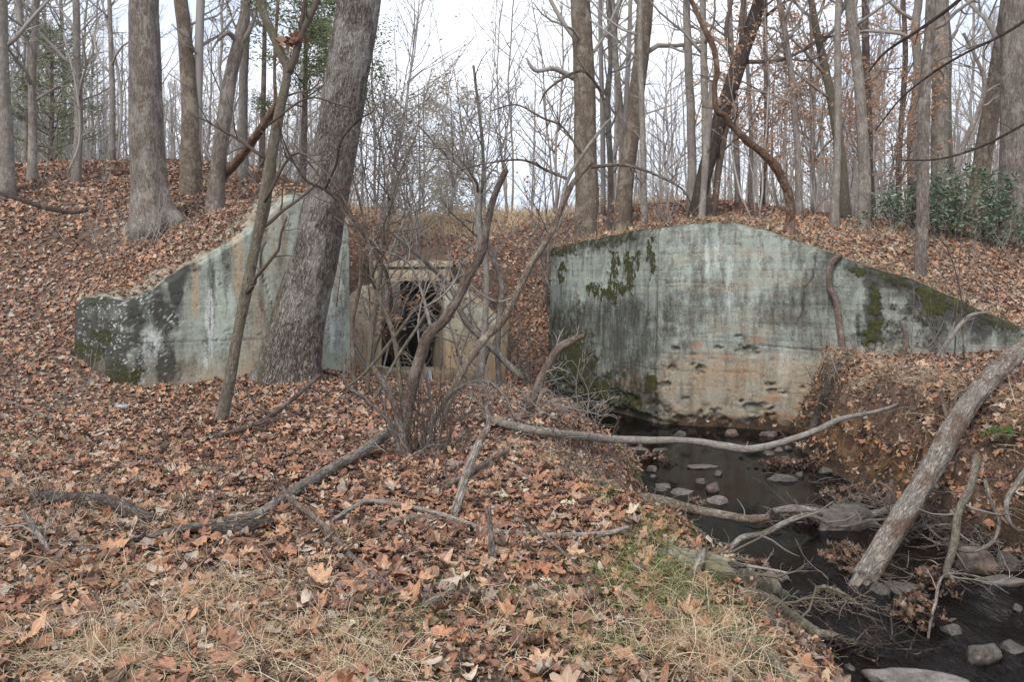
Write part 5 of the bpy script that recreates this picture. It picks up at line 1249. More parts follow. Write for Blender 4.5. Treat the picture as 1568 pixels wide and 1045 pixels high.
# dead limb jutting towards the right wall, and its tangle of pale twigs
limb('dead_limb', 'crooked dead limb jutting up before the dark lower left of the right wall', 'dead limb', [(745, 655, 9.4, 12), (775, 642, 9.4, 14), (805, 634, 9.4, 12), (820, 600, 9.4, 14), (832, 572, 9.4, 13), (852, 538, 9.4, 12), (868, 526, 9.4, 13), (888, 516, 9.4, 8)], 'bark_vine', k=14, n=50, seed=56, lump=.14, split=True, twig='twig_pale', tm=10, tk=2, tr=.3)
def tangle(label, box, D0, D1, n, L, mat, seed, group=None, spray=False):
    rng = np.random.default_rng(seed); x0, y0, x1, y1 = box
    D = rng.uniform(D0, D1, n); px = rng.uniform(x0, x1, n); py = rng.uniform((y0 + y1) / 2, y1, n)
    p0 = np.stack([(px - CX) / F * D, D, ZC - (py - HY) / F * D], 1)
    p0[:, 2] = np.maximum(np.minimum(p0[:, 2], H(p0[:, 0], D) + .5), H(p0[:, 0], D))
    d = norm(np.stack([rng.normal(0, .8, n), rng.normal(0, .5, n), rng.uniform(.1, 1, n)], 1)); k = 8
    P = np.empty((n, k, 3)); P[:, 0] = p0; ln = rng.uniform(.4, 1, n) * L
    for i in range(1, k):
        P[:, i] = P[:, i - 1] + d * (ln / (k - 1))[:, None]; d = norm(d + rng.normal(0, .16, d.shape) + [0, 0, -.04])
    R = np.linspace(1, .4, k)[None] * rng.uniform(.003, .009, n)[:, None]
    t = thing('dead_brush', label, 'dead brush', p0.mean(0) * [1, 1, 0] + [0, 0, p0[:, 2].min()], group)
    P1, R1 = grow(rng, P, R, 5, .5, 45, 6, .18, 0, .6, .15, 1, .0025); P2, R2 = grow(rng, P1, R1, 4, .5, 45, 4, .18, 0, .7, .15, 1, .002)
    build('twigwork', [tubes(P, R, 5), tubes(P1, R1, 4), tubes(P2, R2, 3)], M[mat], parent=t, base=np.array(t.location))  # loose dead twigs, many pieces in one mesh
tangle('tangled grey twigs of a fallen crown between the two broken trees', (690, 560, 800, 660), 9.0, 10.2, 20, .9, 'twig_grey', 1)
tangle('fan of pale dead twigs hanging over the creek before the right wall', (800, 570, 930, 670), 9.0, 10.5, 20, .95, 'twig_pale', 2)
tangle('wiry grey brush around the foot of the many stemmed tree', (590, 640, 700, 720), 6.6, 7.6, 16, .55, 'twig_grey', 3)
tangle('dark thin brush along the bank edge below the pale fallen limb', (850, 680, 960, 760), 6.8, 8.5, 14, .6, 'twig_brown', 4)

# ---- vines and roots at the right wall
def wl_(px, py, w, off=.10):
    """point just in front of the right wall"""
    D = np.arange(9, 18, .01); X = (px - CX) / F * D
    L = np.array(FR); yy = np.interp(X, L[:, 0], L[:, 1])
    k = np.argmax(D >= yy); return (px, py, D[k] - off, w)
limb('vine', 'thick reddish vine hanging down the face of the right wall', 'vine', [wl_(1288, 390, 7, .0), wl_(1272, 405, 10), wl_(1270, 440, 9), wl_(1280, 460, 10), wl_(1286, 500, 10, .15), wl_(1291, 545, 10, .3), wl_(1293, 575, 12, .5), wl_(1292, 610, 10, .8), wl_(1286, 650, 10, 1.2), wl_(1262, 700, 9, 1.6), wl_(1240, 740, 8, 2.0)], 'bark_vine', k=10, n=70, seed=61, lump=.12, lfreq=(2, 7))
limb('root', 'dark root curving down the edge of the wall foot where the far bank begins', 'root', [G(1305, 548, 12, .04), G(1284, 562, 16, .08), G(1266, 600, 15, .10), G(1252, 640, 13, .10), G(1238, 672, 10, .08)], 'rotten', k=10, n=36, seed=62, lump=.14)
limb('root', 'looping root along the top of the eroded far bank', 'root', [(1293, 552, 12.3, 10), (1320, 550, 12.1, 9), (1350, 558, 11.9, 9), (1376, 562, 11.8, 9), (1384, 540, 11.8, 9), (1388, 515, 11.8, 8), (1380, 498, 11.8, 5)], 'bark_vine', k=10, n=50, seed=63, lump=.12)
limb('root', 'short knotted root under the looping root on the far bank', 'root', [(1300, 560, 12.0, 9), (1311, 575, 11.9, 9), (1303, 600, 11.8, 8), (1292, 615, 11.7, 8), (1310, 628, 11.6, 5)], 'bark_vine', k=8, n=30, seed=64)
limb('dead_branch', 'pale forked dead branch leaning on the tail of the right wall', 'dead branch', [(1434, 548, 11.4, 6), (1458, 515, 11.3, 7), (1482, 486, 11.3, 7), (1512, 478, 11.2, 4)], 'bark_pale', k=8, n=26, seed=65, twig='twig_pale', tm=3, tk=1, tr=.3)

# the big pale log
def big_log():
    P = np.array([W(1322, 888, 6.75), W(1352, 842, 6.95), W(1400, 762, 7.35), W(1440, 690, 7.8), W(1480, 625, 8.2), W(1512, 585, 8.5), W(1545, 552, 8.8), W(1600, 505, 9.2)])
    R = np.array([50, 47, 44, 45, 42, 38, 36, 34]) / F * np.array([6.75, 6.95, 7.35, 7.8, 8.2, 8.5, 8.8, 9.2]) / 2 * .66
    q = poly(np.concatenate([P, R[:, None]], 1), 150); p, r = q[:, :3], q[:, 3]
    t = thing('fallen_log', 'big pale barkless log leaning from the creek up onto the far bank', 'log', p[0])
    k = 48; V, fl = tubes(p, r, k, lump=.26, lseed=9, lfreq=(1.3, 2.2))
    ax = np.repeat(p, k, 0); rad = V - ax; L = np.linalg.norm(rad, axis=1, keepdims=True)
    th = np.tile(np.arange(k) / k * 2 * math.pi, len(p)); hh = np.repeat(np.linspace(0, 4, len(p)), k)
    rg = 1 - np.abs(fbm(np.stack([np.cos(th) * 4, np.sin(th) * 4, hh * 1.5], 1), 4, 6)) * 2.5
    crack = sstep(.25, .0, np.abs(np.sin(th * .5 + .9 + .3 * np.sin(hh * 2)) ) * 2.5) * sstep(2.2, .3, hh)
    cd = COORD[id(V)][1]
    V = V + rad / L * (rg * .012 - crack * .045)[:, None]
    COORD[id(V)] = (V, cd)
    build('log', [(V, fl)], M['log_wood'], parent=t, base=p[0])
    rng = np.random.default_rng(8)
    for i, (s, nm) in enumerate([(8, 'limb_stub'), (62, 'limb_stub'), (120, 'limb_stub')]):
        d = norm(np.array([-.7, -.4, .5]) + rng.normal(0, .3, 3)); c0 = p[s] + d * r[s] * .6
        build(nm, [tubes(np.array([c0, c0 + d * r[s] * .6, c0 + d * r[s] * 1.2]), np.array([.05, .035, .012]), 10, lump=.2)], M['log_wood'], parent=t, base=p[0])
    # splintered lower end
    d = norm(p[0] - p[3]); parts = []
    for s in range(16):
        a = rng.random() * 6.28; o_ = (np.array([math.cos(a), 0, math.sin(a)]) * r[0] * rng.uniform(.3, .95))
        L_ = rng.uniform(.04, .30); parts.append(tubes(np.array([p[1] + o_, p[0] + o_ + d * L_ * .5, p[0] + o_ * .9 + d * L_]), np.array([.026, .016, .002]), 5))
    build('splintered_end', parts, M['log_wood'], parent=t, base=p[0])
big_log()

# ---- fallen branches on the bank and over the creek
S = lambda name, label, cat, pts, bark, **k: limb(name, label, cat, pts, bark, **k)
S('fallen_limb', 'long pale bare limb spanning the creek in front of the right wall', 'fallen limb', [G(742, 642, 13, .02), G(800, 656, 13, .08), G(850, 664, 13, .12), (920, 672, 9.4, 13), (985, 675, 9.3, 12), (1050, 675, 9.2, 10), (1110, 684, 9.1, 12), (1150, 688, 9.05, 11), (1200, 677, 9.1, 10), (1250, 660, 9.2, 9), (1288, 642, 9.4, 8), (1345, 630, 9.7, 6), (1385, 615, 9.9, 5), (1408, 602, 10, 3)], 'bark_pale', k=14, n=110, seed=71, lump=.13, lfreq=(1.5, 5), twig='twig_pale', tm=4, tk=1, tr=.05)
S('fallen_branch', 'smooth grey branch lying from the many stemmed tree down to the left', 'fallen branch', [G(612, 648, 17, .18), G(560, 688, 16, .12), G(500, 722, 15, .08), G(445, 755, 16, .06), G(400, 785, 14, .05), G(350, 797, 12, .05), G(290, 808, 11, .05), G(225, 822, 9, .04), G(150, 838, 7, .03), G(110, 845, 5, .02)], 'bark_grey', k=14, n=90, seed=72, lump=.08, lfreq=(1.5, 4), twig='twig_grey', tm=7, tk=1, tr=.08)
S('fallen_branch', 'thin brown stick running down right from the grey branch', 'fallen branch', [G(432, 745, 5, .12), G(445, 765, 8, .10), G(490, 800, 8, .08), G(540, 855, 9, .05), G(585, 890, 9, .04), G(622, 920, 7, .02)], 'bark_vine', k=8, n=50, seed=73, twig='twig_brown', tm=3, tk=1, tr=.1)
S('rotten_log', 'dark rotten branch half buried in leaves by the left edge', 'rotten branch', [G(60, 758, 14, .03), G(95, 763, 20, .06), G(150, 768, 23, .07), G(190, 778, 23, .07), G(225, 795, 20, .05), G(260, 800, 14, .0)], 'rotten', k=14, n=44, seed=74, lump=.16)
S('rotten_log', 'short black rotten log tucked under the grey branch', 'rotten branch', [G(305, 814, 16, .04), G(340, 812, 23, .06), G(380, 808, 24, .06), G(415, 802, 18, .05)], 'rotten', k=14, n=34, seed=75, lump=.18)
S('fallen_branch', 'crooked stick arching among leaves below the many stemmed tree', 'fallen branch', [G(575, 815, 10, .0), G(610, 800, 14, .04), G(655, 795, 14, .05), G(690, 800, 12, .03), G(725, 806, 7, .02)], 'bark_vine', k=12, n=40, seed=76, lump=.14)
S('fallen_branch', 'long thin stick crossing from the grey branch to the pale stick', 'fallen branch', [G(505, 800, 5, .03), G(545, 775, 7, .05), G(568, 768, 8, .06), G(620, 775, 7, .06), G(680, 790, 7, .05), G(745, 812, 8, .04), G(800, 818, 8, .04), G(865, 820, 8, .04), G(925, 818, 8, .05), G(962, 808, 7, .06)], 'bark_pale', k=10, n=70, seed=77, lump=.1, lfreq=(1.5, 4), twig='twig_grey', tm=3, tk=1, tr=.08)
S('forked_stick', 'pale peeled stick propped upright right of the many stemmed tree', 'stick', [G(693, 795, 15, .0), (703, 765, gp(693, 795)[1] + .05, 15), (716, 720, gp(693, 795)[1] + .15, 13), (733, 680, gp(693, 795)[1] + .3, 12), (748, 650, gp(693, 795)[1] + .5, 9), (745, 625, gp(693, 795)[1] + .6, 6)], 'log_wood', k=12, n=40, seed=78, lump=.14, split=True)
S('fallen_branch', 'straight brown stick resting across behind the pale peeled stick', 'fallen branch', [G(655, 760, 7, .02), G(690, 742, 9, .06), G(735, 715, 9, .08), G(778, 690, 7, .1)], 'bark_vine', k=10, n=30, seed=79)
D_ = gp(754, 858)[1]
S('stump', 'slim broken grey stub standing upright in the leaves', 'stub', [(754, 862, D_, 15), (753, 840, D_, 12), (751, 815, D_, 9), (749, 775, D_, 5)], 'bark_grey', k=12, n=20, seed=80, lump=.15, split=True)
S('fallen_branch', 'short thick piece of bark covered branch near the lower middle of the bank', 'fallen branch', [G(640, 930, 8, .02), G(662, 921, 14, .03), G(690, 908, 15, .03), G(697, 892, 11, .04)], 'bark_grey', k=12, n=26, seed=81, lump=.15)
S('fallen_branch', 'dark thin branch lying across below the forked tree foot', 'fallen branch', [G(300, 675, 4, .03), G(345, 665, 8, .06), G(380, 655, 8, .08), G(410, 640, 9, .1), G(450, 610, 7, .2), G(490, 575, 6, .3)], 'bark_brown', k=8, n=40, seed=82, twig='twig_brown', tm=7, tk=1, tr=.3)
S('fallen_branch', 'long dark stick on the left slope near the left edge', 'fallen branch', [(0, 296, 14.6, 6), (30, 305, 14.3, 7), (70, 318, 14.1, 8), (110, 325, 14, 7), (135, 322, 14, 4)], 'bark_dark', k=8, n=30, seed=83)
S('fallen_branch', 'thin grey twig lying in the leaves near the left edge below the wall end', 'fallen branch', [G(0, 612, 5, .04), G(40, 625, 5, .05), G(75, 640, 6, .04), G(100, 647, 5, .02)], 'bark_grey', k=7, n=24, seed=84)
S('fallen_branch', 'forked bleached twig sticking up by the left edge', 'stick', [G(80, 858, 9, .0), G(66, 830, 8, .08), G(45, 800, 7, .14), G(35, 782, 4, .2)], 'bark_grey', k=8, n=24, seed=85, twig='twig_pale', tm=6, tk=1, tr=.5)
S('fallen_branch', 'thin curved twig in the leaves at the bottom left of the bank', 'fallen branch', [G(262, 960, 5, .06), G(290, 1005, 6, .03), G(325, 1040, 6, .02), G(350, 1075, 5, .02)], 'bark_brown', k=7, n=24, seed=86)
S('fallen_branch', 'long thin twig sweeping down past the right middle of the leafy bank', 'fallen branch', [G(800, 800, 4, .1), G(850, 835, 5, .06), G(890, 880, 6, .05), G(905, 915, 7, .04), G(940, 950, 5, .02)], 'bark_vine', k=7, n=40, seed=87)
S('fallen_branch', 'rough grey limb reaching from the bank out over the water', 'fallen limb', [G(915, 738, 8, .06), (965, 760, 8.2, 15), (1010, 767, 8.0, 16), (1060, 780, 7.9, 14), (1110, 790, 7.8, 13), (1150, 796, 7.8, 13), (1178, 793, 7.8, 10)], 'bark_scaly', k=14, n=60, seed=88, lump=.12, lfreq=(1.5, 4), twig='twig_grey', tm=5, tk=1, tr=.2)
S('fallen_branch', 'weathered white topped stick beside the flat rock', 'fallen limb', [(1185, 783, 8.1, 10), (1215, 780, 8.2, 13), (1255, 785, 8.3, 12), (1310, 790, 8.4, 12), (1350, 785, 8.5, 11), (1375, 778, 8.6, 8)], 'log_wood', k=12, n=40, seed=89, lump=.15)
S('fallen_branch', 'thin curved branch arching over the water to the flat rock', 'branch', [(1105, 855, 6.9, 8), (1135, 825, 7.1, 9), (1170, 818, 7.3, 9), (1205, 800, 7.6, 9), (1240, 790, 7.8, 8), (1285, 808, 7.9, 5), (1330, 798, 8.0, 5), (1365, 796, 8.1, 4)], 'bark_grey', k=10, n=60, seed=90, twig='twig_grey', tm=6, tk=1, tr=.2)
S('fallen_branch', 'long white thin stick hanging from the bank edge to the root', 'stick', [(1005, 825, 7.0, 4), (1060, 838, 6.9, 5), (1120, 862, 6.7, 5), (1175, 872, 6.5, 4), (1205, 878, 6.4, 3)], 'twig_pale', k=7, n=34, seed=91, twig='twig_pale', tm=5, tk=2, tr=.25)
D3 = gp(1062, 893)[1]
S('stick', 'short stout stick poking up at the bank edge', 'stick', [(1060, 893, D3, 11), (1066, 872, D3 + .05, 13), (1072, 858, D3 + .08, 13), (1080, 843, D3 + .12, 8)], 'bark_grey', k=12, n=20, seed=92, lump=.1)
S('branch', 'grey branch hanging down the far bank into the creek right of the big log', 'branch', [(1496, 700, 7.4, 13), (1487, 745, 7.2, 12), (1468, 785, 7.0, 12), (1462, 830, 6.8, 12), (1450, 870, 6.5, 10), (1448, 885, 6.4, 7)], 'bark_mossy', k=12, n=50, seed=93, lump=.12, twig='twig_grey', tm=6, tk=1, tr=.3)
S('branch', 'thin pale forked stick standing in the debris right of the big log', 'stick', [(1418, 1015, 5.6, 3), (1423, 965, 5.75, 4), (1432, 925, 5.9, 5), (1446, 882, 6.1, 4), (1500, 885, 6.2, 3), (1545, 910, 6.2, 2)], 'bark_grey', k=8, n=40, seed=94, twig='twig_pale', tm=5, tk=1, tr=.25)
S('root', 'pale looping root hanging off the far bank by the right edge', 'root', [(1575, 715, 7.0, 10), (1555, 745, 6.9, 9), (1543, 765, 6.8, 8), (1542, 790, 6.8, 7), (1555, 810, 6.8, 5), (1580, 815, 6.8, 4)], 'bark_grey', k=10, n=36, seed=95)
S('root', 'wavy root hanging before the far bank between the hanging branch and the right edge', 'root', [(1508, 735, 7.1, 6), (1518, 770, 7.0, 6), (1530, 800, 6.9, 6), (1520, 830, 6.8, 6), (1490, 845, 6.8, 5), (1462, 842, 6.8, 4)], 'bark_grey', k=8, n=36, seed=96)
for i, (lab, pts) in enumerate([('curling root loop dangling left of the big log', [(1378, 820, 7.6, 3), (1370, 760, 7.6, 4), (1345, 740, 7.7, 4), (1328, 752, 7.7, 3), (1345, 775, 7.7, 4)]),
    ('stubby upright root end just left of the big log', [(1360, 772, 7.9, 10), (1364, 750, 7.9, 9), (1366, 735, 7.9, 7)]),
    ('thin bent root hanging from the bank top behind the log', [(1440, 598, 8.8, 4), (1443, 612, 8.8, 6), (1450, 640, 8.7, 5)]),
    ('thin forked root beside the log on the bank top', [(1500, 598, 8.6, 6), (1470, 600, 8.6, 6), (1462, 615, 8.5, 5), (1465, 632, 8.5, 4)])]):
    S('root', lab, 'root', pts, 'bark_vine', k=8, n=26, seed=97 + i)

# roots along the near bank
def broot(label, pts, seed, lump=.30, hole=False):
    if True:
        q_ = []
        for a, b, d, w in pts:
            g = gp(a, b); q_.append((a, b, g[1] - .03 - w / F * g[1] * .62, w * .95))
        pts = q_
        for i_ in range(1, len(pts) - 1):   # keep it running smoothly over the lumps of the bank
            a, b, d, w = pts[i_]; pts[i_] = (a, b, min(d, (pts[i_ - 1][2] + pts[i_ + 1][2]) / 2), w)
    return S('root', label, 'root', pts, 'bark_root', k=22, n=70, seed=seed, lump=lump, lfreq=(1.6, 4.5), wob=.02, twig='bark_root', tm=7, tk=2, tr=.22, trm=.004, up=-.05)
M['bark_root'] = bark_mat('bark_root', (0.10, 0.085, 0.06), (0.20, 0.175, 0.125), (0.31, 0.28, 0.215), 22, .5, 0.008, (0.11, 0.12, 0.05), 5, .6)
broot('thickest greenish root with a dark hollow, running from the bank into the water', [(1000, 846, 7.0, 14), (1035, 855, 6.95, 30), (1075, 862, 6.8, 36), (1115, 876, 6.6, 42), (1150, 893, 6.45, 36), (1178, 906, 6.35, 28), (1205, 915, 6.3, 14)], 101, .38)
_g = gp(1117, 878); h0 = W(1117, 868, _g[1] - .03 - 42 / F * _g[1] * .62 - 40 / F * _g[1] * .47)
V, fl = tubes(np.array([h0 + [-.09, .03, .02], h0 + [0, -.012, .012], h0 + [.10, .03, -.012]]), np.array([.012, .022, .010]), 10)  # solid dark tube painted in for shade inside a hole, no opening modelled
o = build('hollow', [(V, fl)], M['rotten'], parent=bpy.data.objects[[o.name for o in COL.objects if o.get('label', '').startswith('thickest greenish')][0]], base=np.array([o.location for o in COL.objects if o.get('label', '').startswith('thickest greenish')][0]))
broot('second root below the hollow one, sweeping down right along the bank', [(1105, 905, 6.2, 10), (1140, 908, 6.15, 18), (1180, 925, 6.0, 22), (1210, 945, 5.85, 22), (1240, 965, 5.7, 20), (1275, 975, 5.6, 14), (1310, 985, 5.5, 6)], 102)
broot('third root curving down beside the second', [(1120, 940, 5.95, 10), (1155, 942, 5.85, 18), (1190, 955, 5.75, 20), (1215, 972, 5.65, 18), (1250, 980, 5.55, 10)], 103)
broot('stubby broken root end below the third root', [(1128, 965, 5.6, 8), (1130, 985, 5.5, 15), (1142, 1000, 5.4, 13), (1150, 1003, 5.35, 8)], 104)
broot('small twin root under the fallen limb at the water edge', [(1020, 800, 7.5, 8), (1045, 806, 7.4, 14), (1070, 818, 7.3, 12), (1078, 826, 7.2, 6)], 105)
broot('short pale root stub poking from the debris before the second root', [(1250, 905, 6.1, 6), (1265, 902, 6.15, 11), (1290, 912, 6.2, 10), (1310, 925, 6.2, 7)], 106)
broot('mossy root slanting out of the bank at the bottom edge', [(1150, 1000, 5.3, 10), (1180, 1010, 5.2, 18), (1200, 1035, 5.05, 18), (1225, 1070, 4.9, 14)], 107)

# ---- rocks
def rock(label, px, py, rx, ry, rz, seed, mat='rock', rot=0, z=None, D=None, flat=0):
    rng = np.random.default_rng(seed)
    D = D or (ZC - WZ) * F / (py - HY)
    X = (px - CX) / F * D; z = WZ if z is None else z
    n, k = 34, 44
    a = np.linspace(-math.pi / 2, math.pi / 2, n); b = np.arange(k) / k * 2 * math.pi
    A, B = np.meshgrid(a, b, indexing='ij')
    d = np.stack([np.cos(A) * np.cos(B), np.cos(A) * np.sin(B), np.sin(A)], -1).reshape(-1, 3)
    # cut by random planes for facets
    r = np.ones(len(d))
    for i in range(11):
        nrm = norm(rng.normal(0, 1, 3) * [1, 1, .8]); h = rng.uniform(.48, .85); c_ = d @ nrm
        r = np.where(c_ > 1e-3, np.minimum(r, h / np.maximum(c_, 1e-3)), r)
    if flat: r = np.where(d[:, 2] > .05, np.minimum(r, .45 / np.maximum(d[:, 2], 1e-3)), r)
    v = d * r[:, None] * (1 + .16 * fbm(d * 2.6 + seed, 5, seed))[:, None]
    v = v * np.array([rx, ry * 1.15, rz * 1.45]); cs, sn = math.cos(rot), math.sin(rot)
    v = np.stack([v[:, 0] * cs - v[:, 1] * sn, v[:, 0] * sn + v[:, 1] * cs, v[:, 2]], 1)
    i = np.arange(n - 1)[:, None] * k; j = np.arange(k)[None]; j2 = (j + 1) % k
    Q = np.stack([i + j, i + j2, i + k + j2, i + k + j], -1).reshape(-1, 4)
    base = np.array([X, D, z])
    o = build('rock', [(v + base, [Q])], M[mat], base=base)
    tag(o, label, 'rock'); return o
def rock_mat(name, c1, c2, c3):
    m, nt, bs = new_mat(name); ob = nt.nodes.new("ShaderNodeTexCoord").outputs['Object']
    n1 = noise(nt, 9, ob, 7, .7, .3); n2 = noise(nt, 60, ob, 3, .6)
    s = mathn(nt, 'ADD', mathn(nt, 'MULTIPLY', n1, .7), mathn(nt, 'MULTIPLY', n2, .3))
    cc = ramp(nt, [(.38, c1), (.5, c2), (.62, c3)], s)
    gz = nt.nodes.new('ShaderNodeSeparateXYZ'); nt.links.new(nt.nodes.new('ShaderNodeNewGeometry').outputs['Position'], gz.inputs[0])
    wetf = ramp(nt, [(0.0, 1.0), (1.0, 0.0)], mathn(nt, 'MULTIPLY', mathn(nt, 'ADD', gz.outputs[2], 1.0), 16.0))
    cc = mixc(nt, mathn(nt, 'MULTIPLY', wetf, .7), cc, tuple(x * .3 for x in c2))
    nt.links.new(cc, bs.inputs['Base Color'])
    nt.links.new(mathn(nt, 'SUBTRACT', .85, mathn(nt, 'MULTIPLY', wetf, .6)), bs.inputs['Roughness'])
    bump(nt, s, .8, .02, bs); return m
M['rock'] = rock_mat('rock', (.08, .068, .056), (.175, .15, .13), (.30, .265, .235))
M['rock_dark'] = rock_mat('rock_dark', (.045, .038, .032), (.095, .082, .07), (.17, .15, .13))
M['rock_brown'] = rock_mat('rock_brown', (.06, .045, .037), (.135, .10, .082), (.22, .17, .14))
for i, a in enumerate([
    ('pale rounded rock in the creek, nearest of the mid stream pair', 1101, 770, .15, .10, .075, 'rock', 0, 0),
    ('brown rounded rock in the creek behind the pale rounded rock', 1090, 752, .12, .10, .10, 'rock_brown', 0, 0),
    ('flat tan stone at the water edge behind the reaching grey limb', 1043, 755, .17, .12, .05, 'rock', .2, 1),
    ('small tan stone left of the flat tan stone', 1015, 746, .12, .08, .05, 'rock', 0, 1),
    ('long flat grey rock in the creek before the pale spanning limb', 1075, 716, .28, .12, .04, 'rock', 0, 1),
    ('small flat stone just under the pale spanning limb', 978, 689, .2, .10, .05, 'rock', 0, 1),
    ('grey stone beside the small flat stone in the creek', 1013, 690, .12, .08, .04, 'rock_dark', 0, 1),
    ('small dark stone left of the brown rounded rock', 1075, 740, .09, .07, .05, 'rock_dark', 0, 0),
    ('tiny dark stone in mid stream under the spanning limb', 1100, 728, .06, .05, .04, 'rock_dark', 0, 0),
    ('dark smooth rock in the water left of the far bank foot', 1195, 736, .24, .10, .05, 'rock_dark', 0, 0),
    ('small dark stone close to the far bank foot', 1262, 725, .14, .08, .05, 'rock_dark', 0, 0),
    ('brown rounded boulder at the far bank foot, right of the hanging branch', 1488, 872, .22, .18, .14, 'rock_brown', 0, 0),
    ('small dark rock behind the brown boulder', 1460, 838, .14, .1, .08, 'rock_dark', 0, 0),
    ('wet greenish rock between the brown boulder and the pale slab', 1540, 868, .12, .1, .1, 'rock_dark', 0, 0),
    ('pale flat slab lying in the creek by the right edge', 1535, 890, .26, .09, .05, 'rock', -.1, 1),
    ('wet dark flat rock in the riffle right of the log end', 1390, 905, .22, .14, .07, 'rock_dark', .3, 1),
    ('dark squarish rock in the fast water near the right edge', 1500, 1008, .15, .11, .08, 'rock_dark', 0, 0),
    ('long pale slab cut by the bottom edge of the photo in the creek', 1405, 1050, .36, .14, .07, 'rock', -.15, 1),
    ('mossy dark stone below the log end in the creek', 1350, 905, .10, .08, .05, 'rock_dark', 0, 0),
    ('small stone in the rapid left of the squarish rock', 1455, 968, .09, .07, .04, 'rock_dark', 0, 0),
    ('low wet stone in the rapid right of the squarish rock', 1550, 995, .14, .08, .04, 'rock_dark', 0, 0),
    ('reddish stone under the undercut foot of the right wall', 1120, 668, .18, .1, .08, 'rock_brown', 0, 0),
    ('angular stone under the right end of the wall foot', 1180, 668, .22, .1, .10, 'rock_brown', .3, 1),
    ('dark stone at the left part of the right wall foot', 1040, 668, .15, .1, .06, 'rock_dark', 0, 0),
    ]):
    rock(a[0], a[1], a[2], a[3], a[4], a[5], 200 + i, a[6], a[7], flat=a[8])
rock('large flat topped grey rock in the creek between the branches', 1292, 805, .42, .30, .26, 240, 'rock_dark', .3, flat=1)
rock('rounded brown stone held between the bank roots', 1178, 942, .10, .08, .08, 241, 'rock_brown', z=-.72, D=6.0)

rngs = np.random.default_rng(31); k_ = 0
while k_ < 28:
    Y_ = rngs.uniform(4.6, 13); X_ = rngs.uniform(.8, 5.2)
    _, _, dw0, _, in0 = H0(np.array([X_]), np.array([Y_]))
    if not in0[0] or dw0[0] > .9 * rngs.random() ** 2 + .1: continue
    px_ = CX + F * X_ / Y_; py_ = HY + F * (ZC - WZ) / Y_
    if px_ > 1620 or py_ > 1080: continue
    s_ = rngs.uniform(.03, .10)
    o = rock('small wet stone along the margin of the creek', px_, py_, s_, s_ * .8, s_ * .55, 300 + k_, ['rock_dark', 'rock_brown', 'rock_dark'][k_ % 3], rngs.random() * 3)
    o['group'] = 'small wet stones along the creek margins'; k_ += 1

# culvert trickle
rng = np.random.default_rng(9)
n = 9; x0 = rng.uniform(-.16, .16, n)
P = np.stack([np.stack([-2.1 + x0 + .05 * s * np.sign(x0), np.full(n, 19.0 - .25 * s), np.full(n, -.55 - .42 * s * s) + rng.normal(0, .01, n)], 1) for s in np.linspace(0, 1, 7)], 1)
m, nt, bs = new_mat('white_water'); bs.inputs['Base Color'].default_value = (.34, .38, .42, 1); bs.inputs['Roughness'].default_value = .25; bs.inputs['Transmission Weight'].default_value = .3
M['white_water'] = m
o = build('cascade', [tubes(P, np.full((n, 7), .011), 5)], m, base=(-2.1, 19, -.8)); tag(o, kind='structure')
sill = [( -3.3, 18.95), (-0.6, 18.95)]
V, fl, mk = wall_strip(sill, flat(-.58), -1.5, .8, step=.06, mask=mask_c(0), seed=93, batter=0)
mk[:, 0] = .8; o = build('apron', [(V, fl)], MCT, parent=cul, attrs={'mask': mk, 'mask2': pad2(_m2['c'], mk, V) * 0}, base=(-2.45, 19.6, -1))

# plastic litter
V = []; g0 = gp(186, 628)
p = np.array([g0 + [-.09, 0, .02], g0 + [-.03, 0, .035], g0 + [.03, .01, .035], g0 + [.06, .01, .03], g0 + [.09, .02, .03]])
m, nt, bs = new_mat('clear_plastic'); bs.inputs['Base Color'].default_value = (.55, .6, .68, 1); bs.inputs['Roughness'].default_value = .2; bs.inputs['Transmission Weight'].default_value = .5
o = build('plastic_bottle', [tubes(p, np.array([.028, .036, .036, .028, .012]), 12)], m, base=g0); tag(o, 'crushed clear plastic bottle in the leaves before the blackened wall end', 'litter')
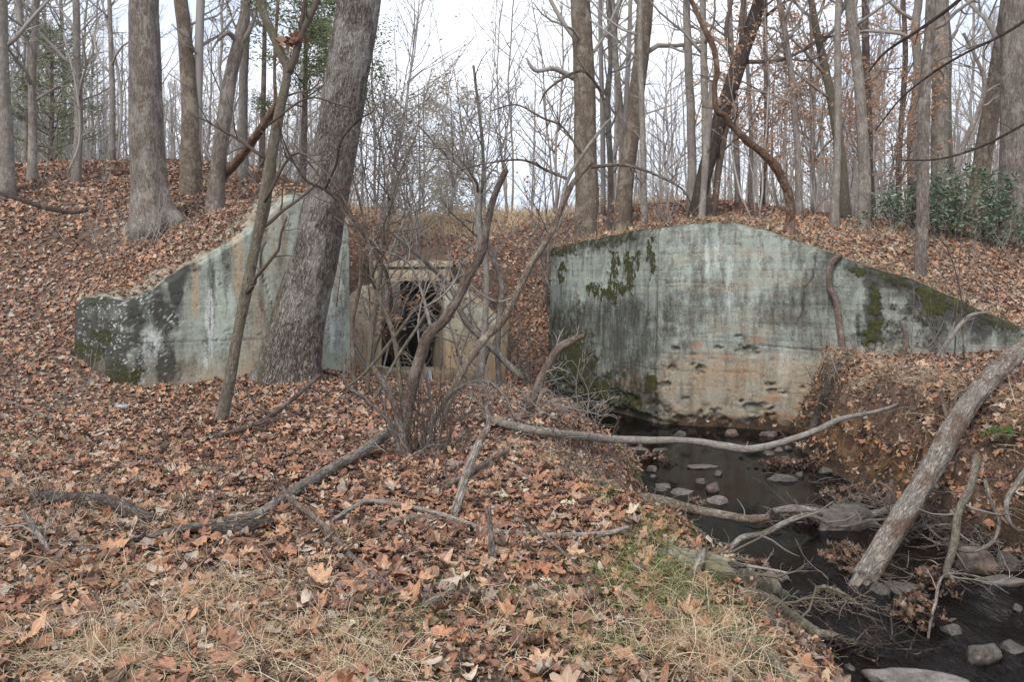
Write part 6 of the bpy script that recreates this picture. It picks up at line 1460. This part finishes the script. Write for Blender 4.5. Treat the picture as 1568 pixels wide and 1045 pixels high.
# ------------------------------------------------------------------ leaf litter
def leaf_template(kind, rng, hi):
    """returns V (m,3) unit leaf (length about 1) and faces"""
    if kind == 'maple':
        k = 30 if hi else 12
        th = np.arange(k) / k * 2 * math.pi
        lob = np.array([(90, 1.0), (38, .92), (142, .92), (-15, .66), (195, .66)])
        r = np.full(k, .36)
        for a, h in lob:
            dd = np.abs((np.degrees(th) - a + 180) % 360 - 180)
            r = np.maximum(r, h * np.clip(1 - dd / 34, 0, 1) ** .55 * .98 * (1 - .0 * dd) + 0)
        if hi: r = r * (1 + rng.uniform(-.12, .10, k))
        r = np.where(np.abs((np.degrees(th) - 270 + 180) % 360 - 180) < 16, .12, r)
        o = np.stack([np.cos(th) * r * .62, np.sin(th) * r * .62], 1)
    else:
        k = 14 if hi else 8
        th = np.arange(k) / k * 2 * math.pi
        w = rng.uniform(.22, .34)
        o = np.stack([np.cos(th) * w * (1 + .15 * np.sin(th)), np.sin(th) * .55], 1) * (1 + rng.uniform(-.08, .08, (k, 1)))
    rings = [o * 0.0 + [0, -.05]][:0]
    if hi:
        mid = o * .5
        P = np.concatenate([[[0, 0]], mid, o]); k_ = k
        i = np.arange(k); j = (i + 1) % k
        f3 = np.stack([np.zeros(k, int), 1 + i, 1 + j], 1); f4 = np.stack([1 + i, 1 + k + i, 1 + k + j, 1 + j], 1)
    else:
        P = np.concatenate([[[0, 0]], o]); i = np.arange(k); j = (i + 1) % k
        f3 = np.stack([np.zeros(k, int), 1 + i, 1 + j], 1); f4 = None
    x, y = P[:, 0], P[:, 1]; rr = np.hypot(x, y)
    a, b = rng.normal(.25, .5, 2); ph = rng.random() * 6
    cur = rng.uniform(.1, 1.0)
    z = cur * (a * x * x + b * y * y) * 1.4 + rr * .22 * np.sin(3 * np.arctan2(y, x) + ph) * cur + np.abs(x) * rng.uniform(-.35, .45)
    z = z + rng.normal(0, .045, len(P)) * (rr > .1)
    # curl over
    s = rng.uniform(0, 1.6) * (rng.random() < .5)
    if s > .2:
        yy = y * s * 1.2; y = np.sin(yy) / (s * 1.2); z = z + (1 - np.cos(yy)) / (s * 1.2)
    return np.stack([x, y, z], 1), [f for f in (f3, f4) if f is not None]

def scatter_leaves(name, X, Y, size, hi, seed, mat, nT=26, lift=.03, tilt=.22, Z=None, frac_m=.46, steep=.14):
    rng = np.random.default_rng(seed); n = len(X)
    e = .06
    if Z is None:
        h0 = H(X, Y); hx = H(X + e, Y); hy = H(X, Y + e)
        N_ = norm(np.stack([-(hx - h0) / e, -(hy - h0) / e, np.ones(n)], 1))
    else:
        h0 = Z; N_ = np.tile([0, 0, 1.0], (n, 1))
    big = rng.random(n) < steep
    N_ = norm(N_ + rng.normal(0, 1, (n, 3)) * np.where(big, 1.0, tilt)[:, None])
    r = norm(rng.normal(0, 1, (n, 3))); T = norm(r - (r * N_).sum(1, keepdims=True) * N_); B_ = np.cross(N_, T)
    pos = np.stack([X, Y, h0], 1) + np.array([0, 0, 1.0]) * (rng.random(n) * lift + .012)[:, None]
    rnd = rng.random(n); kind = rng.random(n) < frac_m
    parts, at, uvx = [], [], []
    tid = rng.integers(0, nT, n)
    for k in range(nT):
        for kd, nm in ((True, 'maple'), (False, 'oval')):
            m_ = (tid == k) & (kind == kd)
            if not m_.any(): continue
            tv, tf = leaf_template(nm, np.random.default_rng(seed * 100 + k), hi)
            s = size[m_] * (1.0 if kd else .66)
            sx = np.random.default_rng(seed * 7 + k).uniform(.62, 1.15, int(m_.sum()))[:, None, None]
            V = pos[m_][:, None] + (tv[None, :, :1] * sx * T[m_][:, None] + tv[None, :, 1:2] * B_[m_][:, None] + tv[None, :, 2:] * N_[m_][:, None]) * s[:, None, None]
            c_ = int(m_.sum()); mm = len(tv); off = (np.arange(c_) * mm)[:, None, None]
            parts.append((V.reshape(-1, 3), [(f[None] + off).reshape(-1, f.shape[1]) for f in tf]))
            rn = rnd[m_] if kd else (rnd[m_] * .5 + .5 * (rnd[m_] > .7))
            a = np.zeros((c_, mm, 4)); a[..., 0] = rn[:, None]; a[..., 1] = (tv[:, 0] + .7)[None]; a[..., 2] = (tv[:, 1] + .7)[None]; a[..., 3] = 1
            at.append(a.reshape(-1, 4))
    o = build(name, parts, mat, base=(0, float(np.mean(Y)), 0), attrs={'leaf': np.concatenate(at)}, smooth=True)
    tag(o, kind='stuff'); return o

def leaf_mat(name, sat=1.0, val=1.0):
    m, nt, bs = new_mat(name)
    sp = nt.nodes.new("ShaderNodeSeparateColor"); nt.links.new(attr(nt, 'leaf', 0), sp.inputs[0])
    st = [(0.0, (.06, .038, .028)), (.07, (.13, .072, .05)), (.16, (.22, .115, .075)), (.30, (.35, .175, .11)), (.48, (.45, .22, .12)), (.60, (.52, .285, .165)), (.70, (.56, .355, .225)), (.80, (.40, .27, .18)), (.88, (.25, .20, .165)), (.93, (.42, .36, .29)), (.97, (.60, .50, .38)), (1.0, (.44, .135, .05))]
    c = ramp(nt, st, sp.outputs[0])
    ob = nt.nodes.new("ShaderNodeTexCoord").outputs['Object']
    n1 = noise(nt, 30, ob, 4, .6); n2 = noise(nt, 1.3, ob, 4, .6)
    c = mixc(nt, ramp(nt, [(.42, 0), (.7, .55)], n1), c, (.11, .062, .042))
    c = mixc(nt, ramp(nt, [(.45, 0), (.68, .30)], n2), c, (.12, .075, .055))
    # midrib and side veins
    x = mathn(nt, 'ABSOLUTE', mathn(nt, 'SUBTRACT', sp.outputs[1], .7))
    vein = ramp(nt, [(0.0, .45), (.022, 0.0)], x)
    c = mixc(nt, vein, c, (.55, .40, .27))
    geo = nt.nodes.new('ShaderNodeNewGeometry')
    c = mixc(nt, mathn(nt, 'MULTIPLY', geo.outputs['Backfacing'], .35), c, (.42, .32, .26))
    nt.links.new(c, bs.inputs['Base Color']); bs.inputs['Roughness'].default_value = .62; bs.inputs['Specular IOR Level'].default_value = .28
    bump(nt, n1, .6, .008, bs)
    return m
LM = leaf_mat('fallen_leaves')

def sample(rng, n, y0, y1, ypow=1.0, xm=1.12):
    Y = (y0 ** (1 + ypow) + (y1 ** (1 + ypow) - y0 ** (1 + ypow)) * rng.random(n)) ** (1 / (1 + ypow))
    X = (rng.random(n) * 2 - 1) * (Y * .655 * 1.03 + 2.3)
    return X, Y

def dens_ok(rng, X, Y, keepclay=.35):
    h, S, dw, right, ins = H0(X, Y)
    ok = ~ins & ~((X > -3.35) & (X < -1.55) & (Y > 19.4) & (Y < 20.15)) & (H0(X, Y)[0] > WZ - .02)
    hx = H0(X + .1, Y)[0]; hy = H0(X, Y + .1)[0]
    sl = np.hypot(hx - h, hy - h) / .1
    p = np.ones(len(X))
    p = np.where(right & (dw < .7), keepclay * .8, p)
    p = np.where((sl > 1.3) & ~(right & (dw < 1.0)), np.minimum(p, .45), p)
    gully = ((X > -.4) & (X < .86) & (Y > 17.4) & (Y < 21)) | ((X > -4.1) & (X < -2.62) & (Y > 13.1) & (Y < 18.8))
    p = np.where((S > .02) & (S < .98) & (sl > 1.5) & ~gully, .0, p)
    p = np.where(gully, 1.0, p)
    q = np.stack([X * .7, Y * .7, X * 0], 1)
    p = p * (0.62 + .55 * sstep(-.35, .35, fbm(q, 3, 55)))
    return ok & (rng.random(len(X)) < p)
rng = np.random.default_rng(21)
X, Y = sample(rng, 38000, 2.0, 7.2); k = dens_ok(rng, X, Y, .8); X, Y = X[k], Y[k]
sz = np.where(rng.random(len(X)) < .26, rng.uniform(.09, .17, len(X)), rng.uniform(.04, .095, len(X)))
tagged = scatter_leaves('fallen_leaves', X, Y, sz, True, 1, LM)
X, Y = sample(rng, 74000, 7.0, 14.5); k = dens_ok(rng, X, Y, .9); X, Y = X[k], Y[k]
sz = np.where(rng.random(len(X)) < .35, rng.uniform(.09, .16, len(X)), rng.uniform(.05, .095, len(X)))
scatter_leaves('fallen_leaves', X, Y, sz, False, 2, LM)
X, Y = sample(rng, 86000, 14.5, 27); k = dens_ok(rng, X, Y); X, Y = X[k], Y[k]
k = rng.random(len(X)) < np.where((X > -6) & (Y > 22.8), .35, 1); X, Y = X[k], Y[k]
scatter_leaves('fallen_leaves', X, Y, rng.uniform(.09, .17, len(X)), False, 3, LM, tilt=.45)
n = 2600; X = rng.uniform(-.3, .95, n); Y = rng.uniform(17.4, 20.6, n); k = ~H0(X, Y)[4] & ((Y < 18.4) | (X > -.1)); X, Y = X[k], Y[k]
scatter_leaves('fallen_leaves', X, Y, rng.uniform(.08, .15, len(X)), False, 8, LM, tilt=.45, lift=.08)
n = 9000; Y = rng.uniform(6.2, 13.6, n); X = rng.uniform(4.25, 6.0, n); h_, S_, dw_, rt_, in_ = H0(X, Y)
k = rt_ & (dw_ < 1.1) & (S_ < .02) & (rng.random(n) < np.where((Y > 8.8) & (h_ < -.45), .28, .95)) & (fbm(np.stack([X * 1.5, Y * 1.5, h_ * 2], 1), 3, 66) > -.22)
X, Y = X[k], Y[k]
scatter_leaves('fallen_leaves', X, Y, rng.uniform(.05, .13, len(X)), False, 12, LM, tilt=.5, lift=.05)
# leaf fragments, dark layer
X, Y = sample(rng, 2200, 2.5, 6.0); k = dens_ok(rng, X, Y); X, Y = X[k], Y[k]
scatter_leaves('fallen_leaves', X, Y, rng.uniform(.10, .17, len(X)), True, 9, LM, lift=.05, tilt=.25, frac_m=.7)
X, Y = sample(rng, 62000, 2.4, 7.0); k = dens_ok(rng, X, Y); X, Y = X[k], Y[k]
scatter_leaves('leaf_fragments', X, Y, rng.uniform(.018, .05, len(X)), False, 4, LM, lift=.02, frac_m=.3, tilt=.6)

# leaves along the wall tops
def on_top(front, ztf, n, seed, off0=.05, off1=.85, rise=0.0):
    rng = np.random.default_rng(seed); L = np.array(front, float)
    seg = np.hypot(*(L[1:] - L[:-1]).T); c = np.concatenate([[0], np.cumsum(seg)]); u = rng.random(n) * c[-1]
    fx = np.interp(u, c, L[:, 0]); fy = np.interp(u, c, L[:, 1]); i = np.clip(np.searchsorted(c, u) - 1, 0, len(seg) - 1)
    d = (L[1:] - L[:-1])[i] / seg[i][:, None]; nx, ny = -d[:, 1], d[:, 0]
    o = rng.uniform(off0, off1, n); z = ztf(CX + F * fx / fy, fx, fy)
    return fx + nx * o, fy + ny * o, z + .01 + rise * o / .9
X, Y, Z = on_top(FR, zt_r, 2600, 5); scatter_leaves('fallen_leaves', X, Y, rng.uniform(.07, .15, len(X)), False, 5, LM, Z=Z, lift=.06, tilt=.5)
X, Y, Z = on_top(FL_, zt_l, 2000, 6, .10, .9, rise=.22)
k = rng.random(len(X)) < .35 + .65 * sstep(-.2, .3, fbm(np.stack([X * 3, Y * 3, X * 0], 1), 3, 5)); X, Y, Z = X[k], Y[k], Z[k]
scatter_leaves('fallen_leaves', X, Y, rng.uniform(.06, .13, len(X)), False, 6, LM, Z=Z, lift=.03, tilt=.3)

# leaf packs caught in the creek
def pack(label, px, py, rx, ry, n, seed, hz_=.12, wet=True):
    rng = np.random.default_rng(seed); D = (ZC - WZ) * F / (py - HY); x0 = (px - CX) / F * D
    a = rng.normal(0, .45, n); b = rng.normal(0, .45, n); X = x0 + a * rx; Y = D + b * ry
    Z = WZ + .01 + rng.random(n) * hz_ * np.exp(-(a * a + b * b) * 1.2)
    o = scatter_leaves('leaf_pack', X, Y, rng.uniform(.05, .12, n), True if D < 8 else False, seed, LW, Z=Z, lift=.03, tilt=.8, nT=6, frac_m=.5)
    tag(o, label, 'leaf pile')
LW = leaf_mat('wet_leaves'); _b = LW.node_tree.nodes['Principled BSDF']
_s = _b.inputs['Base Color'].links[0].from_socket
LW.node_tree.links.new(mixc(LW.node_tree, .62, _s, (.035, .022, .016)), _b.inputs['Base Color']); _b.inputs['Roughness'].default_value = .3
pack('wet leaves piled against the splintered lower end of the big log', 1300, 868, .22, .30, 190, 11, .16)
pack('wad of wet leaves snagged on the thin stick right of the log', 1405, 955, .20, .16, 150, 12, .22)
pack('wet leaf heap behind the wad at the riffle', 1432, 905, .18, .2, 110, 13, .18)
pack('dark leaf jam left of the large flat topped rock', 1245, 800, .3, .22, 130, 14, .10)
pack('leaf jam trailing behind the large flat topped rock', 1310, 762, .45, .3, 150, 15, .10)
pack('leaves caught beside the pale rounded rock', 1068, 776, .12, .08, 36, 16, .06)
pack('leaves stranded on the near water edge beside the flat tan stone', 1000, 705, .25, .2, 90, 17, .10)
pack('leaves floating under the spanning limb toward the far bank', 1200, 712, .5, .3, 90, 18, .04)
pack('leaves stranded under the vine at the far bank foot', 1262, 712, .4, .3, 90, 19, .08)
pack('leaves drifted on the thick hollow root', 1160, 880, .16, .14, 40, 20, .10)

# fallen twigs as part of the litter
n = 2300
X, Y = sample(rng, n, 2.4, 13); k = dens_ok(rng, X, Y); X, Y = X[k], Y[k]; n = len(X)
a = rng.random(n) * 6.28; L = rng.uniform(.06, .45, n) ** 1.2
t = np.linspace(-.5, .5, 6)
P = np.stack([X[:, None] + np.cos(a)[:, None] * L[:, None] * t, Y[:, None] + np.sin(a)[:, None] * L[:, None] * t], -1)
P = P + np.cumsum(rng.normal(0, .006, P.shape), 1)
Z = H(P[..., 0].ravel(), P[..., 1].ravel()).reshape(n, 6) + rng.uniform(.015, .055, n)[:, None] + rng.normal(0, .12, n)[:, None] * L[:, None] * t
tag(build('twig_litter', [tubes(np.concatenate([P, Z[..., None]], -1), (rng.uniform(.0012, .0045, n)[:, None] * np.linspace(1, .5, 6)), 5)], M['twig_brown'], base=(0, 6, 0)), kind='stuff')

# ---- grass
def blades(name, X, Y, L, w, seed, mat, lay=.6, curl=.5, Z=None, ddir=None, kseg=6):
    rng = np.random.default_rng(seed); n = len(X)
    h = H(X, Y) if Z is None else Z
    p = np.stack([X, Y, h], 1); a = rng.random(n) * 6.28
    el = np.abs(rng.normal(0, 1 - lay, n)) + .08
    d = norm(np.stack([np.cos(a), np.sin(a), el * 2.2], 1))
    if ddir is not None: d = norm(d + np.array(ddir))
    P = np.empty((n, kseg, 3)); P[:, 0] = p
    tw = rng.normal(0, curl, (n, 3)) * [1, 1, .4]
    for k in range(1, kseg):
        P[:, k] = P[:, k - 1] + d * (L / (kseg - 1))[:, None]
        d = norm(d + tw * .5 + [0, 0, -.22] + rng.normal(0, curl * .3, (n, 3)))
    hh = H(P[..., 0].ravel(), P[..., 1].ravel()).reshape(n, kseg) if Z is None else None
    if hh is not None: P[..., 2] = np.maximum(P[..., 2], hh + .012 + .02 * rng.random((n, 1)))
    T_ = norm(np.gradient(P, axis=1)); s = norm(np.cross(T_, norm(rng.normal(0, 1, (n, 1, 3)) + [0, 0, 1.2])))
    ww = (w * rng.uniform(.6, 1.3, n))[:, None, None] * np.linspace(1, .25, kseg)[None, :, None] * .5
    V = np.stack([P - s * ww, P + s * ww], 2).reshape(-1, 3)
    b = np.arange(n)[:, None] * kseg * 2 + np.arange(kseg - 1)[None] * 2
    Q = np.stack([b, b + 1, b + 3, b + 2], -1).reshape(-1, 4)
    o = build(name, [(V, [Q])], M[mat], base=(0, float(Y.mean()), 0), attrs={'rnd': np.repeat(rng.random(n), kseg * 2)})
    tag(o, kind='stuff'); return o
M['dry_grass'] = foliage_mat('dry_grass', (.32, .23, .14), (.56, .44, .285), (.76, .65, .47), .8, .25)
M['green_grass'] = foliage_mat('green_grass', (.06, .09, .025), (.13, .18, .05), (.28, .31, .12), .6, .3)
def patches(rng, spots, n):
    """spots: (px, py, radius x m, radius y m, weight) on the ground"""
    w = np.array([s[4] for s in spots], float); w /= w.sum(); X, Y = [], []
    for s, ww in zip(spots, w):
        g = gp(s[0], s[1]); m_ = int(n * ww)
        ntuft = max(3, int(m_ / 16)); tx = rng.normal(0, .5, ntuft) * s[2]; ty = rng.normal(0, .5, ntuft) * s[3]
        k = rng.integers(0, ntuft, m_)
        X.append(g[0] + tx[k] + rng.normal(0, .07, m_)); Y.append(g[1] + ty[k] + rng.normal(0, .07, m_))
    X, Y = np.concatenate(X), np.concatenate(Y)
    ins = H0(X, Y)[4]; return X[~ins], Y[~ins]
X, Y = patches(rng, [(300, 1000, 1.6, .6, 1.6), (700, 960, 1.4, .8, 1.2), (500, 850, 2.0, 1.2, 1.0), (60, 990, .7, .35, 2.0), (330, 930, .35, .25, 1.5), (160, 900, .6, .3, 1.0), (40, 830, .7, .5, 1.6), (30, 700, .9, .8, 1.2), (200, 1030, .5, .25, 1.3), (480, 1000, .35, .25, 1.6), (100, 760, .6, .4, .8), (560, 1030, .3, .2, .6), (420, 910, .5, .3, .6), (230, 800, .4, .3, .6),
                     (1000, 990, .4, .3, .8), (1065, 960, .25, .4, .9), (1095, 1010, .2, .3, 1.2), (960, 1030, .4, .2, .6), (1010, 900, .3, .4, .9), (900, 740, .6, .7, 1.4), (820, 700, .8, .8, 1.0), (1130, 1010, .2, .25, 1.0), (860, 950, .5, .4, .5), (120, 640, .6, 1, .6)], 12500)
blades('dry_grass', X, Y, rng.uniform(.06, .26, len(X)), np.full(len(X), .0036), 31, 'dry_grass', .55, .5)
X, Y = patches(rng, [(990, 800, .15, .5, 1.2), (970, 850, .25, .35, 1.2), (1000, 890, .25, .3, 1.6), (930, 760, .25, .4, 1.0), (970, 720, .25, .5, 1.0), (820, 930, .3, .25, .8), (900, 1000, .35, .25, .8), (1060, 900, .2, .25, 1.0), (560, 965, .15, .15, .5), (200, 735, .3, .2, .3), (680, 900, .15, .1, .2), (235, 690, .3, .2, .3), (1110, 960, .2, .25, .6), (930, 900, .2, .2, .5), (650, 950, .2, .2, .2), (330, 740, .3, .3, .2), (1030, 930, .25, .35, 1.6), (1010, 860, .2, .4, 1.4), (960, 900, .3, .4, 1.2), (1080, 980, .2, .3, 1.0)], 5200)
blades('green_grass', X, Y, rng.uniform(.05, .20, len(X)), np.full(len(X), .004), 32, 'green_grass', .45, .25)
# overhanging fringe on the far bank, the field on the embankment top
n = 2400; Y = rng.uniform(6, 13.4, n); X = np.interp(Y, [6, 9, 11.5, 13.4], [5.25, 5.0, 4.95, 5.3]) + rng.normal(.15, .22, n)
blades('dry_grass', X, Y, rng.uniform(.12, .40, n), np.full(n, .005), 33, 'dry_grass', .6, .25, ddir=(-.5, -.2, .2))
n = 9000; X = rng.uniform(-6, 9, n); Y = rng.uniform(22.8, 28.5, n)
blades('dry_grass', X, Y, rng.uniform(.2, .55, n), np.full(n, .02), 34, 'dry_grass', .2, .15, kseg=4)
n = 2600; X, Y, Z = on_top(FR, zt_r, n, 7, -.02, .5)
blades('dry_grass', X, Y, rng.uniform(.08, .30, n), np.full(n, .006), 35, 'dry_grass', .35, .3, Z=Z)
n = 5200; X = rng.uniform(4.2, 11, n); Y = rng.uniform(11.9, 17, n); k = (Y > 12.4 - (X - 8) * .2); X, Y = X[k], Y[k]
k = inside(X, Y, UP_POLY); X, Y = X[k], Y[k]
blades('dry_grass', X, Y, rng.uniform(.08, .3, len(X)), np.full(len(X), .006), 36, 'dry_grass', .4, .3)
n = 7000; X, Y = sample(rng, n, 10, 18); k = (X < -1.5) | (X > 7); X, Y = X[k], Y[k]
blades('dry_grass', X, Y, rng.uniform(.06, .25, len(X)), np.full(len(X), .005), 37, 'dry_grass', .5, .4)

# fern at the right edge
def fern(label, g, n, L, seed):
    rng = np.random.default_rng(seed); t = thing('fern', label, 'fern', g)
    st, V, Fc, off, rd = [], [], [], 0, []
    for i in range(n):
        a = rng.random() * 6.28; s = np.linspace(0, 1, 14)[:, None]; l = L * rng.uniform(.7, 1.1)
        P = g + np.array([math.cos(a), math.sin(a), 0]) * s * l + np.array([0, 0, 1]) * (l * .7 * s - l * .75 * s * s)
        st.append(tubes(P, np.linspace(.003, .001, 14), 4))
        T_ = norm(np.gradient(P, axis=0)); sd = norm(np.cross(T_, [0, 0, 1.0]))
        for j in range(2, 14):
            wd = l * .22 * math.sin(math.pi * (j / 14) ** .7) + .006
            for sg in (-1, 1):
                c0 = P[j]; tip = c0 + sd[j] * sg * wd + T_[j] * wd * .3 - [0, 0, wd * .2]; h = T_[j] * l * .028
                V += [c0 - h, tip, c0 + h]; Fc.append([off, off + 1, off + 2]); off += 3; rd += [rng.random()] * 3
    build('stems', st, M['fern'], parent=t, base=g, attrs={'rnd': np.full(sum(len(x[0]) for x in st), .3)})
    build('fronds', [(np.array(V), [np.array(Fc)])], M['fern'], parent=t, base=g, attrs={'rnd': np.array(rd)}, smooth=False)
def fg(px, py, D): g = W(px, py, D); return g
fern('bright green fern on the far bank by the right edge', fg(1556, 665, 7.9), 16, .34, 1)
fern('small fern at the foot of the wall beside the far bank roots', fg(1262, 640, 12.4), 9, .26, 2)
fern('tiny fern on the far bank under the pale limb', fg(1432, 655, 10.4), 7, .16, 3)

# more twigs, roots and debris along the creek
def drift(label, px, py, D, rx, ry, n, seed, mat='twig_grey', L=.5, z=WZ, r=.004):
    rng = np.random.default_rng(seed); x0 = (px - CX) / F * D
    a = rng.normal(0, .5, n) * rx; b = rng.normal(0, .5, n) * ry; th = rng.random(n) * 6.28; ln = rng.uniform(.3, 1, n) * L; k = 7
    P = np.empty((n, k, 3)); P[:, 0] = np.stack([x0 + a, D + b, np.maximum(H(x0 + a, D + b), WZ) + rng.uniform(0, .08, n)], 1)
    d = norm(np.stack([np.cos(th), np.sin(th), rng.normal(.15, .3, n)], 1))
    for i in range(1, k):
        P[:, i] = P[:, i - 1] + d * (ln / (k - 1))[:, None]; d = norm(d + rng.normal(0, .22, d.shape))
    P[..., 2] = np.maximum(P[..., 2], WZ + .01)
    t = thing('driftwood', label, 'driftwood', (x0, D, WZ)); R = np.linspace(1, .4, k)[None] * rng.uniform(.5, 1.6, n)[:, None] * r
    P1, R1 = grow(rng, P, R, 4, .5, 45, 5, .25, 0, .6, .15, 1, .0016)
    build('twigwork', [tubes(P, R, 6)], M[mat], parent=t, base=np.array(t.location)); build('twigwork', [tubes(P1, R1, 4)], M[mat], parent=t, base=np.array(t.location))  # loose sticks, then their side twigs, many pieces each
drift('raft of sticks and rootlets jammed between the second root and the log end', 1290, 930, 6.2, .55, .22, 46, 1, 'twig_brown', .4, r=.005)
drift('jam of dark sticks on top of the flat topped rock', 1270, 775, 8.6, .8, .3, 40, 2, 'twig_brown', .6, r=.006)
drift('thin sticks fanned around the log end', 1370, 880, 6.8, .6, .3, 36, 3, 'twig_brown', .5)
drift('fringe of rootlets trailing from the second root into the water', 1330, 985, 5.5, .4, .2, 40, 4, 'rotten', .35, r=.006)
drift('grey sticks lying against the far bank left of the log', 1350, 740, 8.9, .6, .5, 36, 5, 'twig_grey', .6)
drift('scatter of pale twigs on the far bank right of the log', 1520, 720, 7.3, .5, .8, 34, 6, 'twig_pale', .5)
drift('rootlets hanging from the lip of the far bank before the wall tail', 1400, 610, 10.2, 1.2, .5, 60, 7, 'twig_grey', .5)
drift('dead twigs lying over the bank slope beside the reaching grey limb', 960, 790, 7.4, .6, .8, 50, 8, 'twig_grey', .6, r=.003)

# thin winter haze in the wood
bpy.ops.mesh.primitive_cube_add(size=1)
hb = bpy.context.object; hb.name = 'haze'; hb.data.name = 'haze'
hb.location = (0, 290, 12); hb.scale = (1060, 860, 32.0)
hm = bpy.data.materials.new('haze'); hm.use_nodes = True; ht = hm.node_tree
ht.nodes.remove(ht.nodes['Principled BSDF'])
pv = ht.nodes.new('ShaderNodeVolumePrincipled'); pv.inputs['Color'].default_value = (.93, .95, 1, 1); pv.inputs['Density'].default_value = 0.0007; pv.inputs['Anisotropy'].default_value = .2
ht.links.new(pv.outputs[0], ht.nodes['Material Output'].inputs['Volume']); hb.data.materials.append(hm)
tag(hb, kind='stuff')


drift('mat of dark rootlets hanging over the eroded far bank left of the log', 1400, 660, 9.2, .8, .8, 70, 11, 'bark_brown', .6, r=.006)
drift('snarl of thin roots over the far bank by the right edge', 1530, 690, 7.4, .7, .7, 70, 12, 'bark_brown', .6, r=.006)
drift('driftwood sticks heaped at the far bank foot behind the log', 1440, 790, 7.9, .7, .4, 50, 13, 'twig_brown', .7, r=.007)

drift('spray of fine roots at the straight edge between wall foot and far bank', 1262, 600, 12.4, .35, .4, 60, 14, 'bark_brown', .6, r=.007)
